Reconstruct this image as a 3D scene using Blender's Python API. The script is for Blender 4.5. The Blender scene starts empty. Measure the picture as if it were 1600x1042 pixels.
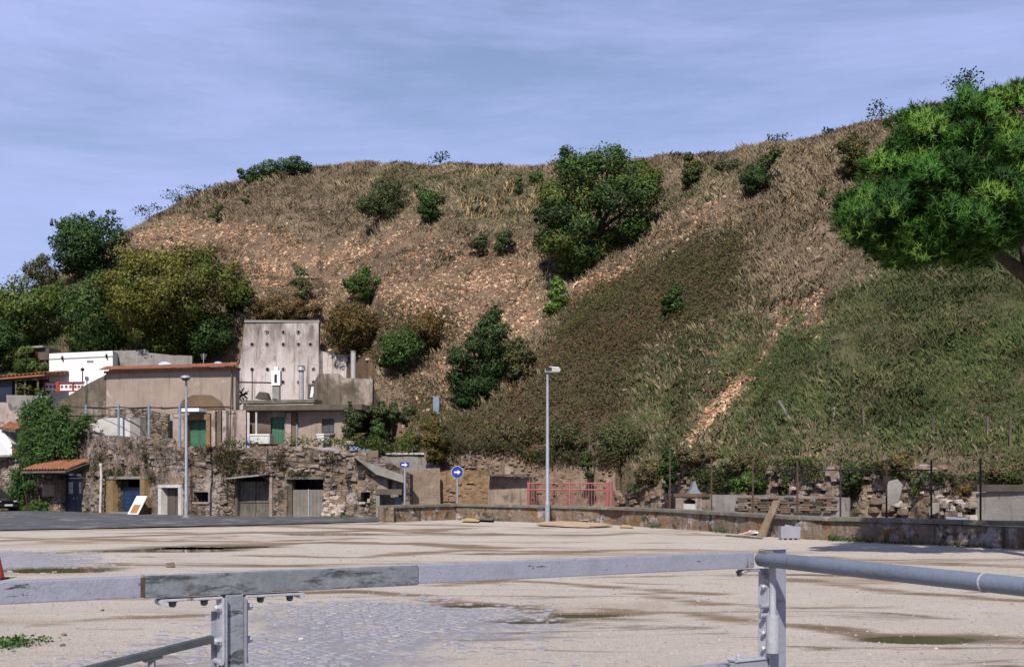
import bpy, math, random
import numpy as np
from mathutils import Vector

# ------------------------------------------------------------------ camera, sky, sun, exposure
EYE, FPX, HOR = 1.75, 1931.0, 755.0          # eye height (m), focal length and horizon row of the 1600 px wide photo
scene = bpy.context.scene
C = scene.collection
cam_d = bpy.data.cameras.new('camera'); cam = bpy.data.objects.new('camera', cam_d); C.objects.link(cam)
cam.location = (0, 0, EYE); cam.rotation_euler = (math.radians(90), 0, 0)
cam_d.sensor_width = 36.0; cam_d.lens = 36.0*FPX/1600.0; cam_d.shift_y = (HOR-521.0)/1600.0
cam_d.clip_start = 0.1; cam_d.clip_end = 3000.0
scene.camera = cam
scene.view_settings.view_transform = 'Standard'; scene.view_settings.look = 'None'
scene.view_settings.exposure = 0.45; scene.view_settings.gamma = 1.0
SUN_EL, SUN_ROT = 45.0, 190.0                # degrees; the sun is behind the camera, to the left
world = bpy.data.worlds.new('World'); scene.world = world; world.use_nodes = True
wn = world.node_tree.nodes; wl = world.node_tree.links; wn.clear()
w_out = wn.new('ShaderNodeOutputWorld'); w_bg = wn.new('ShaderNodeBackground')
sky = wn.new('ShaderNodeTexSky'); sky.sky_type = 'NISHITA'; sky.sun_disc = False
sky.sun_elevation = math.radians(SUN_EL); sky.sun_rotation = math.radians(SUN_ROT)
sky.air_density = 1.0; sky.dust_density = 0.3; sky.ozone_density = 3.0
w_tc = wn.new('ShaderNodeTexCoord'); w_map = wn.new('ShaderNodeMapping')
w_map.inputs['Scale'].default_value = (1.9, 1.9, 11.0); w_map.inputs['Rotation'].default_value = (0.0, math.radians(7), 0.3)
w_no = wn.new('ShaderNodeTexNoise'); w_no.inputs['Scale'].default_value = 1.1; w_no.inputs['Detail'].default_value = 7.0
w_no.inputs['Roughness'].default_value = 0.64; w_no.inputs['Distortion'].default_value = 0.25
w_ra = wn.new('ShaderNodeValToRGB'); w_ra.color_ramp.elements[0].position = 0.36; w_ra.color_ramp.elements[1].position = 0.64
w_ra.color_ramp.elements[0].color = (0.10, 0.10, 0.10, 1); w_ra.color_ramp.elements[1].color = (0.62, 0.62, 0.62, 1)
w_mx = wn.new('ShaderNodeMix'); w_mx.data_type = 'RGBA'
w_mx.inputs[7].default_value = (5.2, 6.05, 10.3, 1)           # thin veil of high cloud
wl.new(w_tc.outputs['Generated'], w_map.inputs['Vector']); wl.new(w_map.outputs['Vector'], w_no.inputs['Vector'])
wl.new(w_no.outputs['Fac'], w_ra.inputs['Fac']); w_sx = wn.new('ShaderNodeSeparateXYZ'); wl.new(w_tc.outputs['Generated'], w_sx.inputs[0])           # the veil looks denser towards the horizon, all round
w_mr = wn.new('ShaderNodeMapRange'); w_mr.inputs['From Min'].default_value = 0.0; w_mr.inputs['From Max'].default_value = 0.40; w_mr.inputs['To Min'].default_value = 0.68; w_mr.inputs['To Max'].default_value = 0.12
wl.new(w_sx.outputs['Z'], w_mr.inputs['Value']); w_ad = wn.new('ShaderNodeMath'); w_ad.operation = 'ADD'; w_ad.use_clamp = True
wl.new(w_ra.outputs['Color'], w_ad.inputs[0]); wl.new(w_mr.outputs['Result'], w_ad.inputs[1]); wl.new(w_ad.outputs[0], w_mx.inputs[0])
wl.new(sky.outputs['Color'], w_mx.inputs[6]); wl.new(w_mx.outputs[2], w_bg.inputs['Color'])
w_bg.inputs['Strength'].default_value = 0.07
wl.new(w_bg.outputs['Background'], w_out.inputs['Surface'])
sun_d = bpy.data.lights.new('sun', 'SUN'); sun = bpy.data.objects.new('sun', sun_d); C.objects.link(sun)
sun_d.energy = 5.0; sun_d.angle = math.radians(0.5); sun_d.color = (1.0, 0.93, 0.84)
_el, _ro = math.radians(SUN_EL), math.radians(SUN_ROT)
SUN_TO = Vector((math.sin(_ro)*math.cos(_el), math.cos(_ro)*math.cos(_el), math.sin(_el)))
sun.rotation_euler = SUN_TO.to_track_quat('Z', 'Y').to_euler(); sun.location = (-20, -40, 60)

# ------------------------------------------------------------------ helpers
rng = np.random.default_rng(7); random.seed(7)

def Wp(px, py, d): return np.array([(px-800.0)/FPX*d, d, EYE+(HOR-py)/FPX*d])
def zof(py, d): return EYE+(HOR-py)/FPX*d
def gd(py): return EYE*FPX/(py-HOR)               # depth of a point on the level ground
def gxy(px, py): d = gd(py); return np.array([(px-800.0)/FPX*d, d])

_perm = np.random.default_rng(3).random((256, 256))
def vnoise(x, y):
    xi = np.floor(x).astype(int); yi = np.floor(y).astype(int); fx = x-xi; fy = y-yi
    fx = fx*fx*(3-2*fx); fy = fy*fy*(3-2*fy)
    a = _perm[xi % 256, yi % 256]; b = _perm[(xi+1) % 256, yi % 256]; c = _perm[xi % 256, (yi+1) % 256]; d = _perm[(xi+1) % 256, (yi+1) % 256]
    return (a*(1-fx)+b*fx)*(1-fy)+(c*(1-fx)+d*fx)*fy
def fbm(x, y, s=1.0, o=4):
    x = np.asarray(x, float); y = np.asarray(y, float); r = np.zeros(np.broadcast(x, y).shape); a = 0.5; f = 1.0/s; t = 0.0
    for k in range(o):
        r = r+a*(vnoise(x*f+17.3*k, y*f+9.1*k)-0.5)*2; t += a; a *= 0.5; f *= 2.03
    return r/t                                     # about -1 .. 1
def inpoly(x, y, poly):
    x = np.asarray(x, float); y = np.asarray(y, float); r = np.zeros(x.shape, bool); n = len(poly)
    for i in range(n):
        x0, y0 = poly[i][:2]; x1, y1 = poly[(i+1) % n][:2]
        c = ((y0 > y) != (y1 > y)) & (x < (x1-x0)*(y-y0)/((y1-y0) if abs(y1-y0) > 1e-9 else 1e-9)+x0)
        r ^= c
    return r

def tag(o, label=None, cat=None, group=None, kind=None):
    if label: o['label'] = label
    if cat: o['category'] = cat
    if group: o['group'] = group
    if kind: o['kind'] = kind
    elif cat: o['kind'] = 'thing'
    return o
def empty(name, loc, label, cat, group=None):
    o = bpy.data.objects.new(name, None); C.objects.link(o); o.location = tuple(float(v) for v in loc)
    o.empty_display_size = 0.2
    return tag(o, label, cat, group)
def origin_of(o):
    v = Vector((0, 0, 0))
    while o is not None: v = v+o.location; o = o.parent
    return v
def link_mesh(name, me, mat, parent=None, loc=None):
    o = bpy.data.objects.new(name, me); C.objects.link(o)
    if mat is not None: me.materials.append(mat)
    if parent is not None: o.parent = parent
    if loc is not None: o.location = tuple(float(v) for v in loc)
    return o

class MB:
    def __init__(s): s.v = []; s.f = []
    def add(s, vs, fs):
        b = len(s.v); s.v += [tuple(float(c) for c in p) for p in vs]; s.f += [tuple(b+i for i in f) for f in fs]; return s
    def box(s, x0, x1, y0, y1, z0, z1):
        return s.hexa([(x0, y0, z0), (x1, y0, z0), (x1, y1, z0), (x0, y1, z0), (x0, y0, z1), (x1, y0, z1), (x1, y1, z1), (x0, y1, z1)])
    def hexa(s, p): return s.add(p, [(3, 2, 1, 0), (4, 5, 6, 7), (0, 1, 5, 4), (1, 2, 6, 5), (2, 3, 7, 6), (3, 0, 4, 7)])
    def obox(s, c, a, b, n, ha, hb, hn):           # centre, three axes, three half sizes
        c = np.array(c, float); a = np.array(a, float)*ha; b = np.array(b, float)*hb; n = np.array(n, float)*hn
        return s.hexa([c-a-b-n, c+a-b-n, c+a+b-n, c-a+b-n, c-a-b+n, c+a-b+n, c+a+b+n, c-a+b+n])
    def tube(s, pts, rad, seg=10, cap=True):
        pts = [np.array(p, float) for p in pts]
        if not hasattr(rad, '__len__'): rad = [rad]*len(pts)
        rings = []; b0 = len(s.v); fs = []; vs = []
        for i, p in enumerate(pts):
            t = pts[min(i+1, len(pts)-1)]-pts[max(i-1, 0)]; t = t/(np.linalg.norm(t)+1e-9)
            h = np.array([0, 0, 1.0]) if abs(t[2]) < 0.9 else np.array([1.0, 0, 0])
            u = np.cross(t, h); u /= np.linalg.norm(u); w = np.cross(t, u)
            for k in range(seg):
                an = 2*math.pi*k/seg; vs.append(p+(u*math.cos(an)+w*math.sin(an))*rad[i])
        for i in range(len(pts)-1):
            for k in range(seg):
                k2 = (k+1) % seg; fs.append((i*seg+k, i*seg+k2, (i+1)*seg+k2, (i+1)*seg+k))
        if cap:
            fs.append(tuple(range(seg))); fs.append(tuple((len(pts)-1)*seg+k for k in reversed(range(seg))))
        return s.add(vs, fs)
    def ball(s, c, r, seg=10, rings=6):
        rr = r if hasattr(r, '__len__') else (r, r, r); vs = []; fs = []
        for i in range(rings+1):
            th = math.pi*i/rings
            for k in range(seg):
                ph = 2*math.pi*k/seg
                vs.append((c[0]+rr[0]*math.sin(th)*math.cos(ph), c[1]+rr[1]*math.sin(th)*math.sin(ph), c[2]+rr[2]*math.cos(th)))
        for i in range(rings):
            for k in range(seg): fs.append((i*seg+k, i*seg+(k+1) % seg, (i+1)*seg+(k+1) % seg, (i+1)*seg+k))
        return s.add(vs, fs)
    def prism(s, poly, off):                       # flat polygon (3-D points) given thickness along off
        n = len(poly); off = np.array(off, float); vs = [np.array(p, float) for p in poly]+[np.array(p, float)+off for p in poly]
        fs = [tuple(range(n)), tuple(reversed(range(n, 2*n)))]+[(i, n+i, n+(i+1) % n, (i+1) % n) for i in range(n)]
        return s.add(vs, fs)
    def build(s, name, mat, parent=None, smooth=False, bevel=0.0, **tags):
        V = np.array(s.v, float)
        if parent is None:
            o0 = np.array([(V[:, 0].min()+V[:, 0].max())/2, (V[:, 1].min()+V[:, 1].max())/2, V[:, 2].min()])
        else: o0 = np.array(origin_of(parent))
        me = bpy.data.meshes.new(name); me.from_pydata((V-o0).tolist(), [], s.f)
        import bmesh
        bm = bmesh.new(); bm.from_mesh(me); bmesh.ops.recalc_face_normals(bm, faces=bm.faces)
        if bevel > 0: bmesh.ops.bevel(bm, geom=list(bm.edges), offset=bevel, segments=2, affect='EDGES', profile=0.6, clamp_overlap=True)
        bm.to_mesh(me); bm.free()
        if smooth:
            me.polygons.foreach_set('use_smooth', [True]*len(me.polygons))
            if hasattr(me, 'set_sharp_from_angle'): me.set_sharp_from_angle(angle=math.radians(40))
        o = link_mesh(name, me, mat, parent, o0 if parent is None else None)
        return tag(o, tags.get('label'), tags.get('cat'), tags.get('group'), tags.get('kind'))

def mesh_np(name, V, faces_k, mat, parent=None, col=None, loc=(0, 0, 0), smooth=False, nrm=None):
    """V (n,3) world coords; faces_k (m,k) int; col (n,3) point colours."""
    o0 = np.array(origin_of(parent)) if parent is not None else np.array(loc, float)
    if nrm is not None:                            # leaves and blades shade with the surface of the clump they belong to
        g_ = np.cross(V[faces_k[:, 1]]-V[faces_k[:, 0]], V[faces_k[:, 2]]-V[faces_k[:, 0]]); fl = (g_*nrm[faces_k[:, 0]]).sum(1) < 0; faces_k = faces_k.copy(); faces_k[fl] = faces_k[fl][:, ::-1]; smooth = True
    me = bpy.data.meshes.new(name); n = len(V); m, k = faces_k.shape
    me.vertices.add(n); me.vertices.foreach_set('co', (V-o0).astype(np.float32).ravel())
    me.loops.add(m*k); me.loops.foreach_set('vertex_index', faces_k.astype(np.int32).ravel())
    me.polygons.add(m); me.polygons.foreach_set('loop_start', np.arange(0, m*k, k, dtype=np.int32))
    if smooth: me.polygons.foreach_set('use_smooth', np.ones(m, bool))
    if col is not None:
        at = me.attributes.new('col', 'FLOAT_COLOR', 'POINT')
        cc = np.ones((n, 4), np.float32); cc[:, :3] = col; at.data.foreach_set('color', cc.ravel())
    me.update(calc_edges=True)
    if nrm is not None:
        an = me.attributes.new('custom_normal', 'FLOAT_VECTOR', 'POINT'); an.data.foreach_set('vector', (nrm/np.linalg.norm(nrm, axis=1, keepdims=True)).astype(np.float32).ravel())
    return link_mesh(name, me, mat, parent, None if parent is not None else o0)

# ------------------------------------------------------------------ materials
def nodes_of(name):
    m = bpy.data.materials.new(name); m.use_nodes = True
    return m, m.node_tree.nodes, m.node_tree.links, m.node_tree.nodes['Principled BSDF']
def rgb(c): return (c[0], c[1], c[2], 1.0)
KA = 0.77                                          # albedo level of painted and stone surfaces under this exposure
def kc(c): return tuple(x*KA for x in c)
def mixc(nt, fac, a, b):
    n = nt.nodes.new('ShaderNodeMix'); n.data_type = 'RGBA'; n.clamp_factor = True
    for i, s in ((0, fac), (6, a), (7, b)):
        if hasattr(s, 'links') or hasattr(s, 'is_linked'): nt.links.new(s, n.inputs[i])
        elif i == 0: n.inputs[0].default_value = s
        else: n.inputs[i].default_value = rgb(s)
    return n.outputs[2]
def noise(nt, vec, scale, detail=5.0, rough=0.6, lo=0.35, hi=0.65, stretch=None, dist=0.0):
    if stretch is not None:
        mp = nt.nodes.new('ShaderNodeMapping'); mp.inputs['Scale'].default_value = stretch; nt.links.new(vec, mp.inputs['Vector']); vec = mp.outputs['Vector']
    n = nt.nodes.new('ShaderNodeTexNoise'); n.inputs['Scale'].default_value = scale; n.inputs['Detail'].default_value = detail
    n.inputs['Roughness'].default_value = rough; n.inputs['Distortion'].default_value = dist; nt.links.new(vec, n.inputs['Vector'])
    r = nt.nodes.new('ShaderNodeMapRange'); r.inputs['From Min'].default_value = lo; r.inputs['From Max'].default_value = hi; r.clamp = True
    nt.links.new(n.outputs['Fac'], r.inputs['Value'])
    return r.outputs['Result']
def surf(name, c1, c2=None, scale=2.0, rough=0.9, bump=0.25, bscale=12.0, patches=(), streak=None, metal=0.0, spec=0.3, attr=False, bdist=0.03, zstain=None, cells=None):
    """weathered surface: two tones, patches [(colour, scale, lo, hi)], vertical run-off streaks (colour, lo, hi)"""
    if c2 is None: c2 = tuple(x*0.75 for x in c1)
    c1, c2, patches = kc(c1), kc(c2), [(kc(p[0]),)+tuple(p[1:]) for p in patches]
    if streak: streak = (kc(streak[0]),)+tuple(streak[1:])
    if zstain: zstain = (zstain[0], zstain[1], kc(zstain[2]))
    m, N, L, b = nodes_of(name); nt = m.node_tree
    g = N.new('ShaderNodeNewGeometry'); pos = g.outputs['Position']
    if attr:
        a = N.new('ShaderNodeAttribute'); a.attribute_name = 'col'; base = a.outputs['Color']
        v = noise(nt, pos, scale, 6, 0.65, 0.3, 0.7); hs = N.new('ShaderNodeHueSaturation')
        mr = N.new('ShaderNodeMapRange'); mr.inputs['To Min'].default_value = 0.72; mr.inputs['To Max'].default_value = 1.28; L.new(v, mr.inputs['Value'])
        L.new(base, hs.inputs['Color']); L.new(mr.outputs['Result'], hs.inputs['Value']); out = hs.outputs['Color']
    else: out = mixc(nt, noise(nt, pos, scale, 6, 0.65), c1, c2 if c2 else tuple(x*0.75 for x in c1))
    for (pc, ps, lo, hi) in patches: out = mixc(nt, noise(nt, pos, ps, 6, 0.7, lo, hi, dist=0.3), out, pc)
    if streak: out = mixc(nt, noise(nt, pos, 1.0, 5, 0.6, streak[1], streak[2], stretch=(3.2, 3.2, 0.32)), out, streak[0])
    hcell = None
    if cells:                                      # small stones bedded in mortar: (stones per metre, strength)
        mp = N.new('ShaderNodeMapping'); mp.inputs['Scale'].default_value = (cells[0], cells[0], cells[0]*1.9); L.new(pos, mp.inputs['Vector'])
        jn = N.new('ShaderNodeTexNoise'); jn.inputs['Scale'].default_value = 2.0; L.new(pos, jn.inputs['Vector']); ja = N.new('ShaderNodeMix'); ja.data_type = 'VECTOR'; ja.inputs[0].default_value = 0.28; L.new(mp.outputs['Vector'], ja.inputs[4]); L.new(jn.outputs['Color'], ja.inputs[5])
        vo = N.new('ShaderNodeTexVoronoi'); vo.inputs['Scale'].default_value = 1.0; L.new(ja.outputs[1], vo.inputs['Vector'])
        ve = N.new('ShaderNodeTexVoronoi'); ve.feature = 'DISTANCE_TO_EDGE'; ve.inputs['Scale'].default_value = 1.0; L.new(ja.outputs[1], ve.inputs['Vector'])
        sc_ = N.new('ShaderNodeSeparateColor'); L.new(vo.outputs['Color'], sc_.inputs[0]); mr = N.new('ShaderNodeMapRange'); mr.inputs['To Min'].default_value = 1-cells[1]; mr.inputs['To Max'].default_value = 1+cells[1]; L.new(sc_.outputs[0], mr.inputs['Value'])
        hs2 = N.new('ShaderNodeHueSaturation'); L.new(out, hs2.inputs['Color']); L.new(mr.outputs['Result'], hs2.inputs['Value']); mr2 = N.new('ShaderNodeMapRange'); mr2.inputs['To Min'].default_value = 0.6; mr2.inputs['To Max'].default_value = 1.25; L.new(sc_.outputs[1], mr2.inputs['Value']); L.new(mr2.outputs['Result'], hs2.inputs['Saturation'])
        me_ = N.new('ShaderNodeMapRange'); me_.inputs['From Min'].default_value = 0.02; me_.inputs['From Max'].default_value = 0.10; L.new(ve.outputs['Distance'], me_.inputs['Value'])
        pm = noise(nt, pos, 0.7, 5, 0.6, 0.44, 0.58); raw = out; mo = mixc(nt, 0.62, raw, tuple(x*0.45 for x in (c2 or c1))); st_ = mixc(nt, me_.outputs['Result'], mo, hs2.outputs['Color']); out = mixc(nt, pm, raw, st_); mh = N.new('ShaderNodeMath'); mh.operation = 'MULTIPLY'; L.new(me_.outputs['Result'], mh.inputs[0]); L.new(pm, mh.inputs[1]); hcell = mh.outputs[0]
    if zstain:                                     # dirt washed down from the top edge
        sx = N.new('ShaderNodeSeparateXYZ'); L.new(pos, sx.inputs[0]); mr = N.new('ShaderNodeMapRange'); mr.inputs['From Min'].default_value = zstain[0]; mr.inputs['From Max'].default_value = zstain[1]; L.new(sx.outputs['Z'], mr.inputs['Value'])
        ng = noise(nt, pos, 0.9, 6, 0.65, 0.32, 0.62, stretch=(1.6, 1.6, 0.45)); mu = N.new('ShaderNodeMath'); mu.operation = 'MULTIPLY'; mu.use_clamp = True; L.new(mr.outputs['Result'], mu.inputs[0]); L.new(ng, mu.inputs[1]); out = mixc(nt, mu.outputs[0], out, zstain[2])
    L.new(out, b.inputs['Base Color']); b.inputs['Roughness'].default_value = rough; b.inputs['Metallic'].default_value = metal
    b.inputs['Specular IOR Level'].default_value = spec
    if bump > 0:
        bn = N.new('ShaderNodeTexNoise'); bn.inputs['Scale'].default_value = bscale; bn.inputs['Detail'].default_value = 8; bn.inputs['Roughness'].default_value = 0.7
        L.new(pos, bn.inputs['Vector']); bp = N.new('ShaderNodeBump'); bp.inputs['Strength'].default_value = bump; bp.inputs['Distance'].default_value = bdist*4; hsrc = bn.outputs['Fac']
        if hcell is not None: hm = N.new('ShaderNodeMath'); hm.operation = 'MULTIPLY_ADD'; hm.inputs[1].default_value = 0.6; L.new(hcell, hm.inputs[0]); L.new(hsrc, hm.inputs[2]); hsrc = hm.outputs[0]
        L.new(hsrc, bp.inputs['Height']); L.new(bp.outputs['Normal'], b.inputs['Normal'])
    return m
def leafmat(name, rough=0.55, trans=0.25):
    m, N, L, b = nodes_of(name)
    a = N.new('ShaderNodeAttribute'); a.attribute_name = 'col'
    L.new(a.outputs['Color'], b.inputs['Base Color']); b.inputs['Roughness'].default_value = rough; b.inputs['Specular IOR Level'].default_value = 0.10
    t = N.new('ShaderNodeBsdfTranslucent'); L.new(a.outputs['Color'], t.inputs['Color'])
    mx = N.new('ShaderNodeMixShader'); mx.inputs[0].default_value = trans
    L.new(b.outputs['BSDF'], mx.inputs[1]); L.new(t.outputs['BSDF'], mx.inputs[2]); L.new(mx.outputs['Shader'], N['Material Output'].inputs['Surface'])
    return m
def brickmat(name, c1, c2, mortar, scale=4.0, patches=(), streak=None, ang=0.0):
    c1, c2, mortar, patches = kc(c1), kc(c2), kc(mortar), [(kc(p[0]),)+tuple(p[1:]) for p in patches]
    if streak: streak = (kc(streak[0]),)+tuple(streak[1:])
    m, N, L, b = nodes_of(name); nt = m.node_tree
    g = N.new('ShaderNodeNewGeometry'); pos = g.outputs['Position']
    sx = N.new('ShaderNodeSeparateXYZ'); L.new(pos, sx.inputs[0]); cx = N.new('ShaderNodeCombineXYZ')
    ca = N.new('ShaderNodeMath'); ca.operation = 'MULTIPLY'; ca.inputs[1].default_value = math.cos(ang); L.new(sx.outputs['X'], ca.inputs[0])
    cb = N.new('ShaderNodeMath'); cb.operation = 'MULTIPLY_ADD'; cb.inputs[1].default_value = math.sin(ang); L.new(sx.outputs['Y'], cb.inputs[0]); L.new(ca.outputs[0], cb.inputs[2])
    L.new(cb.outputs[0], cx.inputs['X']); L.new(sx.outputs['Z'], cx.inputs['Y'])
    br = N.new('ShaderNodeTexBrick'); br.inputs['Color1'].default_value = rgb(c1); br.inputs['Color2'].default_value = rgb(c2); br.inputs['Mortar'].default_value = rgb(mortar)
    br.inputs['Scale'].default_value = scale; br.inputs['Mortar Size'].default_value = 0.03; br.inputs['Brick Width'].default_value = 0.9; br.inputs['Row Height'].default_value = 0.30
    L.new(cx.outputs[0], br.inputs['Vector']); out = br.outputs['Color']
    out = mixc(nt, noise(nt, pos, 3.0, 6, 0.7, 0.42, 0.68), out, tuple(x*0.62 for x in c1))
    for (pc, ps, lo, hi) in patches: out = mixc(nt, noise(nt, pos, ps, 6, 0.7, lo, hi, dist=0.3), out, pc)
    if streak: out = mixc(nt, noise(nt, pos, 1.0, 5, 0.6, streak[1], streak[2], stretch=(3.2, 3.2, 0.32)), out, streak[0])
    L.new(out, b.inputs['Base Color']); b.inputs['Roughness'].default_value = 0.92; b.inputs['Specular IOR Level'].default_value = 0.2
    bn = N.new('ShaderNodeTexNoise'); bn.inputs['Scale'].default_value = 9; bn.inputs['Detail'].default_value = 8; L.new(pos, bn.inputs['Vector'])
    bp = N.new('ShaderNodeBump'); bp.inputs['Strength'].default_value = 0.5; bp.inputs['Distance'].default_value = 0.12
    ad = N.new('ShaderNodeMath'); ad.operation = 'MULTIPLY_ADD'; ad.inputs[1].default_value = -0.6; L.new(br.outputs['Fac'], ad.inputs[0]); L.new(bn.outputs['Fac'], ad.inputs[2])
    L.new(ad.outputs[0], bp.inputs['Height']); L.new(bp.outputs['Normal'], b.inputs['Normal'])
    return m

LEAF = leafmat('leaf', 0.55, 0.32); BLADE = leafmat('grass_blade', 0.7, 0.38)
BARK = surf('bark', (0.07, 0.05, 0.035), (0.035, 0.025, 0.018), 6, bump=0.6, bscale=20)
TUFA = surf('tufa', (0.29, 0.22, 0.17), (0.15, 0.11, 0.08), 1.6, bump=1.0, bscale=5, bdist=0.05, cells=(2.9, 0.42),
            patches=[((0.37, 0.305, 0.27), 0.8, 0.52, 0.58), ((0.06, 0.047, 0.032), 1.5, 0.54, 0.60), ((0.33, 0.20, 0.09), 0.9, 0.59, 0.65), ((0.045, 0.05, 0.026), 1.2, 0.61, 0.67)], streak=((0.045, 0.035, 0.025), 0.55, 0.68))
PLASTER_BEIGE = surf('beige_plaster', (0.34, 0.27, 0.225), (0.27, 0.215, 0.18), 0.8, bump=0.2, patches=[((0.42, 0.36, 0.33), 0.9, 0.60, 0.66), ((0.20, 0.155, 0.12), 0.7, 0.60, 0.72)], streak=((0.19, 0.145, 0.11), 0.56, 0.78))
PLASTER_PINK = surf('pinkish_plaster', (0.46, 0.38, 0.36), (0.31, 0.245, 0.22), 1.0, bump=0.4, patches=[((0.19, 0.14, 0.10), 1.2, 0.55, 0.62), ((0.27, 0.17, 0.09), 1.6, 0.62, 0.67)], streak=((0.10, 0.075, 0.05), 0.54, 0.70))
PLASTER_STAIN = surf('stained_plaster', (0.19, 0.15, 0.115), (0.09, 0.07, 0.05), 0.6, bump=0.4, patches=[((0.32, 0.27, 0.23), 0.4, 0.55, 0.64)], streak=((0.05, 0.04, 0.03), 0.52, 0.7))
PLASTER_BROWN = surf('brown_stain_plaster', (0.17, 0.115, 0.07), (0.11, 0.075, 0.05), 0.8, bump=0.3)
CONCRETE = surf('retaining_concrete', (0.60, 0.54, 0.525), (0.46, 0.405, 0.385), 0.5, bump=0.25, bscale=4,
                patches=[((0.33, 0.27, 0.23), 0.6, 0.56, 0.66), ((0.36, 0.25, 0.16), 1.1, 0.62, 0.70)], streak=((0.19, 0.155, 0.125), 0.53, 0.72), zstain=(9.9, 12.4, (0.13, 0.105, 0.085)))
CONC_DARK = surf('dark_concrete', (0.13, 0.105, 0.085), (0.07, 0.058, 0.045), 1.0, bump=0.4)
CONC_GREY = surf('grey_concrete', (0.30, 0.28, 0.26), (0.20, 0.185, 0.17), 1.0, bump=0.3, patches=[((0.10, 0.09, 0.07), 1.1, 0.58, 0.68)], streak=((0.12, 0.10, 0.08), 0.56, 0.75))
COPING = surf('wall_coping', (0.21, 0.195, 0.16), (0.13, 0.125, 0.10), 1.6, bump=0.4, patches=[((0.34, 0.32, 0.29), 1.2, 0.60, 0.68)])
LOWWALL = surf('low_wall_render', (0.31, 0.245, 0.19), (0.20, 0.145, 0.10), 1.6, bump=1.0, bscale=5, bdist=0.05,
               patches=[((0.50, 0.44, 0.43), 1.0, 0.52, 0.60), ((0.28, 0.145, 0.055), 1.3, 0.53, 0.60), ((0.08, 0.062, 0.042), 2.0, 0.55, 0.62)], streak=((0.10, 0.08, 0.055), 0.56, 0.70))
WHITE = surf('white_paint', (0.83, 0.83, 0.83), (0.78, 0.78, 0.79), 0.7, rough=0.7, bump=0.05)
WHITE_DIRTY = surf('dirty_white', (0.62, 0.60, 0.60), (0.45, 0.42, 0.40), 1.5, bump=0.2, streak=((0.25, 0.21, 0.18), 0.60, 0.8))
TERRACOTTA = surf('terracotta', (0.34, 0.145, 0.075), (0.20, 0.08, 0.045), 2.5, bump=0.3, patches=[((0.12, 0.09, 0.06), 2.0, 0.60, 0.7)])
GREEN_DOOR = surf('green_paint', (0.055, 0.155, 0.095), (0.045, 0.12, 0.075), 2.0, rough=0.6, bump=0.1, streak=((0.11, 0.17, 0.12), 0.62, 0.8))
DARK_BLUE = surf('dark_blue_paint', (0.012, 0.018, 0.034), (0.018, 0.028, 0.05), 2.0, rough=0.4, bump=0.05)
BLUE_TARP = surf('blue_sheet', (0.02, 0.05, 0.115), (0.013, 0.03, 0.07), 1.5, rough=0.5, bump=0.3, patches=[((0.10, 0.14, 0.2), 3.0, 0.66, 0.74)])
OCHRE = surf('ochre_paint', (0.27, 0.185, 0.085), (0.19, 0.13, 0.06), 2.0, bump=0.2)
OLDWOOD = surf('old_grey_wood', (0.17, 0.155, 0.13), (0.09, 0.08, 0.065), 2.4, bump=0.4, streak=((0.22, 0.11, 0.06), 0.58, 0.72))
RUSTDOOR = surf('rusty_grey_metal', (0.21, 0.20, 0.18), (0.14, 0.13, 0.115), 2.0, bump=0.15, patches=[((0.24, 0.10, 0.05), 1.2, 0.60, 0.68)], streak=((0.28, 0.09, 0.07), 0.60, 0.72))
BOARD = surf('weathered_board', (0.36, 0.28, 0.20), (0.24, 0.18, 0.12), 2.0, bump=0.2, streak=((0.2, 0.15, 0.1), 0.5, 0.7))
BOARD_LIGHT = surf('pale_board', (0.50, 0.40, 0.31), (0.42, 0.33, 0.25), 2.0, bump=0.15)
CARDBOARD = surf('cardboard', (0.50, 0.36, 0.25), (0.42, 0.30, 0.20), 2.0, bump=0.1)
YELLOWBOARD = surf('yellowed_board', (0.55, 0.40, 0.20), (0.42, 0.29, 0.14), 2.0, bump=0.1)
ORANGEWOOD = surf('orange_wood', (0.42, 0.21, 0.07), (0.33, 0.16, 0.05), 2.0, bump=0.1)
IRON = surf('dark_iron', (0.022, 0.022, 0.024), (0.045, 0.03, 0.022), 4.0, rough=0.7, bump=0.2, metal=0.2)
STEEL = surf('galvanised_pole', (0.36, 0.38, 0.44), (0.28, 0.30, 0.35), 3.0, rough=0.55, bump=0.05, metal=0.25)
STEEL_BLUE = surf('blue_grey_pole', (0.23, 0.29, 0.36), (0.17, 0.22, 0.28), 3.0, rough=0.6, bump=0.05)
FLUE = surf('flue_metal', (0.48, 0.47, 0.48), (0.36, 0.35, 0.36), 3.0, rough=0.5, bump=0.05, metal=0.3)
PINKGATE = surf('faded_red_paint', (0.36, 0.13, 0.12), (0.27, 0.095, 0.09), 3.0, rough=0.65, bump=0.1)
REDPAINT = surf('red_paint', (0.38, 0.045, 0.03), (0.28, 0.035, 0.025), 3.0, rough=0.6, bump=0.05)
SIGNBLUE = surf('sign_blue', (0.018, 0.045, 0.30), (0.018, 0.04, 0.26), 3.0, rough=0.4, bump=0)
SIGNWHITE = surf('sign_white', (0.80, 0.80, 0.80), (0.76, 0.76, 0.76), 3.0, rough=0.4, bump=0)
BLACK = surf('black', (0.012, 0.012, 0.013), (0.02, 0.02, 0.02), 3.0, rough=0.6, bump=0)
CARPAINT = surf('black_car_paint', (0.008, 0.008, 0.010), (0.010, 0.010, 0.012), 2.0, rough=0.15, bump=0, spec=0.6)
GLASS_DARK = surf('dark_glass', (0.02, 0.023, 0.028), (0.03, 0.033, 0.038), 2.0, rough=0.12, bump=0, spec=0.6)
PANE = surf('pale_pane', (0.45, 0.48, 0.52), (0.20, 0.23, 0.27), 3.0, rough=0.2, bump=0, spec=0.5)
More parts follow.
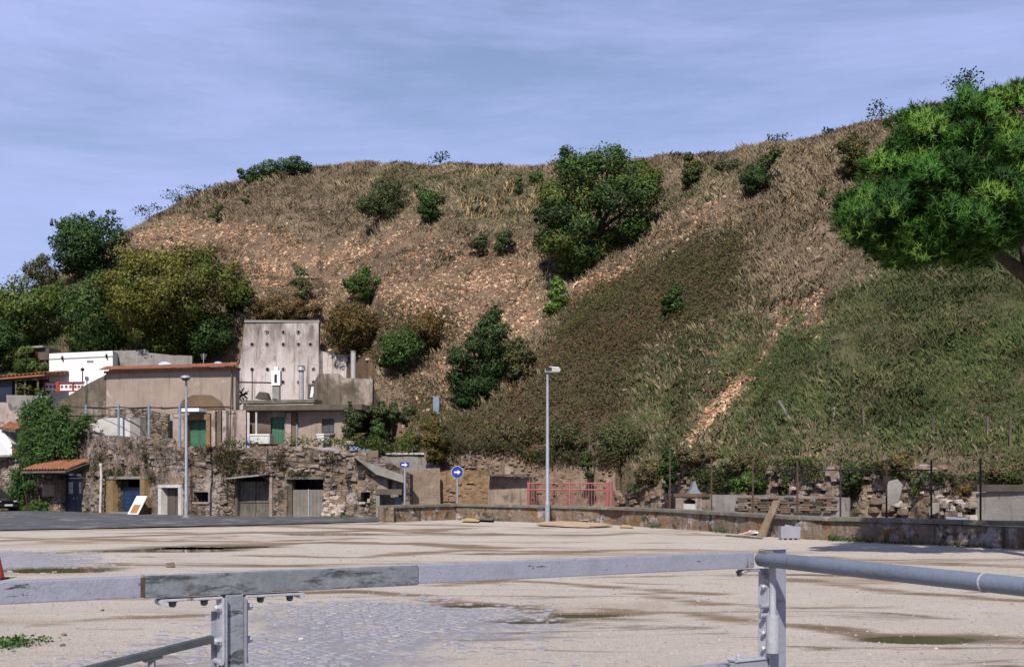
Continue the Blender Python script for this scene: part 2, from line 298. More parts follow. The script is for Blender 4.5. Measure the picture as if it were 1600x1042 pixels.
PLASTIC = surf('milky_plastic', (0.31, 0.315, 0.355), (0.25, 0.255, 0.29), 3.0, rough=0.4, bump=0.05)
DOME = surf('dome_plastic', (0.50, 0.53, 0.66), (0.42, 0.45, 0.58), 2.0, rough=0.35, bump=0)
STONE_A = surf('stone_pale', (0.33, 0.275, 0.235), (0.24, 0.19, 0.155), 3.0, bump=0.6, bscale=9)
STONE_B = surf('stone_brown', (0.22, 0.165, 0.12), (0.14, 0.10, 0.075), 3.0, bump=0.6, bscale=9)
STONE_C = surf('stone_rust', (0.26, 0.175, 0.12), (0.19, 0.125, 0.085), 3.0, bump=0.6, bscale=9)
STONE_W = surf('stone_whitewashed', (0.55, 0.49, 0.46), (0.36, 0.28, 0.24), 2.5, bump=0.5, bscale=9)
BRICK = brickmat('old_brick', (0.29, 0.195, 0.13), (0.23, 0.155, 0.11), (0.31, 0.265, 0.22), 4.0,
                 patches=[((0.36, 0.30, 0.24), 0.7, 0.53, 0.61), ((0.06, 0.05, 0.034), 1.1, 0.56, 0.63)], streak=((0.055, 0.042, 0.03), 0.52, 0.66))
BRICK_ORANGE = brickmat('orange_masonry', (0.30, 0.18, 0.085), (0.22, 0.14, 0.08), (0.28, 0.23, 0.18), 3.4,
                        patches=[((0.10, 0.07, 0.04), 1.0, 0.58, 0.66)], streak=((0.12, 0.085, 0.05), 0.56, 0.74))
RUIN = brickmat('ruin_masonry', (0.27, 0.185, 0.13), (0.31, 0.26, 0.215), (0.20, 0.165, 0.13), 3.2,
                patches=[((0.42, 0.38, 0.35), 1.2, 0.60, 0.65), ((0.035, 0.03, 0.02), 1.1, 0.52, 0.60), ((0.055, 0.065, 0.03), 0.9, 0.57, 0.65)], streak=((0.04, 0.033, 0.025), 0.52, 0.68), ang=-0.75)

# ------------------------------------------------------------------ the hill: profile along each bearing from the square
# bearing (photo column), distance where the slope starts, its height there, skyline row
_cols = np.array([(-700, 84, 0.0, 600), (-400, 88, 2.0, 540), (0, 88, 6.0, 466), (75, 91, 9.0, 446), (130, 91, 10.0, 418), (170, 91, 10.5, 396), (250, 91, 10.8, 345), (300, 91, 11.0, 316), (370, 91, 11.6, 290),
                  (384, 91, 12.8, 284), (440, 91, 13.0, 271), (496, 91, 12.9, 264), (508, 89.5, 11.0, 264), (580, 86.5, 10.3, 263), (600, 77, 5.6, 263),
                  (690, 71.5, 3.6, 262), (830, 69.5, 3.5, 261), (955, 66.5, 3.3, 256), (1000, 62.5, 1.9, 252), (1050, 60, 2.3, 249), (1150, 56.5, 2.5, 236),
                  (1230, 54, 2.5, 218), (1330, 51, 2.4, 199), (1420, 49, 2.3, 177), (1520, 46.7, 2.3, 147), (1600, 45, 2.3, 126), (1800, 41, 2.3, 80), (2200, 36, 2.3, 20)], float)
SLOPE = 0.68
def profile(px):
    ys = np.interp(px, _cols[:, 0], _cols[:, 1]); z0 = np.interp(px, _cols[:, 0], _cols[:, 2]); e = (HOR-np.interp(px, _cols[:, 0], _cols[:, 3]))/FPX
    yc = (SLOPE*ys-z0+EYE)/(SLOPE-e); zc = z0+SLOPE*(yc-ys)
    return ys, z0, yc, zc
def hillz(x, y):
    x = np.asarray(x, float); y = np.asarray(y, float); px = 800+FPX*x/y
    ys, z0, yc, zc = profile(px); s = (y-ys)/(yc-ys); k = 16.0
    g = s-np.logaddexp(0, k*(s-1.0))/k
    z = z0+(zc-z0)*1.035*g
    w = np.clip((s-0.01)*14, 0, 1)
    fo = np.clip((s-0.02)*8, 0, 1)*np.clip((1.0-s)*4, 0, 1); ge = lambda c, wd: np.exp(-((px-c)/wd)**2)
    z = z+fo*(1.3*ge(790+560*s, 95)-1.3*ge(1010+560*s, 48)+1.5*ge(1240+480*s, 120)-1.1*ge(640+480*s, 55)+0.9*ge(480+300*s, 70)-0.7*ge(330+330*s, 50))
    z = z+w*(0.8*fbm(x, y, 11.0, 3)+0.42*fbm(x+50, y, 2.8, 4))
    return z
def hit(px, py, maxover=25.0):
    """point of the hillside seen at a photo position (or its crest when the row lies above the skyline)"""
    ys, z0, yc, zc = profile(np.array([float(px)])); y = np.linspace(ys[0], yc[0]+maxover, 1400)
    x = (px-800.0)/FPX*y; z = hillz(x, y); zr = zof(py, y)
    i = np.nonzero(z >= zr)[0]
    if len(i) == 0:
        i = [int(np.argmax((z-EYE)/y))]
    j = i[0]; return np.array([x[j], y[j], z[j]])
def ground_poly(pts): return [tuple(hit(a, b)[:2]) for a, b in pts]

Z_SHARD = [ground_poly(p) for p in [
    [(98, 442), (160, 405), (230, 362), (330, 335), (430, 352), (560, 372), (700, 385), (835, 372), (850, 430), (845, 520), (760, 520), (700, 560), (660, 640), (560, 600), (600, 500), (390, 470), (330, 385), (200, 405), (120, 462)],
    [(880, 440), (1000, 395), (1050, 345), (1130, 300), (1150, 330), (1050, 390), (980, 415), (900, 470)],
    [(1072, 676), (1095, 628), (1142, 578), (1182, 572), (1178, 606), (1128, 668)],
    [(1195, 500), (1235, 465), (1300, 455), (1290, 505), (1255, 520), (1230, 490)],
    [(1332, 446), (1385, 398), (1402, 408), (1352, 452)], [(1036, 715), (1076, 668), (1112, 668), (1064, 714)],
    [(1180, 560), (1210, 500), (1235, 505), (1200, 562)]]]
Z_SPILL = [ground_poly(p) for p in [[(690, 560), (740, 505), (800, 470), (850, 440), (852, 500), (800, 522), (740, 545), (695, 600), (640, 640), (622, 622)], [(560, 472), (620, 440), (700, 470), (690, 500), (600, 492)], [(880, 445), (1000, 393), (1012, 410), (900, 472)], [(385, 398), (470, 380), (525, 402), (450, 432)], [(500, 368), (590, 360), (625, 388), (540, 402)], [(100, 443), (200, 382), (260, 352), (270, 366), (190, 405), (120, 460)], [(700, 430), (780, 420), (830, 440), (760, 470)]]]
Z_SPILL = Z_SPILL+Z_SHARD[2:3]
Z_BRAMBLE = [ground_poly(p) for p in [
    [(1165, 366), (1172, 400), (1168, 480), (1090, 510), (1010, 560), (985, 640), (955, 700), (670, 700), (690, 650), (740, 645), (830, 600), (845, 540), (885, 482), (960, 425), (1060, 385)],
    [(395, 498), (400, 478), (500, 466), (600, 482), (612, 520), (590, 565), (520, 552), (505, 498)],
    [(590, 500), (700, 492), (705, 540), (640, 585), (590, 580)], [(555, 640), (600, 605), (690, 610), (700, 660), (680, 700), (560, 700)]]]
Z_GREEN = [ground_poly(p) for p in [
    [(1385, 415), (1600, 395), (1760, 380), (1760, 760), (960, 760), (985, 700), (1085, 668), (1130, 640), (1190, 565), (1265, 512), (1340, 452)],
    [(0, 470), (100, 450), (110, 560), (0, 600)]]]
Z_MIXED = [ground_poly(p) for p in [
    [(1010, 560), (1090, 510), (1190, 470), (1260, 510), (1180, 570), (1100, 625), (1060, 690), (960, 705), (985, 640)],
    [(560, 268), (870, 268), (860, 350), (720, 350), (560, 300)], [(1050, 262), (1160, 245), (1150, 300), (1060, 320)]]]
Z_PAMPAS = ground_poly([(712, 290), (745, 268), (790, 285), (840, 285), (838, 340), (770, 340), (722, 350)])
def zone(x, y, polys, jit=0.8, seed=0):
    r = np.random.default_rng(seed); xx = x+r.normal(0, jit, x.shape)+1.2*fbm(x, y+31, 4.0, 3); yy = y+r.normal(0, jit, y.shape)+1.2*fbm(x+77, y, 4.0, 3)
    m = np.zeros(x.shape, bool)
    for p in polys: m |= inpoly(xx, yy, p)
    return m

# hillside sheet
nu, nr = 390, 190
pxg = np.unique(np.concatenate([np.linspace(-650, 2150, nu), _cols[:, 0]])); nu = len(pxg)
ys, z0, yc, zc = profile(pxg)
tt = np.linspace(0, 1, nr)**1.0
Yg = ys[:, None]-0.25+(yc+45-ys)[:, None]*tt[None, :]; Xg = ((pxg-800)/FPX)[:, None]*Yg; Zg = hillz(Xg, Yg)
skirt = True
Zg[:, 0] = np.minimum(Zg[:, 0]-3.0, -0.5)*0+Zg[:, 0]-6.0
V = np.stack([Xg, Yg, Zg], -1).reshape(-1, 3)
ii, jj = np.meshgrid(np.arange(nu-1), np.arange(nr-1), indexing='ij'); a = (ii*nr+jj).ravel()
Fq = np.stack([a, a+nr, a+nr+1, a+1], 1)
hc = np.tile(np.array([0.135, 0.099, 0.068]), (len(V), 1)); vx, vy = V[:, 0], V[:, 1]
hc[zone(vx, vy, Z_MIXED, 1.0, 1)] = (0.120, 0.100, 0.060)
hc[zone(vx, vy, Z_SHARD, 0.6, 2)] = (0.138, 0.092, 0.060)
hc[zone(vx, vy, Z_GREEN, 1.0, 3)] = (0.088, 0.082, 0.042)
hc[zone(vx, vy, Z_BRAMBLE, 0.6, 4)] = (0.062, 0.042, 0.024)
HILL = surf('hill_earth', (1, 1, 1), scale=0.9, bump=0.8, bscale=2.5, bdist=0.08, attr=True, patches=[((0.10, 0.075, 0.05), 0.55, 0.60, 0.70)])
tag(mesh_np('hill', V, Fq, HILL, col=hc, smooth=True), 'steep earth and shard hillside behind the buildings', 'hill', kind='structure')

# ------------------------------------------------------------------ the square: gravel, puddle hollows, road
PUDDLES = [(1425, 994, 1.02, 0.55), (735, 943, 0.62, 0.42), (830, 967, 0.62, 0.35), (912, 957, 0.66, 0.35), (95, 888, 1.35, 1.0), (250, 858, 2.6, 1.3), (330, 852, 2.2, 0.9), (520, 833, 2.2, 1.3)]
PUD = [(gxy(a, b), rx, ry) for a, b, rx, ry in PUDDLES]
def gravelz(x, y):
    z = 0.022*fbm(x, y, 3.2, 4)+0.010*fbm(x, y*2.5+9, 0.8, 3)
    for (c, rx, ry) in PUD:
        q = ((x-c[0])/rx)**2+((y-c[1])/ry)**2
        z = z-0.075*np.exp(-q*1.1)
    return z
xs = np.unique(np.concatenate([[-900, -500, -250, -120, -70, -50], np.arange(-40, 30.01, 0.22), [36, 50, 80, 160, 400, 900]]))
yy = np.unique(np.concatenate([[-300, -100, -30, -5], np.arange(2.0, 24, 0.14), np.arange(24, 64, 0.35), np.arange(64, 92, 2.0), [110, 160, 300, 800, 1800]]))
XX, YY = np.meshgrid(xs, yy, indexing='ij'); inner = (np.abs(XX) < 45) & (YY > 1) & (YY < 64)
ZZ = np.where(inner, gravelz(XX, YY), 0.0)
V = np.stack([XX, YY, ZZ], -1).reshape(-1, 3); n2 = len(yy)
ii, jj = np.meshgrid(np.arange(len(xs)-1), np.arange(n2-1), indexing='ij'); a = (ii*n2+jj).ravel()
def gravel_material():
    m, N, L, b = nodes_of('gravel'); nt = m.node_tree
    g = N.new('ShaderNodeNewGeometry'); pos = g.outputs['Position']
    out = mixc(nt, noise(nt, pos, 0.5, 6, 0.6, 0.35, 0.65), (0.43, 0.388, 0.348), (0.345, 0.31, 0.278))
    out = mixc(nt, noise(nt, pos, 9.0, 6, 0.85, 0.42, 0.66), out, (0.30, 0.255, 0.21))
    out = mixc(nt, noise(nt, pos, 38.0, 4, 0.75, 0.50, 0.62), out, (0.50, 0.44, 0.37))
    out = mixc(nt, noise(nt, pos, 1.0, 7, 0.62, 0.56, 0.66, stretch=(0.11, 0.26, 1), dist=0.8), out, (0.24, 0.18, 0.125))   # mud left where water stood
    out = mixc(nt, noise(nt, pos, 1.0, 7, 0.66, 0.56, 0.64, stretch=(0.16, 0.5, 1), dist=1.2), out, (0.13, 0.095, 0.064))
    at = N.new('ShaderNodeAttribute'); at.attribute_name = 'col'; sp = N.new('ShaderNodeSeparateColor'); L.new(at.outputs['Color'], sp.inputs[0])
    def masked(ch, nz, gain):
        a1 = N.new('ShaderNodeMath'); a1.operation = 'MULTIPLY_ADD'; a1.inputs[1].default_value = gain; L.new(sp.outputs[ch], a1.inputs[0]); L.new(nz, a1.inputs[2]); a2 = N.new('ShaderNodeMath'); a2.operation = 'SUBTRACT'; a2.inputs[1].default_value = 0.95; a2.use_clamp = True; L.new(a1.outputs[0], a2.inputs[0])
        a3 = N.new('ShaderNodeMath'); a3.operation = 'MULTIPLY'; a3.inputs[1].default_value = 2.2; a3.use_clamp = True; L.new(a2.outputs[0], a3.inputs[0]); return a3.outputs[0]
    out = mixc(nt, masked(0, noise(nt, pos, 1.1, 8, 0.75, 0.25, 0.75), 1.0), out, mixc(nt, noise(nt, pos, 20, 4, 0.7), (0.255, 0.25, 0.272), (0.20, 0.195, 0.212)))      # grey grit over the setts
    out = mixc(nt, masked(1, noise(nt, pos, 1.0, 7, 0.7, 0.3, 0.7, stretch=(0.45, 1.2, 1)), 1.15), out, (0.185, 0.135, 0.09))                                             # mud drawn out by tyres
    out = mixc(nt, masked(1, noise(nt, pos, 1.0, 7, 0.7, 0.38, 0.78, stretch=(0.5, 1.3, 1)), 0.8), out, (0.095, 0.072, 0.05))
    # damp rim of the hollows: soil below the standing water level is darker
    sx = N.new('ShaderNodeSeparateXYZ'); L.new(pos, sx.inputs[0]); mr = N.new('ShaderNodeMapRange'); mr.inputs['From Min'].default_value = -0.020; mr.inputs['From Max'].default_value = -0.042
    L.new(sx.outputs['Z'], mr.inputs['Value']); out = mixc(nt, mr.outputs['Result'], out, (0.11, 0.085, 0.058))
    L.new(out, b.inputs['Base Color']); b.inputs['Roughness'].default_value = 0.95; b.inputs['Specular IOR Level'].default_value = 0.15
    bn = N.new('ShaderNodeTexNoise'); bn.inputs['Scale'].default_value = 26; bn.inputs['Detail'].default_value = 8; bn.inputs['Roughness'].default_value = 0.75; L.new(pos, bn.inputs['Vector'])
    bp = N.new('ShaderNodeBump'); bp.inputs['Strength'].default_value = 0.7; bp.inputs['Distance'].default_value = 0.06
    L.new(bn.outputs['Fac'], bp.inputs['Height']); L.new(bp.outputs['Normal'], b.inputs['Normal'])
    return m
GRAVEL = gravel_material()
SETT_PX = [[(385, 955), (470, 942), (560, 936), (760, 945), (835, 952), (885, 975), (860, 992), (720, 1008), (640, 1060), (385, 1060), (200, 1060), (330, 1020), (380, 985)], [(-60, 862), (60, 858), (150, 868), (170, 880), (60, 892), (-60, 895)]]
TRACKS = [([(-60, 846), (200, 838), (420, 831), (600, 829), (720, 825)], 0.5, 0.9), ([(110, 862), (250, 859), (350, 851), (480, 848), (640, 850), (770, 857)], 0.5, 1.0), ([(-40, 838), (120, 842), (260, 846), (420, 846), (560, 841)], 0.35, 0.9), ([(430, 822), (560, 826), (660, 832), (780, 835), (920, 836)], 0.6, 0.9),
          ([(880, 837), (1000, 833), (1120, 836)], 0.45, 0.7), ([(380, 868), (560, 872), (720, 860), (880, 862), (1040, 858)], 0.3, 0.9), ([(690, 915), (800, 905), (950, 915), (1110, 926)], 0.22, 0.8), ([(1240, 975), (1345, 985), (1430, 994), (1530, 990), (1620, 1000)], 0.25, 0.9), ([(950, 950), (1080, 952), (1180, 972)], 0.2, 0.75),
          ([(1240, 905), (1400, 925), (1640, 940)], 0.25, 0.8), ([(470, 928), (560, 926), (640, 930)], 0.25, 1.0), ([(690, 938), (800, 946), (880, 962), (970, 955)], 0.2, 0.95), ([(1000, 925), (1100, 940), (1250, 948), (1400, 945)], 0.2, 0.7), ([(1230, 870), (1400, 878), (1640, 886)], 0.5, 0.75), ([(0, 830), (300, 822), (560, 818), (760, 822)], 0.7, 0.7), ([(60, 975), (160, 968), (330, 960)], 0.2, 0.7)]
sm = np.zeros(len(V)); tm = np.zeros(len(V)); near = (np.abs(V[:, 0]) < 40) & (V[:, 1] > 5) & (V[:, 1] < 70); gxv, gyv = V[near, 0], V[near, 1]
acc = np.zeros(near.sum())
for jx, jy in ((0, 0), (0.6, 0.3), (-0.6, -0.3), (0.3, -0.8), (-0.3, 0.8), (0.9, -0.4), (-0.9, 0.4)):
    for Pp in SETT_PX: acc += inpoly(gxv+jx, gyv+jy, [tuple(gxy(q[0], q[1])) for q in Pp])/7.0
sm[near] = acc; acc = np.zeros(near.sum())
for pts, wd, am in TRACKS:
    q = np.array([gxy(*p) for p in pts]); q = np.stack([np.interp(np.linspace(0, len(q)-1, 60), range(len(q)), q[:, k]) for k in (0, 1)], 1)
    wob = 0.5*fbm(gxv, gyv*0.5, 2.5, 3); dd = np.full(len(gxv), 1e9)
    for k in range(60): dd = np.minimum(dd, (gxv-q[k, 0])**2*0.35+(gyv+wob-q[k, 1])**2)
    acc = np.maximum(acc, am*np.exp(-dd/(2*wd*wd)))
tm[near] = acc
tag(mesh_np('ground', V, np.stack([a, a+n2, a+n2+1, a+1], 1), GRAVEL, smooth=True, col=np.stack([sm, tm, np.zeros(len(V))], 1)), 'pale gravel square with muddy streaks', 'ground', kind='structure')

WATER, N_, L_, b_ = nodes_of('puddle_water')
b_.inputs['Base Color'].default_value = (0.075, 0.07, 0.04, 1); b_.inputs['Roughness'].default_value = 0.06; b_.inputs['Specular IOR Level'].default_value = 0.5
pl = ['brown puddle in the gravel near the pipe arm', 'small dark puddle below the middle of the rail', 'narrow puddle at the edge of the setts', 'narrow puddle right of the setts',
      'green puddle at the left above the rail', 'long muddy puddle in front of the road', 'flat muddy puddle beside the long one', 'thin puddle out in front of the garages']
for (c, rx, ry), lb in zip(PUD, pl):
    vs = [(c[0]+1.5*rx*math.cos(t), c[1]+1.5*ry*math.sin(t), -0.042) for t in np.linspace(0, 2*math.pi, 28, endpoint=False)]
    mb = MB(); mb.add(vs, [tuple(range(28))]); mb.build('puddle', WATER, label=lb, cat='puddle', kind='structure')

ROAD = surf('asphalt', (0.085, 0.088, 0.100), (0.060, 0.062, 0.072), 0.7, rough=0.85, bump=0.3, bscale=30, patches=[((0.21, 0.19, 0.175), 0.5, 0.54, 0.62), ((0.30, 0.26, 0.22), 1.3, 0.58, 0.66)], bdist=0.01)
rp = [(-60, 99), (-33.5, 79.6), (-27, 75), (-22, 70.2), (-17.2, 65.8), (-11.8, 63.5), (-6.6, 62.6), (-5.3, 57), (-9, 52.5), (-17, 46), (-24, 42.6), (-60, 39)]
rp = [(float(np.interp(t, range(len(rp)), [p[0] for p in rp])), float(np.interp(t, range(len(rp)), [p[1] for p in rp]))) for t in np.linspace(0, len(rp)-1, 90)]
rp = [(x+0.25*fbm(x, y, 1.5, 3)*(y < 57), y+0.8*fbm(x+9, y, 3.0, 4)*(y < 57)) for x, y in rp]
mb = MB(); mb.add([(x, y, 0.045) for x, y in rp], [tuple(range(len(rp)))]); mb.build('road', ROAD, kind='structure')
# lane behind the low wall
lane = [gxy(615, 813), gxy(715, 810), gxy(960, 817), gxy(1250, 838), gxy(1600, 853), (24, 22), (40, 14), (40, 30), (19.5, 46), (14.5, 52), (8.4, 60), (2, 69.5), (-8, 72), (-6.6, 63)]
mb = MB(); mb.add([(p[0], p[1], 0.05) for p in lane], [tuple(range(len(lane)))]); mb.build('lane', surf('lane_dirt', (0.27, 0.23, 0.19), (0.20, 0.17, 0.14), 0.8, bump=0.3), kind='structure')

# setts showing through the gravel
SETT = surf('basalt_sett', (0.30, 0.295, 0.33), (0.225, 0.222, 0.25), 6.0, rough=0.75, bump=0.4, bscale=30, bdist=0.01, patches=[((0.40, 0.35, 0.30), 3.5, 0.57, 0.66), ((0.40, 0.35, 0.30), 0.9, 0.60, 0.68)])
def setts(polys_px, label):
    polys = [[tuple(gxy(a, b)) for a, b in P] for P in polys_px]
    al = np.array([q for P in polys for q in P]); ca, sa = math.cos(0.62), math.sin(0.62); st = 0.135
    gx = np.arange(-40, 40, st); G1, G2 = np.meshgrid(gx, gx, indexing='ij'); G1 = G1.ravel(); G2 = G2.ravel()+0
    cx0, cy0 = al.mean(0); X = cx0+G1*ca-G2*sa; Y = cy0+G1*sa+G2*ca
    k = (X > al[:, 0].min()) & (X < al[:, 0].max()) & (Y > al[:, 1].min()) & (Y < al[:, 1].max()); X, Y = X[k], Y[k]
    m = zone(X, Y, polys, 0.75, 5) & (fbm(X, Y, 1.6, 4) > -0.30); X, Y = X[m], Y[m]; n = len(X)
    X = X+rng.normal(0, 0.006, n); Y = Y+rng.normal(0, 0.006, n); h = gravelz(X, Y)+0.005+0.010*fbm(X+3, Y, 1.2, 4)+rng.normal(0, 0.005, n)
    prof = [(0.062, -0.05), (0.058, -0.006), (0.044, 0.0)]; VV = []; 
    for (r, dz) in prof:
        for q in range(4):
            an = math.pi/4+q*math.pi/2+0.62; VV.append(np.stack([X+r*1.38*math.cos(an), Y+r*1.38*math.sin(an), h+dz], 1))
    VV = np.stack(VV, 1).reshape(-1, 3); b = (np.arange(n)*12)[:, None]; fs = []
    for l in range(2):
        for q in range(4): fs.append(b+np.array([[l*4+q, l*4+(q+1) % 4, l*4+4+(q+1) % 4, l*4+4+q]]))
    fs.append(b+np.array([[8, 9, 10, 11]]))
    return tag(mesh_np('setts', VV, np.concatenate(fs), SETT), label, 'paving', kind='stuff')
setts(SETT_PX, 'grey basalt setts showing through the gravel')
# loose pebbles and grit on the near gravel
def pebbles(n):
    d = rng.uniform(11.0, 34.0, n)**1.0; u = rng.uniform(-0.43, 0.43, n); X = u*d; Y = d
    s = rng.gamma(2.0, 0.003, n)+0.004; z = gravelz(X, Y)
    base = np.array([(1, 0, 0), (0, 1, 0), (-1, 0, 0), (0, -1, 0), (0, 0, 0.7)], float)
    ang = rng.uniform(0, 6.28, n); c, q = np.cos(ang)[:, None], np.sin(ang)[:, None]; st = rng.uniform(0.6, 1.3, (n, 1))
    vx = base[None, :, 0]*c*st-base[None, :, 1]*q; vy = base[None, :, 0]*q*st+base[None, :, 1]*c
    VV = np.stack([X[:, None]+vx*s[:, None], Y[:, None]+vy*s[:, None], z[:, None]+base[None, :, 2]*s[:, None]], -1).reshape(-1, 3)
    b = (np.arange(n)*5)[:, None]; Ft = np.concatenate([b+np.array([[i, (i+1) % 4, 4]]) for i in range(4)])
    pal = np.array([(0.30, 0.26, 0.22), (0.34, 0.30, 0.26), (0.21, 0.17, 0.13), (0.17, 0.155, 0.15), (0.26, 0.21, 0.17)])
    cc = np.repeat(pal[rng.integers(0, 5, n)]*rng.uniform(0.8, 1.15, (n, 1)), 5, 0)
    return tag(mesh_np('pebbles', VV, Ft, surf('pebble', (1, 1, 1), attr=True, bump=0), col=cc), 'loose pebbles scattered over the gravel', 'pebbles', kind='stuff')
pebbles(15000)

# ------------------------------------------------------------------ vegetation makers
def unit(n): v = rng.normal(0, 1, (n, 3)); return v/np.linalg.norm(v, axis=1, keepdims=True)
def leaves_mesh(name, P, Nn, size, cols, parent=None, mat=LEAF, aspect=0.55, shade=None, **tags):
    n = len(P); r = unit(n); u = np.cross(Nn, r); u /= np.linalg.norm(u, axis=1, keepdims=True)+1e-9; w = np.cross(Nn, u)
    s = size[:, None]; a = aspect
    VV = np.stack([P-u*s*0.5, P-w*s*0.5*a+Nn*s*0.10, P+u*s*0.5, P+w*s*0.5*a+Nn*s*0.10], 1).reshape(-1, 3)
    Fq = np.arange(n*4).reshape(n, 4)
    o = mesh_np(name, VV, Fq, mat, parent, col=np.repeat(cols, 4, 0), loc=P.mean(0) if parent is None else (0, 0, 0), nrm=None if shade is None else np.repeat(shade+0.22*unit(n), 4, 0))
    return tag(o, tags.get('label'), tags.get('cat'), tags.get('group'), tags.get('kind'))
def leafcols(n, pal, var=0.15):
    pal = np.array(pal); w = rng.integers(0, len(pal), n)
    return np.clip(pal[w]*(1+rng.normal(0, var, (n, 1))), 0.004, 0.9)
DARK = [(0.026, 0.056, 0.020), (0.036, 0.072, 0.025), (0.020, 0.044, 0.018)]
MIDG = [(0.048, 0.090, 0.026), (0.064, 0.108, 0.032), (0.036, 0.072, 0.024)]
OLIVE = [(0.096, 0.105, 0.026), (0.074, 0.086, 0.022), (0.118, 0.118, 0.034), (0.056, 0.072, 0.022)]
BRIGHT = [(0.07, 0.14, 0.03), (0.09, 0.16, 0.04), (0.055, 0.11, 0.025)]
GREYG = [(0.06, 0.07, 0.04), (0.075, 0.08, 0.045), (0.04, 0.055, 0.03)]
BRUSH = [(0.115, 0.088, 0.060), (0.090, 0.070, 0.048), (0.14, 0.108, 0.072), (0.075, 0.068, 0.042), (0.10, 0.092, 0.055)]
BROWNG = [(0.098, 0.064, 0.030), (0.070, 0.068, 0.027), (0.120, 0.064, 0.032), (0.052, 0.056, 0.022), (0.100, 0.080, 0.036)]

def blob_tree(name, box, label, cat, pal, n=4000, leaf=0.26, clumps=14, base=None, depth=None, group=None, lean=0.0, ragged=0.4, trunk=True, fullness=1.0, crownlow=0.0, blobs=None, clump_pal=None):
    """tree or shrub filling a photo box (x0, x1, y0, y1), standing where base (px, py) meets the slope"""
    x0, x1, y0, y1 = box; bp = base if base else ((x0+x1)/2, y1)
    foot = hit(*bp) if depth is None else np.array([(bp[0]-800)/FPX*depth, depth, max(zof(bp[1], depth), 0.0)])
    d = foot[1]; w = (x1-x0)/FPX*d/2; h = (y1-y0)/FPX*d/2; c = Wp((x0+x1)/2, (y0+y1)/2, d); dep = min(w, 1.3*h+0.5)*0.85
    c[1] += -0.15*dep
    t = empty(name, foot, label, cat, group)
    blob = []
    if blobs:
        for (bx, by, br) in blobs:
            q = Wp(bx, by, d); r = br/FPX*d
            blob.append((q+np.array([0, rng.uniform(-0.6, 0.3)*dep, 0]), r))
    else:
        for k in range(clumps):
            r = rng.uniform(0.24, 0.44)*min(w, h, 3.2)*(1.2 if clumps < 10 else 1.0)
            rr = np.array([max(w-r*0.85, 0.1), max(dep-r*0.7, 0.1), max(h-r*0.85, 0.1)]); f = math.sqrt((k+0.5)/clumps); an = k*2.39996+rng.uniform(-0.5, 0.5)
            vx_, vz_ = f*math.cos(an), f*math.sin(an)
            if vz_ < 0: vx_ *= 0.9
            blob.append((c+np.array([vx_, -math.sqrt(max(0.0, 1-f*f))*rng.uniform(0.3, 1.0)+0.15*f, vz_])*rr, r))
    for (q, r) in list(blob)[::2]:                 # stray sprays that break the outline
        ov = (q-c)/np.array([w, dep, h]); ov = ov/(np.linalg.norm(ov)+1e-6)+rng.normal(0, 0.35, 3); blob.append((q+ov*r*np.array([1.0, 0.7, 0.95])*rng.uniform(0.75, 1.15), r*rng.uniform(0.22, 0.42)))
    tot = sum(r*r for _, r in blob); P = []; Nn = []; Cc = []; Sh = []
    for (q, r) in blob:
        m = max(30, int(1.5*n*fullness*r*r/tot)); v = unit(m); rad = r*(0.35+0.65*np.sqrt(rng.random(m)))*(1+ragged*np.maximum(rng.normal(0, 0.5, m), -0.5))
        P.append(q+v*rad[:, None]*np.array([1.05, 1.0, 0.85])); nn = v*0.55+np.array([0, -0.1, 0.45])+rng.normal(0, 0.5, (m, 3)); Nn.append(nn); ov = (q-c)/np.array([w, dep, h]); Sh.append(v*0.75+ov*0.45+np.array([0, 0, 0.15]))
        pp = pal if clump_pal is None else clump_pal[rng.integers(0, len(clump_pal))]
        Cc.append(leafcols(m, pp)*np.array([1.5, 1.36, 1.2])*rng.uniform(0.84, 1.18))
    P = np.concatenate(P); Nn = np.concatenate(Nn); Nn /= np.linalg.norm(Nn, axis=1, keepdims=True); Cc = np.concatenate(Cc)
    leaves_mesh('crown', P, Nn, 0.77*leaf*rng.uniform(0.6, 1.4, len(P)), Cc, t, LEAF, shade=np.concatenate(Sh))
    if trunk:
        mb = MB(); b = foot-np.array([0, 0, 0.4]); r0 = max(0.05, 0.045*(w+h)); top = c+np.array([0, 0, 0.25*h])
        mb.tube([b, b*0.55+top*0.45+np.array([0.1*w, 0, 0]), top], [r0, r0*0.75, r0*0.35], 7)
        for (q, r) in blob[:9]:
            mid = b*0.45+top*0.55; mb.tube([mid, mid*0.45+q*0.55+np.array([0, 0, -0.05*h]), q], [r0*0.5, r0*0.33, r0*0.14], 5)
        mb.build('trunk', BARK, t)
    return t

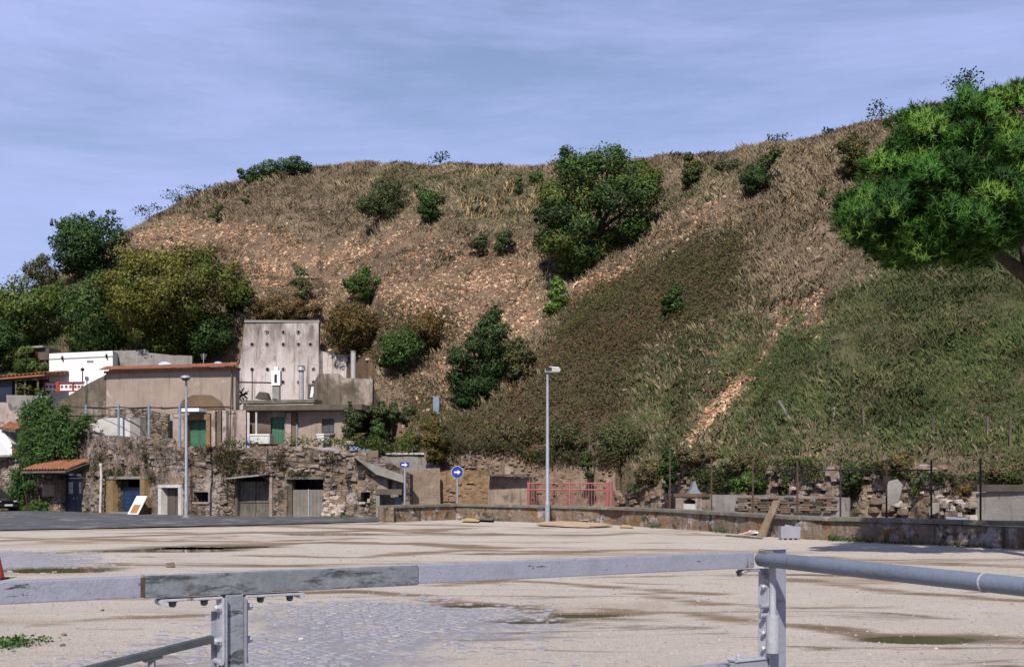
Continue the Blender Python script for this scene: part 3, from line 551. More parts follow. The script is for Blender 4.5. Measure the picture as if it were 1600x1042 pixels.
def sprig(px, pytop, pybase, width, label, pal=DARK, n=160, leaf=0.22, over=1.0, group=None):
    """small open sapling on the crest: a stem with a few leafy twigs"""
    f = hit(px, pybase); d = f[1]+over; foot = np.array([(px-800)/FPX*d, d, float(hillz((px-800)/FPX*d, d))]); top = zof(pytop, d); h = max(top-foot[2], 0.6); w = width/FPX*d/2
    t = empty('sapling', foot, label, 'sapling', group); mb = MB(); P = []
    mb.tube([foot-np.array([0, 0, 0.2]), foot+np.array([0.05*h, 0, h*0.6]), foot+np.array([0, 0, h*0.95])], [0.05, 0.035, 0.015], 5)
    for k in range(9):
        z = h*rng.uniform(0.35, 0.95); s = foot+np.array([0.03*h, 0, z]); e = s+np.array([rng.uniform(-1, 1)*w, rng.uniform(-1, 1)*w*0.6, rng.uniform(0.02, 0.25)*h])
        mb.tube([s, e], [0.022, 0.010], 4); m = n//9; P.append(e+rng.normal(0, 1, (m, 3))*np.array([0.32*w, 0.3*w, 0.10*h])+0.0)
    mb.build('stem', BARK, t); P = np.concatenate(P); Nn = unit(len(P))+np.array([0, 0, 0.6]); Nn /= np.linalg.norm(Nn, axis=1, keepdims=True)
    leaves_mesh('foliage', P, Nn, leaf*rng.uniform(0.6, 1.3, len(P)), leafcols(len(P), pal), t)
    return t

def hill_points(n, px0=-120, px1=1700, front=0.0, over=2.0):
    px = rng.uniform(px0, px1, n); ys, z0, yc, zc = profile(px); y = ys+front+(yc+over-ys-front)*rng.random(n)**0.85
    return (px-800)/FPX*y, y
def blades_mesh(name, X, Y, Z, hgt, wid, cols, nb, spread, lean, label, cat, mat=BLADE, wind=(0.25, 0.0)):
    n = len(X); N = n*nb
    bx = np.repeat(X, nb)+rng.normal(0, spread, N); by = np.repeat(Y, nb)+rng.normal(0, spread, N); bz = np.repeat(Z, nb)-0.04
    h = np.repeat(hgt, nb)*rng.uniform(0.55, 1.15, N); an = rng.normal(0, 0.45, N); w = wid*rng.uniform(0.6, 1.3, N)
    lx = rng.normal(0, lean, N)+np.repeat(np.broadcast_to(wind[0], n), nb); ly = rng.normal(0, lean, N)+np.repeat(np.broadcast_to(wind[1], n), nb)-0.10
    B = np.stack([bx, by, bz], 1); dv = np.stack([np.cos(an)*w, np.sin(an)*w*0.6, np.zeros(N)], 1); mid = B+np.stack([lx*h*0.25, ly*h*0.25, h*0.55], 1); T = B+np.stack([lx*h, ly*h, h*0.92], 1)
    VV = np.stack([B-dv, B+dv, mid+dv*0.8, T], 1).reshape(-1, 3)
    Fk = np.arange(N*4).reshape(N, 4); cc = np.repeat(np.repeat(cols, nb, 0)*rng.uniform(0.82, 1.18, (N, 1)), 4, 0); nr_ = np.repeat(np.array([0, -0.5, 0.85])+0.28*unit(N), 4, 0)
    return tag(mesh_np(name, VV, Fk, mat, col=cc, nrm=nr_), label, cat, kind='stuff')

# ------------------------------------------------------------------ walls built along a line on the ground
class Facade:
    def __init__(s, pts): s.p = [np.array([(px-800)/FPX*d, d]) for px, d in pts]
    def at(s, px):
        u = (px-800)/FPX; best = None
        for i in range(len(s.p)-1):
            p0, p1 = s.p[i], s.p[i+1]; dv = p1-p0; den = dv[0]-u*dv[1]
            if abs(den) < 1e-9: continue
            t = (u*p0[1]-p0[0])/den; pen = max(0, -t, t-1)
            if best is None or pen < best[0]: best = (pen, p0+dv*t, dv/np.linalg.norm(dv))
        p, a = best[1], best[2]; n = np.array([a[1], -a[0]])
        if np.dot(n, p) > 0: n = -n
        return p, a, n
    def pt(s, px, py, o=0.0): p, a, n = s.at(px); q = p+n*o; return np.array([q[0], q[1], zof(py, p[1])])
def fbox(mb, fc, px0, px1, py0, py1, o0, o1, zb=None, zt=None):
    p0, a0, n0 = fc.at(px0); p1, a1, n1 = fc.at(px1); d = (p0[1]+p1[1])/2
    z0 = zof(py1, d) if zb is None else zb; z1 = zof(py0, d) if zt is None else zt
    if zb is None and z0 < 0.3: z0 = 0.0
    n = (n0+n1)/2; n = n/np.linalg.norm(n); q = []
    for z in (z0, z1):
        for (p, o) in ((p0, o1), (p1, o1), (p1, o0), (p0, o0)): q.append((p[0]+n[0]*o, p[1]+n[1]*o, z))
    return mb.hexa(q)
def rough_wall(name, mat, fc, px0, px1, top, zbot=0.0, openings=(), cell=0.16, amp=0.10, thick=0.5, parent=None, jag=0.08, scale=1.2, seed=0, **tags):
    """masonry wall with an uneven face: openings are real holes with reveals; top is a list of (px, py)"""
    P = [fc.at(px0)[0]]+[p for p in fc.p if min(fc.at(px0)[0][0], fc.at(px1)[0][0])+0.05 < p[0] < max(fc.at(px0)[0][0], fc.at(px1)[0][0])-0.05]+[fc.at(px1)[0]]
    L = [0.0]
    for i in range(len(P)-1): L.append(L[-1]+np.linalg.norm(P[i+1]-P[i]))
    def s_of(px):
        q = fc.at(px)[0]; best = (1e9, 0)
        for i in range(len(P)-1):
            dv = P[i+1]-P[i]; ln = np.linalg.norm(dv); t = np.clip(np.dot(q-P[i], dv)/ln/ln, 0, 1); e = np.linalg.norm(P[i]+dv*t-q)
            if e < best[0]: best = (e, L[i]+t*ln)
        return best[1]
    ops = []
    for (a, b, c, d_) in openings:
        dd = fc.at((a+b)/2)[0][1]; zb_ = zof(d_, dd); ops.append((s_of(a), s_of(b), (zbot if zb_ < zbot+0.3 else zb_), zof(c, dd)))
    tops = sorted([(s_of(a), zof(b, fc.at(a)[0][1])) for a, b in top]); zmax = max(t[1] for t in tops)+jag
    def grid(lo, hi, extra):
        g = list(np.linspace(lo, hi, max(2, int((hi-lo)/cell)+1)))
        for e in extra:
            if lo < e < hi: g = [v for v in g if abs(v-e) > cell*0.45 or v in (lo, hi)]+[e]
        return np.array(sorted(set(g)))
    S = grid(0, L[-1], [v for o in ops for v in o[:2]]); Zr = grid(zbot, zmax, [v for o in ops for v in o[2:]])
    V = []; Nn = []; ns, nz = len(S), len(Zr)
    for s in S:
        i = min(max(np.searchsorted(L, s)-1, 0), len(P)-2); t = (s-L[i])/(L[i+1]-L[i]); p = P[i]+(P[i+1]-P[i])*t; a = (P[i+1]-P[i])/np.linalg.norm(P[i+1]-P[i]); n = np.array([a[1], -a[0]])
        if np.dot(n, p) > 0: n = -n
        tz = float(np.interp(s, [q[0] for q in tops], [q[1] for q in tops]))+jag*float(fbm(s*1.0+seed, 3.3, 0.9, 3))
        for z in Zr:
            zz = min(z, tz); o = amp*float(fbm(s+seed*7.7, zz*1.3+seed, scale, 4)); V.append((p[0]+n[0]*o, p[1]+n[1]*o, zz)); Nn.append((n[0], n[1], 0.0))
    V = np.array(V); Nn = np.array(Nn); F = []
    for i in range(ns-1):
        for j in range(nz-1):
            sm = (S[i]+S[i+1])/2; zm = (Zr[j]+Zr[j+1])/2
            if any(o[0] < sm < o[1] and o[2] < zm < o[3] for o in ops): continue
            q = (i*nz+j, (i+1)*nz+j, (i+1)*nz+j+1, i*nz+j+1)
            if V[q[3]][2]-V[q[0]][2] < 1e-4 and V[q[2]][2]-V[q[1]][2] < 1e-4: continue
            F.append(q)
    ed = {}
    for f in F:
        for k in range(4):
            e = (f[k], f[(k+1) % 4]); key = (min(e), max(e)); ed.setdefault(key, []).append(e)
    back = V-Nn*thick; off = len(V); VV = np.concatenate([V, back]); F2 = list(F)
    for key, es in ed.items():
        if len(es) == 1: a, b = es[0]; F2.append((b, a, off+a, off+b))
    mb = MB(); mb.v = [tuple(v) for v in VV.tolist()]; mb.f = F2
    used = np.unique(np.array([i for f in F2 for i in f])); rm = {int(o): k for k, o in enumerate(used)}
    mb.v = [mb.v[int(i)] for i in used]; mb.f = [tuple(rm[i] for i in f) for f in F2]
    V2 = np.array(mb.v); o0 = np.array(origin_of(parent)) if parent is not None else np.array([V2[:, 0].mean(), V2[:, 1].mean(), zbot])
    me = bpy.data.meshes.new(name); me.from_pydata((V2-o0).tolist(), [], mb.f)
    o = link_mesh(name, me, mat, parent, None if parent is not None else o0)
    return tag(o, tags.get('label'), tags.get('cat'), tags.get('group'), tags.get('kind'))

def stone_mesh(seed, name='stone'):
    r = np.random.default_rng(seed); import bmesh
    bm = bmesh.new(); bmesh.ops.create_cube(bm, size=1.0); bmesh.ops.bevel(bm, geom=list(bm.edges), offset=0.16, segments=1, affect='EDGES')
    for v in bm.verts: v.co += Vector(r.normal(0, 0.05, 3))
    me = bpy.data.meshes.new(name); bm.to_mesh(me); bm.free(); return me
_stones = {}
def stone_variant(k, mat):
    key = (k, mat.name)
    if key not in _stones:
        me = stone_mesh(k); me.materials.append(mat); _stones[key] = me
    return _stones[key]
def add_stones(parent, fc, px0, px1, py0, py1, n, mats, avoid=(), size=(0.22, 0.55), proud=0.05, courses=None, seed=1, zmin=0.05, name='stone'):
    r = random.Random(seed); org = origin_of(parent); k = 0; tries = 0; cnt = 0
    while cnt < n and tries < n*6:
        tries += 1; px = r.uniform(px0, px1); py = r.uniform(py0, py1)
        if courses: py = py0+(py1-py0)*(r.randrange(courses)+0.5)/courses
        if any(a-3 < px < b+3 and c-3 < py < d+4 for a, b, c, d in avoid): continue
        p, a, nn = fc.at(px); z = zof(py, p[1])
        if z < zmin: continue
        w = r.uniform(*size); h = w*r.uniform(0.35, 0.7)
        o = bpy.data.objects.new(name, stone_variant(r.randrange(6), r.choice(mats))); C.objects.link(o); o.parent = parent
        q = p+nn*(proud-0.12); o.location = Vector((q[0], q[1], z))-org; o.scale = (w, 0.30, h)
        o.rotation_euler = (r.uniform(-0.08, 0.08), r.uniform(-0.12, 0.12), math.atan2(a[1], a[0])+r.uniform(-0.1, 0.1)); cnt += 1

def tile_row(parent, p0, p1, down, n, rows, length=0.42, name='tile'):
    """rows of half-round roof tiles from p0 to p1, each row running along 'down'"""
    p0, p1, down = np.array(p0, float), np.array(p1, float), np.array(down, float); step = (p1-p0)/n; a = step/np.linalg.norm(step); dn = down/np.linalg.norm(down)
    up = np.cross(a, dn); up = up if up[2] > 0 else -up; r = np.linalg.norm(step)*0.5; mb = MB(); vs = []; fs = []; seg = 6
    for e in (0, 1):
        for th in (0.0, 0.03):
            for k in range(seg+1):
                an = math.pi*k/seg; rr = (r+0.0-th)*(1.0 if e == 0 else 0.9)
                vs.append(-a*math.cos(an)*rr+up*math.sin(an)*rr*0.8+dn*(0 if e == 1 else length))
    m = seg+1
    for k in range(seg):
        fs += [(k, k+1, 2*m+k+1, 2*m+k), (m+k, 3*m+k, 3*m+k+1, m+k+1), (k, m+k, m+k+1, k+1)]
    me = bpy.data.meshes.new(name); me.from_pydata([tuple(v) for v in vs], [], fs); me.materials.append(TERRACOTTA); org = np.array(origin_of(parent))
    for i in range(n):
        for q in range(rows):
            o = bpy.data.objects.new(name, me); C.objects.link(o); o.parent = parent
            o.location = tuple(p0+step*(i+0.5)+dn*(q*length*0.86)+up*(0.012*(rows-q)+random.uniform(-0.008, 0.008))-org)

# ================================================================== garages cut in the tufa bank (left)
GF = Facade([(-160, 92), (0, 80), (130, 75), (200, 70.4), (300, 66), (450, 63.8), (600, 63), (640, 62.8)])
OPEN = [(94, 128, 741, 800), (184, 226, 748, 803), (255, 283, 762, 806), (305, 327, 767, 784), (371, 424, 745, 808), (449, 505, 748, 809), (564, 578, 769, 785), (594, 627, 772, 808)]
bank = rough_wall('garage_bank_wall', TUFA, GF, -160, 640, [(-160, 712), (30, 712), (40, 668), (70, 664), (142, 676), (150, 681), (254, 683), (258, 699), (330, 700), (372, 703), (400, 697), (470, 699), (560, 712), (600, 716), (640, 740)],
                  openings=OPEN, amp=0.22, thick=0.7, jag=0.10, scale=1.5, seed=2, label='rough tufa bank wall with garage doors let into it', cat='wall')
add_stones(bank, GF, 0, 34, 716, 790, 30, [STONE_A, STONE_B], OPEN, (0.25, 0.6), 0.10, seed=3)
add_stones(bank, GF, 128, 160, 738, 798, 70, [STONE_A, STONE_B], OPEN, (0.3, 0.6), 0.10, courses=12, seed=4)
add_stones(bank, GF, 150, 560, 690, 800, 150, [STONE_A, STONE_B, STONE_B, TUFA, TUFA], OPEN, (0.16, 0.42), 0.06, seed=5)
add_stones(bank, GF, 506, 535, 770, 806, 60, [STONE_W, STONE_W, STONE_C], OPEN, (0.28, 0.55), 0.14, courses=7, seed=6)
add_stones(bank, GF, 380, 600, 706, 745, 60, [STONE_A, TUFA, STONE_B], OPEN, (0.2, 0.4), 0.06, courses=6, seed=8)

def facade_thing(name, fc, px, py, label, cat, group=None, o=0.0):
    p = fc.pt(px, py, o); p[2] = max(p[2], 0.0) if p[2] < 0.5 else p[2]
    return empty(name, p, label, cat, group)
def part(root, name, mat, *boxes, fc=None, **kw):
    mb = MB()
    for b in boxes: fbox(mb, fc, *b, **kw)
    return mb.build(name, mat, root)

# door under the tiled canopy
t = facade_thing('double_door', GF, 111, 797, 'dark blue double door with pale panes under a tiled canopy', 'door')
for (a, b) in ((95, 110.6), (111.4, 127)):
    lf = part(t, 'door_leaf', DARK_BLUE, (a, b, 747, 800, -0.42, -0.36), fc=GF)
    m_ = (a+b)/2; part(lf, 'pane', PANE, (m_-3.4, m_+3.4, 753, 762, -0.36, -0.345), fc=GF); part(lf, 'pane', PANE, (m_-3.0, m_+3.6, 763, 771, -0.36, -0.345), fc=GF)
    part(lf, 'handle', STEEL, (m_+(5 if a < 100 else -6), m_+(6 if a < 100 else -5), 777, 780, -0.36, -0.31), fc=GF)
part(t, 'lintel', DARK_BLUE, (94, 128, 741.5, 746.8, -0.44, -0.34), fc=GF)
t = facade_thing('tiled_canopy', GF, 104, 736, 'small terracotta tiled canopy over the dark blue door', 'canopy')
pA, pB = GF.pt(72, 722, 0.0), GF.pt(140, 722, 0.0); pn = GF.at(104)[2]; pB[2] = pA[2]
mb = MB(); q = [pA, pB, pB+np.array([pn[0]*1.7, pn[1]*1.7, -0.55]), pA+np.array([pn[0]*1.7, pn[1]*1.7, -0.55])]
mb.prism([v-np.array([0, 0, 0.05]) for v in q], (0, 0, -0.09)); mb.build('deck', OLDWOOD, t)
tile_row(t, pA, pB, (pn[0]*1.7, pn[1]*1.7, -0.55), 15, 5, 0.40)
for s in (0.04, 0.96):
    v0 = pA*(1-s)+pB*s; mb = MB(); mb.tube([v0+np.array([0, 0, -1.1]), v0+np.array([pn[0]*1.4, pn[1]*1.4, -0.62])], 0.05, 6); mb.build('bracket', OLDWOOD, t)
t = facade_thing('meter_box', GF, 82, 776, 'brown wooden meter box beside the dark blue door', 'box')
part(t, 'cabinet', BOARD, (73, 91, 757, 775, 0.0, 0.32), fc=GF); part(t, 'lid', OLDWOOD, (72, 92, 755, 757, 0.0, 0.38), fc=GF); part(t, 'door', BOARD, (75, 89, 759, 773, 0.32, 0.345), fc=GF)
# white rainwater pipe
pp = [GF.pt(166.5, 728, 0.35), GF.pt(167.5, 745, 0.35), GF.pt(166.5, 775, 0.35), GF.pt(165.5, 803, 0.35)]; pp[-1][2] = 0.0
mb = MB(); mb.tube(pp, 0.075, 10); mb.tube([pp[0]+np.array([0, 0, -0.02]), pp[0]+np.array([0, 0, 0.16])], 0.11, 10); mb.build('rainwater_pipe', WHITE_DIRTY, smooth=True, label='pale upright rainwater pipe left of the ochre garage', cat='pipe')
# ochre garage with blue sheet
t = facade_thing('garage_doorway', GF, 205, 802, 'garage doorway with ochre jambs and a blue sheet inside', 'garage')
part(t, 'jamb', OCHRE, (173.5, 184, 750, 802, -0.5, 0.30), fc=GF); part(t, 'jamb', OCHRE, (226, 233, 748, 802, -0.5, 0.30), fc=GF); part(t, 'lintel', CONC_GREY, (173.5, 233, 744, 748.2, -0.5, 0.31), fc=GF)
sh = part(t, 'shutter', BLUE_TARP, (184.5, 225.5, 761, 802, -0.36, -0.30), fc=GF)
for k in range(6): part(sh, 'slat', BLUE_TARP, (185, 225, 762+6.6*k, 768+6.6*k, -0.30, -0.275), fc=GF)
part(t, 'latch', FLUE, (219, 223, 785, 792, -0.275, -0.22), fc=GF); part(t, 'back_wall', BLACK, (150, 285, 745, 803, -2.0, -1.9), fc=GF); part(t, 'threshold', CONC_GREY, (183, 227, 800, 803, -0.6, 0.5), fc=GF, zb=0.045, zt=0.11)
# advertising easel
t = facade_thing('easel_board', GF, 239, 805, 'white framed board with orange panel leaning by the small door', 'board', o=0.9)
q0, q1 = GF.pt(228, 804, 1.1), GF.pt(244, 804, 1.1); q0[2] = q1[2] = 0.05; na = GF.at(236)[2]; tilt = np.array([-na[0]*0.45+0.08, -na[1]*0.45, 0.95])
def panel(r0, r1, h0, h1, o): return [q0*(1-r)+q1*r+tilt*h+np.array([na[0], na[1], 0.2])*o for r, h in ((r0, h0), (r1, h0), (r1, h1), (r0, h1))]
mb = MB(); mb.prism(panel(0, 1, 0, 1.05, 0), np.array([na[0], na[1], 0.2])*0.04); mb.build('board', WHITE, t)
mb = MB(); mb.prism(panel(0.2, 0.86, 0.06, 0.55, 0.043), np.array([na[0], na[1], 0.2])*0.01); mb.build('panel', ORANGEWOOD, t)
mb = MB(); mb.tube([q0*0.5+q1*0.5+tilt*0.98, q0*0.5+q1*0.5+np.array([-na[0]*0.9, -na[1]*0.9, 0.0])], 0.025, 6); mb.build('strut', OLDWOOD, t)
# small dark door
t = facade_thing('cellar_door', GF, 269, 805, 'small dark double door with whitewashed surround beside the lamp post', 'door')
part(t, 'surround', WHITE_DIRTY, (251, 256, 760, 805, -0.3, 0.17), fc=GF); part(t, 'surround', WHITE_DIRTY, (282.5, 287, 760, 805, -0.3, 0.17), fc=GF); part(t, 'lintel', WHITE_DIRTY, (251, 287, 757, 761.6, -0.3, 0.19), fc=GF)
for (a, b) in ((256, 269), (269.6, 282.5)):
    lf = part(t, 'door_leaf', CONC_DARK, (a, b, 761.6, 805, -0.3, -0.22), fc=GF)
    for k in range(3): part(lf, 'board', CONC_DARK, (a+0.5+k*4.2, a+4.3+k*4.2, 763, 804, -0.22, -0.20), fc=GF)
# barred opening
t = facade_thing('vent_opening', GF, 316, 784, 'small dark square opening in the tufa right of the lamp post', 'opening')
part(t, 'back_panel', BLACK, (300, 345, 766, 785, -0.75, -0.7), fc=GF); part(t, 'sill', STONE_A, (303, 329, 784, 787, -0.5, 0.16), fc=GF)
for k in range(3): part(t, 'bar', IRON, (310+5*k, 310.7+5*k, 767, 784, -0.3, -0.27), fc=GF)
# old grey wooden garage
t = facade_thing('wooden_garage_door', GF, 398, 808, 'old grey wooden garage door under a rusted sheet canopy', 'garage door')
for k in range(2):
    a, b = (373, 397.5) if k == 0 else (398.3, 422.5); lf = part(t, 'door_leaf', OLDWOOD, (a, b, 752, 808, -0.22, -0.15), fc=GF)
    for j in range(5): part(lf, 'plank', OLDWOOD, (a+0.3+j*4.85, a+4.8+j*4.85, 753, 807, -0.15, -0.125-0.01*(j % 2)), fc=GF)
    for pyy in (762, 782, 800): part(lf, 'rail', OLDWOOD, (a, b, pyy, pyy+3, -0.115, -0.09), fc=GF)
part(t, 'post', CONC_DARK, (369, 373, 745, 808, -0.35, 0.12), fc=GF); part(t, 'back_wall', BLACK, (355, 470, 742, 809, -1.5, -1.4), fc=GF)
part(t, 'post', STONE_A, (422.5, 427, 745, 808, -0.35, 0.12), fc=GF)
t = facade_thing('sheet_canopy', GF, 398, 745, 'rusted metal sheet canopy over the grey wooden garage door', 'canopy')
mb = MB(); c0, c1 = GF.pt(370, 744, -0.1), GF.pt(423, 739, -0.1); f0, f1 = GF.pt(370, 747, 1.1), GF.pt(423, 742, 1.1); mb.prism([c0, c1, f1, f0], (0, 0, -0.06)); mb.build('sheet', CONC_GREY, t)
for v, w_ in ((c0, f0), (c1, f1)): mb = MB(); mb.tube([v+np.array([0, 0, -0.5]), v*0.15+w_*0.85+np.array([0, 0, -0.06])], 0.03, 6); mb.build('bracket', IRON, t)
# grey metal garage
t = facade_thing('metal_garage_door', GF, 478, 809, 'rusty grey metal double garage door with dark gap above', 'garage door')
part(t, 'lintel', OLDWOOD, (447, 507, 744.5, 748.6, -0.5, 0.16), fc=GF); part(t, 'frame', CONC_DARK, (449, 455, 748.6, 809, -0.5, -0.1), fc=GF)
for k in range(2):
    a, b = (455, 480) if k == 0 else (481, 505); lf = part(t, 'door_leaf', RUSTDOOR, (a, b, 765, 809, -0.3, -0.23), fc=GF)
    for j in range(4): part(lf, 'panel', RUSTDOOR, (a+0.6+j*6.0, a+5.6+j*6.0, 767, 808, -0.23, -0.205), fc=GF)
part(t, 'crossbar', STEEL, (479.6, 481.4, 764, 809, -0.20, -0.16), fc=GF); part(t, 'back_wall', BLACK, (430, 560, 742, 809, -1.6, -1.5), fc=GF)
t = facade_thing('wall_hole', GF, 571, 785, 'small dark hole with stone edge near the end of the bank', 'opening')
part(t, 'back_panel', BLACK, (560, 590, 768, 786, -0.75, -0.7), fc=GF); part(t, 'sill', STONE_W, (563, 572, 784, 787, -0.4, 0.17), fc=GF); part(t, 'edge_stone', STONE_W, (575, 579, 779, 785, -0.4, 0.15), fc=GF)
t = facade_thing('ramp_doorway', GF, 610, 806, 'low doorway with grey panel under the sloping ramp wall', 'doorway')
part(t, 'jamb', CONC_GREY, (590, 595, 768, 808, -0.5, 0.25), fc=GF); part(t, 'door_panel', RUSTDOOR, (597, 612, 777, 808, -0.6, -0.54), fc=GF); part(t, 'door_panel', STEEL_BLUE, (612.5, 627, 776, 808, -0.6, -0.53), fc=GF)
part(t, 'lintel', CONC_DARK, (589, 630, 764, 772.5, -0.5, 0.30), fc=GF)
# ramp parapet with concrete slab, right end of the bank
mb = MB(); a0, a1, a2, a3 = GF.pt(560, 716, 0.5), GF.pt(634, 742, 0.5), GF.pt(634, 754, 0.5), GF.pt(592, 741, 0.5)
mb.prism([a0, a1, a2, a3], (-0.2, 0.6, 0)); mb.build('ramp_parapet', CONC_GREY, label='sloping concrete ramp parapet above the low doorway', cat='parapet')
MF = Facade([(600, 68.5), (690, 69.2), (830, 67.5), (965, 64.5)])
rw = rough_wall('retaining_wall', CONC_GREY, MF, 596, 692, [(596, 713), (650, 709), (692, 710)], openings=(), amp=0.06, thick=0.4, seed=9, label='pale concrete retaining wall behind the arrow signs', cat='wall')
mb = MB(); fbox(mb, MF, 604, 662, 707.2, 710, -0.45, 0.12); mb.build('cap', WHITE_DIRTY, rw)
rough_wall('plaster_wall', surf('ochre_plaster', (0.33, 0.26, 0.20), (0.24, 0.175, 0.12), 0.9, bump=0.4, patches=[((0.14, 0.10, 0.06), 0.9, 0.56, 0.66)], streak=((0.10, 0.075, 0.05), 0.56, 0.74)),
           Facade([(630, 64.2), (688, 65.5)]), 628, 688, [(628, 737), (660, 734), (688, 731)], amp=0.10, thick=0.4, seed=10, label='beige plastered wall between the two arrow signs', cat='wall')
bw = rough_wall('brick_wall', BRICK, MF, 690, 826, [(690, 703), (745, 702), (795, 703), (815, 712), (826, 722)], amp=0.08, thick=0.5, seed=11, label='old brick retaining wall with bushes on top behind the round sign', cat='wall')
add_stones(bw, MF, 695, 820, 706, 738, 50, [STONE_C, BRICK, BRICK], (), (0.16, 0.28), 0.03, courses=10, seed=12, name='brick')
WF2 = Facade([(684, 66.3), (765, 66.2)])
ow = rough_wall('orange_masonry_wall', BRICK_ORANGE, WF2, 684, 764, [(684, 738), (700, 734), (764, 736)], amp=0.16, thick=0.5, seed=13, label='orange crumbling masonry wall behind the round arrow sign', cat='wall')
add_stones(ow, WF2, 690, 762, 752, 786, 50, [STONE_C, BRICK_ORANGE, STONE_C], (), (0.2, 0.45), 0.06, seed=14)
pw = rough_wall('plaster_panel_wall', surf('drab_plaster', (0.33, 0.265, 0.22), (0.24, 0.18, 0.14), 1.0, bump=0.3, patches=[((0.14, 0.105, 0.075), 1.0, 0.55, 0.64), ((0.5, 0.46, 0.45), 1.3, 0.64, 0.69)], streak=((0.12, 0.09, 0.06), 0.54, 0.7)), Facade([(763, 66.0), (828, 65.4)]), 763, 828, [(763, 744), (828, 744)], amp=0.06, thick=0.5, seed=15, label='pinkish plastered wall left of the red gate', cat='wall')
mb = MB(); fbox(mb, Facade([(755, 65.6), (826, 65.0)]), 762, 825, 740.5, 743.5, -0.5, 0.25); mb.build('coping', CONC_DARK, pw)
for (a, b, m_) in ((816, 820, WHITE), (806, 808, WHITE_DIRTY)): mb = MB(); fbox(mb, Facade([(763, 66.0), (828, 65.4)]), a, b, 742, 747, 0.05, 0.30); mb.build('lamp_bracket', m_, pw)
gw = rough_wall('gate_back_wall', BRICK, MF, 824, 962, [(824, 720), (870, 718), (905, 724), (962, 722)], amp=0.10, thick=0.5, seed=16, label='brick wall with dark streaks standing behind the red gate', cat='wall')
add_stones(gw, MF, 828, 956, 724, 780, 50, [STONE_C, BRICK, BRICK], (), (0.16, 0.28), 0.03, courses=18, seed=17, name='brick')

# terrace above the bank
mb = MB(); tp = [(-40, 92), (-33, 80.6), (-26.3, 75.6), (-22, 71), (-17, 66.6), (-11.5, 64.4), (-6.9, 63.7), (-7.4, 69), (-8, 78), (-9, 88), (-10, 92)]
zt = lambda x: 3.45+0.9*np.clip((-x-17)/6, 0, 1)
mb.prism([(x, y, zt(x)) for x, y in tp], (0, 0, -0.35)); mb.build('terrace', surf('terrace_earth', (0.20, 0.165, 0.12), (0.12, 0.105, 0.065), 0.8, bump=0.5), kind='structure')

# ================================================================== upper buildings, left
BF = Facade([(40, 80.5), (168, 76.5), (368, 74), (400, 73.8)])
t = facade_thing('beige_house', BF, 268, 690, 'beige plastered house with tile coped wall above the garages', 'house')
GD = (295, 325, 656, 698)
rough_wall('wall', PLASTER_BEIGE, BF, 166, 368, [(166, 582), (368, 576)], zbot=3.0, openings=[GD], amp=0.03, thick=0.5, parent=t, jag=0.0, scale=3.0, seed=20)
rough_wall('base_wall', PLASTER_STAIN, BF, 262, 296, [(262, 648), (275, 640), (296, 638)], zbot=3.0, amp=0.05, thick=0.1, parent=t, seed=21)
BF_o = Facade([(40, 80.3), (168, 76.3), (368, 73.8), (400, 73.6)]); BF_o2 = Facade([(40, 80.1), (168, 76.1), (368, 73.65), (400, 73.45)])
rough_wall('stain_patch', PLASTER_BROWN, BF_o, 278, 352, [(278, 640), (285, 625), (300, 617), (330, 617), (345, 628), (352, 642)], zbot=zof(645, 74), amp=0.02, thick=0.12, parent=t, jag=0.05, seed=22)
rough_wall('base_wall', PLASTER_PINK, BF_o2, 262, 384, [(262, 648), (300, 644), (345, 641), (384, 640)], zbot=3.0, openings=[GD], amp=0.07, thick=0.2, parent=t, seed=23)
for a, b in ((290, 295.2), (324.8, 331)): part(t, 'door_surround', BRICK_ORANGE, (a, b, 652, 698, -0.1, 0.22), fc=BF_o2)
part(t, 'door_surround', BRICK_ORANGE, (290, 331, 648, 656.2, -0.1, 0.24), fc=BF_o2)
for a, b in ((295, 309.7), (310.3, 325)):
    d_ = part(t, 'door', GREEN_DOOR, (a, b, 656, 698, -0.25, -0.18), fc=BF_o2); part(d_, 'panel', GREEN_DOOR, (a+2, b-2, 660, 674, -0.18, -0.16), fc=BF_o2); part(d_, 'panel', GREEN_DOOR, (a+2, b-2, 678, 694, -0.18, -0.16), fc=BF_o2)
part(t, 'awning', WHITE, (296, 323, 639, 644, 0.0, 0.9), fc=BF_o2)
for a in (334, 343, 352): part(t, 'buttress', (PLASTER_STAIN if a == 343 else PLASTER_PINK), (a, a+6, 642, 698, -0.05, 0.30+0.05*(a == 352)), fc=BF_o2)
e0, e1 = BF.pt(165, 577, 0.25), BF.pt(370, 571.5, 0.25); bn_ = BF.at(268)[2]
tile_row(t, e0+np.array([-bn_[0], -bn_[1], 0.35])*0.4, e1+np.array([-bn_[0], -bn_[1], 0.35])*0.4, (bn_[0]*0.6, bn_[1]*0.6, -0.2), 48, 2, 0.42)
part(t, 'cornice', TERRACOTTA, (165, 369, 577, 580.5, -0.5, 0.16), fc=BF)
mb = MB(); r0, r1, r2, r3 = BF.pt(166, 577, -0.2), BF.pt(368, 572, -0.2), Wp(369, 577, 80.5), Wp(200, 578, 80.5); r2[2] = r1[2]-0.3; r3[2] = r0[2]-0.3; mb.prism([r0, r1, r2, r3], (0, 0, -0.3)); mb.build('roof', CONC_GREY, t)
mb = MB(); q = BF.pt(367.6, 577, -0.5); w_ = Wp(368.4, 577, 80.5); mb.prism([(q[0], q[1], 3.0), (w_[0], w_[1], 3.0), (w_[0], w_[1], q[2]-0.3), tuple(q)], (-0.3, 0, 0)); mb.build('side_wall', PLASTER_STAIN, t)
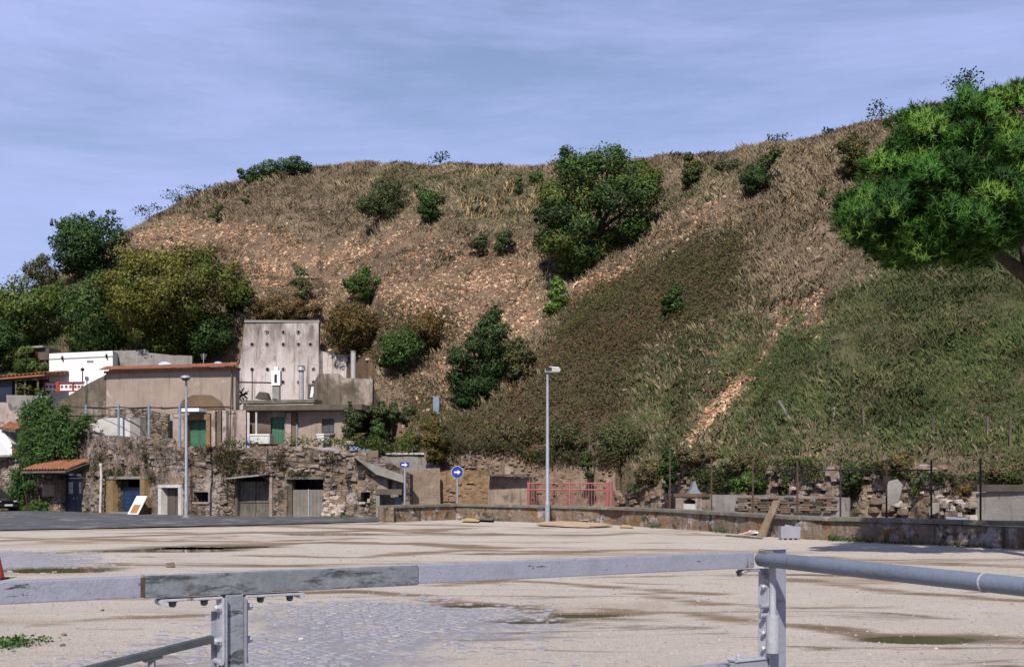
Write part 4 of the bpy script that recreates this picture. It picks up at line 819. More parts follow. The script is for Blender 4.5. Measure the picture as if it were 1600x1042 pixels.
# sloping stained wall to its left
rough_wall('sloping_wall', PLASTER_STAIN, BF, 50, 166, [(50, 650), (80, 634), (100, 622), (140, 598), (164, 586), (166, 584)], zbot=3.0, amp=0.06, thick=0.45, jag=0.03, seed=24, label='dark stained wall with sloping top left of the beige house', cat='wall')
# terrace railing posts with a wire
t = facade_thing('terrace_fence', GF, 190, 682, 'blue grey pole fence along the terrace edge above the garages', 'fence', o=-0.8)
prev = None
for px, pyb in ((117, 672), (165, 680), (213, 682), (261, 690)):
    b = GF.pt(px, pyb, -0.8); tp_ = GF.pt(px, 631, -0.8); mb = MB(); mb.tube([b+np.array([0, 0, -0.3]), tp_], 0.075, 8); mb.build('post', STEEL_BLUE, t)
    if prev is not None:
        for dz in (-0.15, -0.75): mb = MB(); mb.tube([prev+np.array([0, 0, dz]), (prev+tp_)/2+np.array([0, 0, dz-0.05]), tp_+np.array([0, 0, dz])], 0.035 if dz > -0.5 else 0.015, 5); mb.build('rail', IRON, t)
    prev = tp_
e_ = GF.pt(345, 634, -0.8); mb = MB(); mb.tube([prev+np.array([0, 0, -0.15]), e_], 0.035, 5); mb.build('rail', IRON, t)
WWF = Facade([(130, 75.5), (230, 72.8)])
ww = rough_wall('whitewashed_wall', WHITE_DIRTY, WWF, 140, 204, [(140, 660), (165, 652), (204, 652)], zbot=3.6, amp=0.05, thick=0.4, seed=25, label='whitewashed low wall behind the terrace fence', cat='wall')
rough_wall('masonry_wall', TUFA, Facade([(160, 75.9), (300, 73.6)]), 168, 262, [(168, 640), (215, 638), (262, 646)], zbot=3.6, amp=0.10, thick=0.2, seed=26, label='orange rubble wall behind the terrace fence', cat='wall')
part(ww, 'pier', CONC_GREY, (204, 220, 652, 684, -0.4, 0.05), fc=WWF, zb=3.6)

# white box house, canopy and balustrade
HF = Facade([(-60, 91), (77, 88), (176, 88)])
t = facade_thing('white_house', HF, 126, 600, 'plain white box house above the sloping wall', 'house')
mb = MB(); w0, w1 = HF.pt(77, 598, 0), HF.pt(176, 598, 0); mb.hexa([w0+np.array([0, 0, -2.5]), w1+np.array([0, 0, -2.5]), w1+np.array([-0.5, 7, -2.5]), w0+np.array([-0.5, 7, -2.5]), HF.pt(77, 552.5, 0), HF.pt(176, 548, 0), HF.pt(176, 548, 0)+np.array([-0.5, 7, 0]), HF.pt(77, 552.5, 0)+np.array([-0.5, 7, 0])])
mb.build('wall', WHITE, t)
mb = MB(); l0, l1 = HF.pt(77, 561, 0.05), HF.pt(176, 556.5, 0.05); mb.tube([l0, l1], 0.02, 5); mb.build('cable', CONC_GREY, t)
part(t, 'vent', CONC_GREY, (136, 146, 563, 566, 0.0, 0.04), fc=HF)
for a, b_ in ((98, 559), (167, 556)): part(t, 'bracket', IRON, (a-0.6, a+0.6, b_-3, b_+4, 0.0, 0.18), fc=HF); part(t, 'bracket', IRON, (a-1.3, a+1.3, b_-0.7, b_+0.7, 0.0, 0.25), fc=HF)
mb = MB(); v0 = HF.pt(133.5, 601, 0.6); mb.tube([v0+np.array([0, 0, -1.0]), HF.pt(133.5, 580, 0.6)], 0.04, 6); mb.tube([HF.pt(133.5, 580.5, 0.6), HF.pt(133.5, 578, 0.6), HF.pt(133.5, 575.5, 0.6)], [0.10, 0.16, 0.03], 8); mb.build('garden_lamp', IRON, label='small black garden lamp in front of the white house', cat='lamp')
BL = Facade([(40, 86.5), (135, 86.2)])
t = facade_thing('balustrade', BL, 100, 613, 'red and white balustrade below the white house', 'balustrade')
part(t, 'base', REDPAINT, (70, 132, 610, 612, -0.12, 0.12), fc=BL); part(t, 'top_rail', REDPAINT, (69, 132, 596.5, 598, -0.12, 0.12), fc=BL)
for a, b in ((69, 70.5), (88.5, 93.5), (113.5, 115.5)): part(t, 'post', REDPAINT, (a, b, 598, 610, -0.12, 0.12), fc=BL)
for a, b in ((70.5, 88.5), (93.5, 113.5), (115.5, 131)):
    p = part(t, 'panel', WHITE, (a, b, 598, 610, -0.04, 0.0), fc=BL)
    mb = MB()
    for k in range(3):
        xx = a+(b-a)*(k+0.5)/3
        for dx, dy in ((2.2, 0), (0, 2.6), (1.6, 1.9), (-1.6, 1.9)): mb.tube([BL.pt(xx-dx, 604-dy, 0.02), BL.pt(xx+dx, 604+dy, 0.02)], 0.018, 4)
    mb.build('lattice', REDPAINT, p)
CF = Facade([(-80, 87), (78, 85.5)])
t = facade_thing('tiled_porch', CF, 35, 618, 'open porch with brown tiled roof left of the white house', 'porch')
mb = MB(); c0, c1 = CF.pt(-60, 590, -3.0), CF.pt(77, 577.5, -3.0); f0, f1 = CF.pt(-60, 597, 0.6), CF.pt(77, 585.5, 0.6); mb.prism([c0, c1, f1, f0], (0, 0, -0.12)); mb.build('roof', TERRACOTTA, t)
tile_row(t, c0+np.array([0, 0, 0.02]), c1+np.array([0, 0, 0.02]), f0-c0, 22, 8, 0.46)
for px in (28, 42, 62): mb = MB(); mb.tube([CF.pt(px, 622, 0.2), CF.pt(px, 588, 0.2)], 0.07, 6); mb.build('post', OLDWOOD, t)
part(t, 'back_wall', BLACK, (-60, 77, 588, 640, -3.3, -3.2), fc=CF); part(t, 'screen', DARK_BLUE, (-60, 20, 592, 640, 0.05, 0.1), fc=CF)  # black back wall and dark screen paint the shade under the porch roof
LF = Facade([(-80, 84.5), (12, 82.5), (75, 82)])
rough_wall('garden_wall', CONC_GREY, LF, 10, 78, [(10, 617), (78, 618)], zbot=2.0, amp=0.04, thick=0.4, jag=0.0, seed=27, label='pale grey garden wall below the tiled porch', cat='wall')
# pink house at the left edge
PF = Facade([(-120, 83.5), (8, 79.6), (38, 79.3)])
t = facade_thing('pink_house', PF, 18, 712, 'pinkish house with white stair side at the left edge', 'house')
rough_wall('wall', PLASTER_PINK, PF, -110, 36, [(-110, 626), (12, 629), (14, 640), (36, 660)], zbot=2.6, openings=[(29, 35, 681, 704)], amp=0.03, thick=0.4, parent=t, jag=0.02, seed=28)
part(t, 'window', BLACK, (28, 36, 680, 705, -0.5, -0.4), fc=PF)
pa, pb = PF.pt(16, 660, 0.1), PF.pt(40, 664, 0.1); pn2 = PF.at(20)[2]; tile_row(t, pa, pb, (pn2[0]*1.0, pn2[1]*1.0, -0.4), 7, 3, 0.4)
mb = MB(); mb.prism([pa, pb, pb+np.array([pn2[0], pn2[1], -0.4])*1.0, pa+np.array([pn2[0], pn2[1], -0.4])*1.0], (0, 0, -0.1)); mb.build('eave', OLDWOOD, t)
mb = MB(); mb.prism([PF.pt(-40, 712, 0.9), PF.pt(32, 712, 0.9), PF.pt(32, 694, 0.9), PF.pt(14, 669, 0.9), PF.pt(13, 688, 0.9), PF.pt(-40, 706, 0.9)], (0.1, 0.8, 0)); mb.build('stair_side', WHITE, t)
part(t, 'floor_slab', CONC_GREY, (-60, 34, 711.5, 714.5, -0.4, 1.0), fc=PF)
mb = MB(); v = PF.pt(34, 708, 0.7); mb.tube([v+np.array([0, 0, -0.12]), v+np.array([0, 0, 0.25])], [0.13, 0.19], 10); mb.tube([v+np.array([0, 0, 0.22]), v+np.array([0, 0, 0.29])], 0.21, 10); mb.build('flower_pot', TERRACOTTA, label='terracotta flower pot on the ledge beside the ivy', cat='pot')
# bits behind the beige roof
SF = Facade([(170, 89.5), (330, 89.0)])
rough_wall('grey_back_wall', CONC_GREY, SF, 177, 300, [(177, 548), (228, 546), (232, 552), (300, 556)], zbot=7.5, amp=0.05, thick=0.3, seed=29, label='grey wall behind the roof of the beige house', cat='wall')
for px, w_, lb in ((258, 13, 'larger pale domed rooflight on the beige house'), (341, 11, 'smaller pale domed rooflight near the concrete wall')):
    c = Wp(px, 573, 79); c[2] = zof(573, 79); r = w_/FPX*79; t = empty('rooflight', c+np.array([0, 0, -0.25]), lb, 'rooflight', 'rooflights on the beige house')
    mb = MB(); mb.ball(c+np.array([0, 0, -0.05]), (r, r*0.9, 9.5/FPX*79), 14, 8); mb.build('dome', DOME, t, smooth=True)
    mb = MB(); mb.box(c[0]-r*1.05, c[0]+r*1.05, c[1]-r*0.95, c[1]+r*0.95, c[2]-0.35, c[2]+0.0); mb.build('kerb', CONC_GREY, t)
# garden shed scraps above the porch
sh = Facade([(30, 94), (80, 93)])
t = facade_thing('garden_shed', sh, 46, 560, 'small grey shed with rusty post among the bushes', 'shed'); 
part(t, 'wall', CONC_GREY, (34, 52, 544, 558, -1.5, 0.0), fc=sh); part(t, 'post', surf('rust', (0.20, 0.075, 0.035), (0.14, 0.05, 0.025), 3), (52, 57, 542, 560, -0.3, 0.05), fc=sh); part(t, 'roof', CONC_GREY, (33, 70, 541, 544, -1.6, 0.2), fc=sh); part(t, 'wall', CONC_DARK, (57.5, 75, 544, 562, -1.4, -0.1), fc=sh)

# ================================================================== concrete retaining wall with weep holes
RF = Facade([(360, 89.6), (382, 88.3), (498, 88.3), (504, 88.9), (582, 87.5)])
HOLES = [(x, 519) for x in (416, 443, 466)]+[(x, 538) for x in (394, 417, 443, 466, 485)]+[(x, 577) for x in (394, 418, 443, 490)]+[(x, 597) for x in (442, 467, 490)]
hs = 2.1
cw = rough_wall('concrete_retaining_wall', CONCRETE, RF, 383, 498, [(383, 503), (400, 505), (440, 504.5), (480, 502), (498, 500)], zbot=5.0, openings=[(x-hs, x+hs, y-hs, y+hs) for x, y in HOLES], amp=0.03, thick=0.6, jag=0.02, cell=0.35, scale=4.0, seed=30,
                label='tall pale concrete retaining wall with rows of round weep holes', cat='retaining wall')
mb = MB(); fbox(mb, RF, 382, 499, 500.5, 504, -0.7, 0.10); mb.build('coping', CONC_GREY, cw)
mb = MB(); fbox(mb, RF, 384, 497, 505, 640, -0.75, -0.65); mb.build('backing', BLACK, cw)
for x, y in HOLES:
    mb = MB(); c = RF.pt(x, y, 0.02); n_ = RF.at(x)[2]; q = np.array([n_[0], n_[1], 0]); vs = []; fs = []; a_ = np.array([1.0, 0, 0])
    for k in range(10):
        an = 2*math.pi*k/10; dv = a_*math.cos(an)+np.array([0, 0, 1.0])*math.sin(an); vs += [c+dv*0.105+q*0.02, c+dv*0.145+q*0.02, c+dv*0.145-q*0.15, c+dv*0.105-q*0.3]
    for k in range(10):
        k2 = (k+1) % 10
        for m_ in range(4): fs.append((k*4+m_, k2*4+m_, k2*4+(m_+1) % 4, k*4+(m_+1) % 4))
    mb.add(vs, fs); mb.build('weep_hole', CONC_GREY, cw)
mb = MB(); mb.prism([RF.pt(383, 503, 0.0), RF.pt(383, 640, 0.0), RF.pt(362, 640, 0.0), RF.pt(368, 600, 0.0), RF.pt(376, 560, 0.0), RF.pt(381, 520, 0.0)], (0, 0.6, 0)); mb.build('wing', CONCRETE, cw)
rough_wall('rear_wall', CONCRETE, RF, 498, 582, [(498, 545), (512, 552), (560, 556), (582, 552)], zbot=5.0, amp=0.06, thick=0.5, seed=31, label='weathered pale wall right of the tall concrete wall', cat='wall')

# lower building with flat roof
SB = Facade([(388, 74.6), (465, 74.2), (540, 72.8), (560, 74.5)])
t = facade_thing('flat_roof_house', SB, 460, 694, 'low flat roofed building with green door and screened window', 'house')
rough_wall('wall', PLASTER_STAIN, SB, 390, 466, [(390, 640), (466, 640)], zbot=3.2, openings=[(423, 445, 652, 692)], amp=0.05, thick=0.4, parent=t, jag=0.0, seed=32)
rough_wall('wall', PLASTER_BEIGE, SB, 466, 541, [(466, 640), (541, 640)], zbot=3.2, openings=[(502, 521, 654, 677)], amp=0.04, thick=0.4, parent=t, jag=0.0, seed=33)
d_ = part(t, 'door', GREEN_DOOR, (423, 445, 652, 693, -0.3, -0.22), fc=SB)
for k in range(4): part(d_, 'board', GREEN_DOOR, (423.4+5.4*k, 428.3+5.4*k, 653, 692, -0.22, -0.20), fc=SB)
wn_ = part(t, 'window', CONC_DARK, (502, 521, 654, 677, -0.3, -0.2), fc=SB); part(wn_, 'screen', surf('screen_mesh', (0.085, 0.10, 0.11), (0.06, 0.07, 0.08), 4), (503.5, 519.5, 656, 675, -0.2, -0.17), fc=SB)
part(wn_, 'mullion', CONC_DARK, (511, 512, 655, 676, -0.17, -0.14), fc=SB); part(wn_, 'sill', CONC_GREY, (500, 523, 677, 679, -0.3, 0.12), fc=SB)
part(t, 'pilaster', PLASTER_PINK, (446, 456, 645, 694, -0.1, 0.16), fc=SB); part(t, 'pilaster', PLASTER_BROWN, (456.5, 464, 645, 694, -0.1, 0.10), fc=SB)
mb = MB(); mb.prism([(SB.pt(386, 634, 0.7)), SB.pt(500, 633, 0.7), SB.pt(572, 632, 0.5), SB.pt(572, 632, -13.2)+np.array([0, 0, -0.8]), SB.pt(386, 634, -13)+np.array([0, 0, -0.8])], (0, 0, -0.32)); mb.build('roof', CONC_DARK, t)
rough_wall('parapet', PLASTER_STAIN, Facade([(488, 74.2), (582, 73.6)]), 490, 582, [(490, 600), (497, 584), (528, 583), (534, 590), (582, 592)], zbot=zof(634, 74), amp=0.05, thick=0.35, parent=t, jag=0.03, seed=34)
part(t, 'edge_beam', OLDWOOD, (386, 500, 626, 631, -0.3, 0.75), fc=SB)
t = facade_thing('white_cabinet', SB, 418, 694, 'long white cabinet in front of the green boarded door', 'cabinet', o=1.0); part(t, 'body', WHITE_DIRTY, (403, 433, 681, 694, 0.6, 1.4), fc=SB); part(t, 'lid', WHITE, (402.5, 433.5, 679.5, 681.2, 0.55, 1.45), fc=SB)
t = facade_thing('white_crate', SB, 513, 692, 'small white crate below the screened window', 'crate', o=0.5); part(t, 'body', WHITE_DIRTY, (508, 519, 680, 693, 0.3, 0.9), fc=SB); part(t, 'lid', WHITE, (507.5, 519.5, 678.6, 680.2, 0.28, 0.93), fc=SB)
def upright(name, px, pyt, pyb, d, r, mat, label, cat='post', cap=None, into=0.3):
    b = Wp(px, pyb, d); b[2] -= into; tp_ = Wp(px, pyt, d); mb = MB(); mb.tube([b, tp_], r, 9)
    if cap == 'cowl': mb.tube([tp_, tp_+np.array([0, 0, 0.05]), tp_+np.array([0, 0, 0.30])], [r, r*1.7, r*1.5], 9); mb.tube([tp_+np.array([0, 0, 0.34]), tp_+np.array([0, 0, 0.45])], [r*1.8, r*0.4], 9)
    else: mb.tube([tp_, tp_+np.array([0, 0, 0.03])], r*1.25, 9)
    return mb.build(name, mat, label=label, cat=cat, smooth=True)
upright('post', 400.5, 645, 692, 73.2, 0.06, WHITE_DIRTY, 'pale post at the left end of the flat roofed building')
upright('post', 464, 664, 704, 68.5, 0.05, STEEL_BLUE, 'thin blue grey post on the terrace edge below the pilaster'); upright('post', 480, 686, 703, 68.0, 0.045, STEEL, 'short grey post beside the gravel heap on the terrace')
upright('flue_pipe', 470.5, 580, 618, 82.0, 0.17, FLUE, 'metal flue pipe with cowl in front of the concrete wall', 'flue', 'cowl'); upright('flue_pipe', 552, 549, 592, 80.0, 0.17, FLUE, 'metal flue pipe rising behind the brown parapet', 'flue')
t = empty('chimney', Wp(431, 617, 81), 'white chimney head with dark slot in front of the concrete wall', 'chimney')
QF = Facade([(420, 81), (442, 81)]); part(t, 'stack', CONC_GREY, (425.5, 436.5, 602, 625, -0.45, -0.02), fc=QF); part(t, 'head', WHITE, (424, 438, 579, 602, -0.6, 0.06), fc=QF); part(t, 'slot', BLACK, (429, 433, 585, 598, 0.06, 0.075), fc=QF); part(t, 'cap', WHITE, (428, 434, 573, 579, -0.4, -0.1), fc=QF)
t = empty('roof_hatch', Wp(486, 624, 78), 'dark framed pale hatch leaning on the flat roof', 'hatch')
mb = MB(); mb.prism([Wp(480, 623, 78), Wp(489, 623, 78), Wp(493, 600, 78.6), Wp(482, 600, 78.6)], (0, 0.08, 0)); mb.build('frame', BLACK, t); mb = MB(); mb.prism([Wp(484, 621, 77.9), Wp(488.5, 621, 77.9), Wp(491.5, 604, 78.4), Wp(486.5, 604, 78.4)], (0, 0.05, 0)); mb.build('sheet', WHITE_DIRTY, t)
t = empty('roof_clutter', Wp(378, 640, 77), 'pile of white pipes and scrap beside the beige house', 'scrap')
for k in range(7):
    a_, b_ = Wp(371+random.uniform(0, 10), 610+random.uniform(0, 26), 76.5), Wp(376+random.uniform(0, 14), 606+random.uniform(0, 30), 76.0); mb = MB(); mb.tube([a_, b_], 0.05, 6); mb.build('pipe', WHITE_DIRTY if k % 2 else IRON, t)
mb = MB(); mb.prism([Wp(398, 622, 80), Wp(420, 624, 80), Wp(416, 613, 80), Wp(405, 612, 80)], (0, 1.0, 0)); mb.build('tarp_pile', CONC_DARK, t)
# rail across the concrete wall foot
t = empty('roof_railing', Wp(400, 610, 80), 'thin dark railing in front of the concrete wall', 'railing')
for px in (372, 394): mb = MB(); mb.tube([Wp(px, 625, 80), Wp(px, 578 if px == 394 else 590, 80)], 0.035, 5); mb.build('post', IRON, t)
mb = MB(); mb.tube([Wp(371, 597, 80), Wp(424, 598, 80)], 0.05, 5); mb.build('rail', IRON, t)
# heap on the terrace
mb = MB(); c = Wp(512, 709, 66); vs = []; fs = []
for i in range(9):
    for j in range(7):
        x = (i/8-0.5)*2; y = (j/6-0.5)*2; vs.append((c[0]+x*1.15, c[1]+y*0.9, c[2]-0.05+0.42*max(0, 1-x*x)*max(0, 1-y*y)+0.05*float(fbm(i*1.0, j*1.0, 1.7, 2))))
for i in range(8):
    for j in range(6): fs.append((i*7+j, (i+1)*7+j, (i+1)*7+j+1, i*7+j+1))
mb.add(vs, fs); mb.build('gravel_heap', CONC_GREY, smooth=True, label='low grey gravel heap on the terrace edge', cat='heap')

# ================================================================== low wall round the square
LWF = Facade([(600, 55.4), (715, 59.0), (960, 52.0), (1100, 45.4), (1250, 38.8), (1600, 32.8), (1900, 27.0)])
lw = rough_wall('low_wall', LOWWALL, LWF, 601, 1900, [(601, 792.5), (715, 790), (960, 796), (1100, 803), (1250, 812), (1600, 824), (1900, 838)], zbot=-0.05, amp=0.05, thick=0.45, jag=0.0, cell=0.2, seed=40, label='low stained wall with stone coping round the square', cat='wall')
sl = [601, 640, 678, 714]+list(np.arange(758, 1900, 44.0)); 
for a, b in zip(sl[:-1], sl[1:]):
    p0, _, n0 = LWF.at(a+0.15); p1, _, n1 = LWF.at(b-0.15); tops = [(601, 789.5), (715, 786.5), (960, 791.5), (1100, 797.5), (1250, 806), (1600, 814.5), (1900, 828)]
    z0_, z1_ = [zof(np.interp(v, [q[0] for q in tops], [q[1] for q in tops]), p[1]) for v, p in ((a, p0), (b, p1))]; n_ = (n0+n1); n_ /= np.linalg.norm(n_)
    mb = MB(); th = 0.13; q = []
    for dz in (-th, 0):
        for p, o, z in ((p0, 0.10, z0_), (p1, 0.10, z1_), (p1, -0.52, z1_), (p0, -0.52, z0_)): q.append((p[0]+n_[0]*o, p[1]+n_[1]*o, z+dz+random.uniform(-0.006, 0.006)))
    mb.hexa(q); mb.build('coping_slab', COPING, lw, bevel=0.02)
p_, a_, n_ = LWF.at(601); mb = MB(); mb.box(p_[0]-0.02, p_[0]+0.4, p_[1]+0.05, p_[1]+6.5, 0.0, zof(792, p_[1])); mb.build('return_wall', LOWWALL, lw)
# iron fence standing on the low wall
t = empty('iron_fence', LWF.pt(1380, 812, -0.25), 'thin dark iron fence on the right part of the low wall', 'fence')
fp = [(1038, 700), (1102, 716), (1166, 718), (1235, 722), (1305, 722), (1377, 720), (1447, 718), (1524, 716), (1600, 712), (1690, 708)]; pv = None
for px, py in fp:
    p, a, n = LWF.at(px); q = p-n*0.25; zb_ = 0.55; zt_ = zof(py, p[1]); mb = MB(); mb.obox((q[0], q[1], (zb_+zt_)/2), (1, 0, 0), (0, 1, 0), (0, 0, 1), 0.022 if px > 1300 else 0.028, 0.022, (zt_-zb_)/2); mb.build('post', IRON if px > 1300 else surf('rusty_post', (0.09, 0.055, 0.035), (0.06, 0.04, 0.03), 4), t)
    top = np.array([q[0], q[1], zof(734 if px < 1500 else 736, p[1])])
    if pv is not None and px in (1235, 1305, 1377, 1447): mb = MB(); mb.tube([pv, top], 0.02, 5); mb.build('rail', IRON, t)
    pv = top

# ================================================================== ruins behind the low wall, right
UF = Facade([(965, 63.8), (1000, 61.6), (1050, 59.4), (1150, 56.1), (1230, 53.6), (1330, 50.7), (1420, 48.7), (1520, 46.3), (1600, 44.7), (1800, 41)])
RO = [(1076, 1087, 779, 789), (1215, 1229, 762, 775), (1322, 1348, 761, 781)]
ru = rough_wall('ruined_wall', RUIN, UF, 962, 1800, [(962, 775), (990, 765), (1030, 762), (1050, 722), (1100, 716), (1135, 722), (1150, 745), (1185, 745), (1195, 724), (1240, 722), (1300, 724), (1380, 724), (1450, 728), (1480, 738), (1530, 742), (1600, 735), (1800, 730)],
                openings=RO[1:], amp=0.42, thick=0.8, jag=0.22, cell=0.2, scale=1.7, seed=41, label='ruined stone and brick wall at the foot of the green slope', cat='ruin')
add_stones(ru, UF, 1195, 1480, 728, 800, 150, [STONE_A, STONE_W, STONE_B, STONE_C, STONE_B, STONE_A], RO, (0.18, 0.55), 0.20, seed=42)
add_stones(ru, UF, 1052, 1130, 724, 760, 60, [STONE_C, STONE_B, STONE_A], RO, (0.15, 0.3), 0.16, courses=12, seed=43, name='brick')
add_stones(ru, UF, 965, 1040, 768, 796, 30, [STONE_A, STONE_C], RO, (0.25, 0.6), 0.22, seed=44)
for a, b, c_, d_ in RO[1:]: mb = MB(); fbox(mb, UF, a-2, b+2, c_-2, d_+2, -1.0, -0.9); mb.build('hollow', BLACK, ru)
TF = Facade([(1100, 55.0), (1310, 48.7)])
tw = rough_wall('terrace_wall', CONC_GREY, TF, 1108, 1312, [(1108, 773), (1200, 774), (1312, 777)], amp=0.10, thick=0.6, jag=0.03, seed=45, label='low layered stone terrace wall behind the leaning plank', cat='wall')
for k in range(7):
    for j in range(9): 
        a = 1155+j*17+random.uniform(-4, 4); mb = MB(); fbox(mb, TF, a, a+random.uniform(12, 17), 776.5+3.6*k, 779.5+3.6*k, -0.2, 0.08+random.uniform(0, 0.08)); mb.build('stone', random.choice([STONE_A, STONE_B, STONE_B, STONE_C, CONC_DARK]), tw, bevel=0.012)
# small oven with pointed hood
OF = Facade([(1050, 57.2), (1110, 55.4)])
t = facade_thing('outdoor_oven', OF, 1078, 797, 'small masonry oven with pointed white hood against the ruin', 'oven')
part(t, 'side', STONE_A, (1058, 1069, 776, 800, -0.9, 0.1), fc=OF, zb=0.0); part(t, 'side', PLASTER_PINK, (1089, 1098, 776, 800, -0.9, 0.1), fc=OF, zb=0.0); part(t, 'hearth', WHITE_DIRTY, (1069, 1089, 787, 800, -0.9, 0.05), fc=OF, zb=0.0); part(t, 'shelf', PLASTER_BROWN, (1056, 1100, 771, 776, -0.9, 0.14), fc=OF)
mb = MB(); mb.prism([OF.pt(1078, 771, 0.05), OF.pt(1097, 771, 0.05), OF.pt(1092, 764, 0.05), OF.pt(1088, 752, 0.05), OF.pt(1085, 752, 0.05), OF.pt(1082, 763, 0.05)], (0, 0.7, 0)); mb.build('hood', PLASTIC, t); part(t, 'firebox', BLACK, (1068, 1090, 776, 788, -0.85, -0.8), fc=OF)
mb = MB(); mb.prism([OF.pt(1068, 783, 0.08), OF.pt(1079, 777.5, 0.08), OF.pt(1090, 783, 0.08), OF.pt(1090, 776, 0.08), OF.pt(1068, 776, 0.08)], (0, 0.3, 0)); mb.build('arch', STONE_A, t)
# leaning slabs and plaster wall at the right
for (pts, d, mt, lb) in (([(1383, 790), (1405, 784), (1411, 758), (1402, 748), (1388, 752), (1384, 768)], 47.0, CONC_GREY, 'pale rounded concrete slab standing in the ruins'),
                         ([(1452, 806), (1468, 800), (1468, 786), (1458, 785), (1452, 792)], 45.5, CONC_GREY, 'pale broken slab beside the iron fence post')):
    mb = MB(); mb.prism([Wp(a, b, d) for a, b in pts], (0.12, 0.35, 0)); mb.build('broken_slab', mt, bevel=0.03, label=lb, cat='slab')
XF = Facade([(1470, 46.2), (1526, 44.0), (1600, 42.5), (1800, 39)])
xr = rough_wall('rubble_bank', RUIN, XF, 1468, 1526, [(1468, 800), (1478, 775), (1495, 768), (1510, 785), (1526, 792)], amp=0.30, thick=1.2, jag=0.2, scale=0.9, seed=46, label='pale broken rubble bank left of the plastered ruin', cat='rubble')
add_stones(xr, XF, 1470, 1524, 775, 810, 30, [STONE_W, STONE_A, STONE_B], (), (0.2, 0.5), 0.2, seed=47)
rough_wall('plastered_ruin', CONC_GREY, XF, 1524, 1800, [(1524, 772), (1560, 764), (1600, 762), (1800, 758)], amp=0.06, thick=0.6, jag=0.05, seed=48, label='plastered low wall at the right end of the ruins', cat='wall')
mb = MB(); fbox(mb, XF, 1530, 1800, 757, 768, -0.7, 0.12); mb.build('ruin_cap', CONC_DARK, label='dark ledge on top of the plastered ruin', cat='ledge')
mb = MB(); mb.prism([Wp(1478, 809, 40.5), Wp(1512, 811, 40.5), Wp(1512, 808.5, 41.2), Wp(1478, 806.5, 41.2)], (0, 0, -0.03)); mb.build('plastic_sheet', PLASTIC, label='pale plastic sheet lying behind the low wall', cat='sheet')

# cables and gutters
for pts, o, lb in (([(40, 640), (120, 636), (190, 641), (262, 637)], 0.25, 'dark cable sagging across the stained wall above the ivy'), ([(262, 640), (300, 637), (345, 640), (372, 638)], 0.35, 'dark cable running over the green door to the corner')):
    mb = MB(); mb.tube([BF.pt(a, b, o+0.3) for a, b in pts], 0.025, 5); mb.build('cable', BLACK, label=lb, cat='cable')
mb = MB(); mb.tube([GF.pt(a, b, 0.32) for a, b in ((236, 716), (300, 719), (345, 722), (400, 716), (470, 722), (540, 728))], 0.02, 5); mb.build('cable', BLACK, label='thin black cable strung along the garage bank', cat='cable')
mb = MB(); q0, q1 = BF.pt(364, 580, 0.12), BF.pt(364, 690, 0.35); mb.tube([q0, q0*0.5+q1*0.5+np.array([0, -0.1, 0]), q1], 0.05, 7); mb.build('downpipe', CONC_DARK, smooth=True, label='dark downpipe at the right corner of the beige house', cat='pipe')
for px, lb in ((214, 'thin aerial mast left of the larger rooflight'), (318, 'thin aerial mast between the two rooflights')):
    mb = MB(); b = Wp(px, 576, 79.5); tq = Wp(px, 552, 79.5); mb.tube([b, tq], 0.022, 5)
    for k in range(4): z = tq[2]-0.08-0.09*k; mb.tube([(tq[0]-0.22+0.03*k, tq[1], z), (tq[0]+0.22-0.03*k, tq[1], z)], 0.010, 4)
    mb.build('aerial', FLUE, label=lb, cat='aerial')

# ================================================================== street furniture
def lamp_post(px, pyt, pyb, d, label, flip):
    foot = np.array([(px-800)/FPX*d, d, 0.04]); top = zof(pyt, d); t = empty('street_lamp', foot, label, 'street lamp', 'street lamps')
    mb = MB(); x, y = foot[0], foot[1]; mb.tube([(x, y, 0.04), (x, y, 0.9), (x, y, 0.95), (x, y, top)], [0.105, 0.105, 0.085, 0.055], 12); mb.build('pole', STEEL, t, smooth=True)
    mb = MB(); mb.tube([(x, y, 0.04), (x, y, 0.10)], [0.2, 0.17], 12); mb.build('base', CONC_GREY, t); mb = MB(); mb.box(x-0.04, x+0.04, y-0.115, y-0.10, 0.55, 0.85); mb.build('hatch', STEEL, t)
    s = 1 if flip else -1; c = np.array([x+0.17*s, y-0.1, top+0.03])
    if flip:
        mb = MB(); mb.prism([(x-0.12, y-0.16, top-0.02), (x+0.52, y-0.16, top-0.02), (x+0.58, y-0.16, top+0.09), (x+0.50, y-0.16, top+0.20), (x+0.12, y-0.16, top+0.23), (x-0.12, y-0.16, top+0.10)], (0, 0.32, 0)); mb.build('lamp_housing', FLUE, t, bevel=0.02)
        mb = MB(); mb.box(x-0.09, x+0.18, y-0.175, y-0.162, top+0.03, top+0.19); mb.build('end_cap', BLACK, t); mb = MB(); mb.box(x+0.05, x+0.5, y-0.12, y+0.12, top-0.05, top-0.022); mb.build('lens', PANE, t)
    else:
        mb = MB(); mb.ball((x, y-0.1, top+0.05), (0.25, 0.32, 0.13), 14, 8); mb.build('lamp_housing', FLUE, t, smooth=True); mb = MB(); mb.ball((x, y-0.16, top-0.03), (0.19, 0.24, 0.08), 12, 6); mb.build('lens', GLASS_DARK, t, smooth=True)
    return t
lamp_post(291, 592, 805, 62.5, 'tall grey street lamp in front of the garages', False)
lamp_post(855.5, 581, 793, 54.0, 'tall grey street lamp in front of the red gate', True)

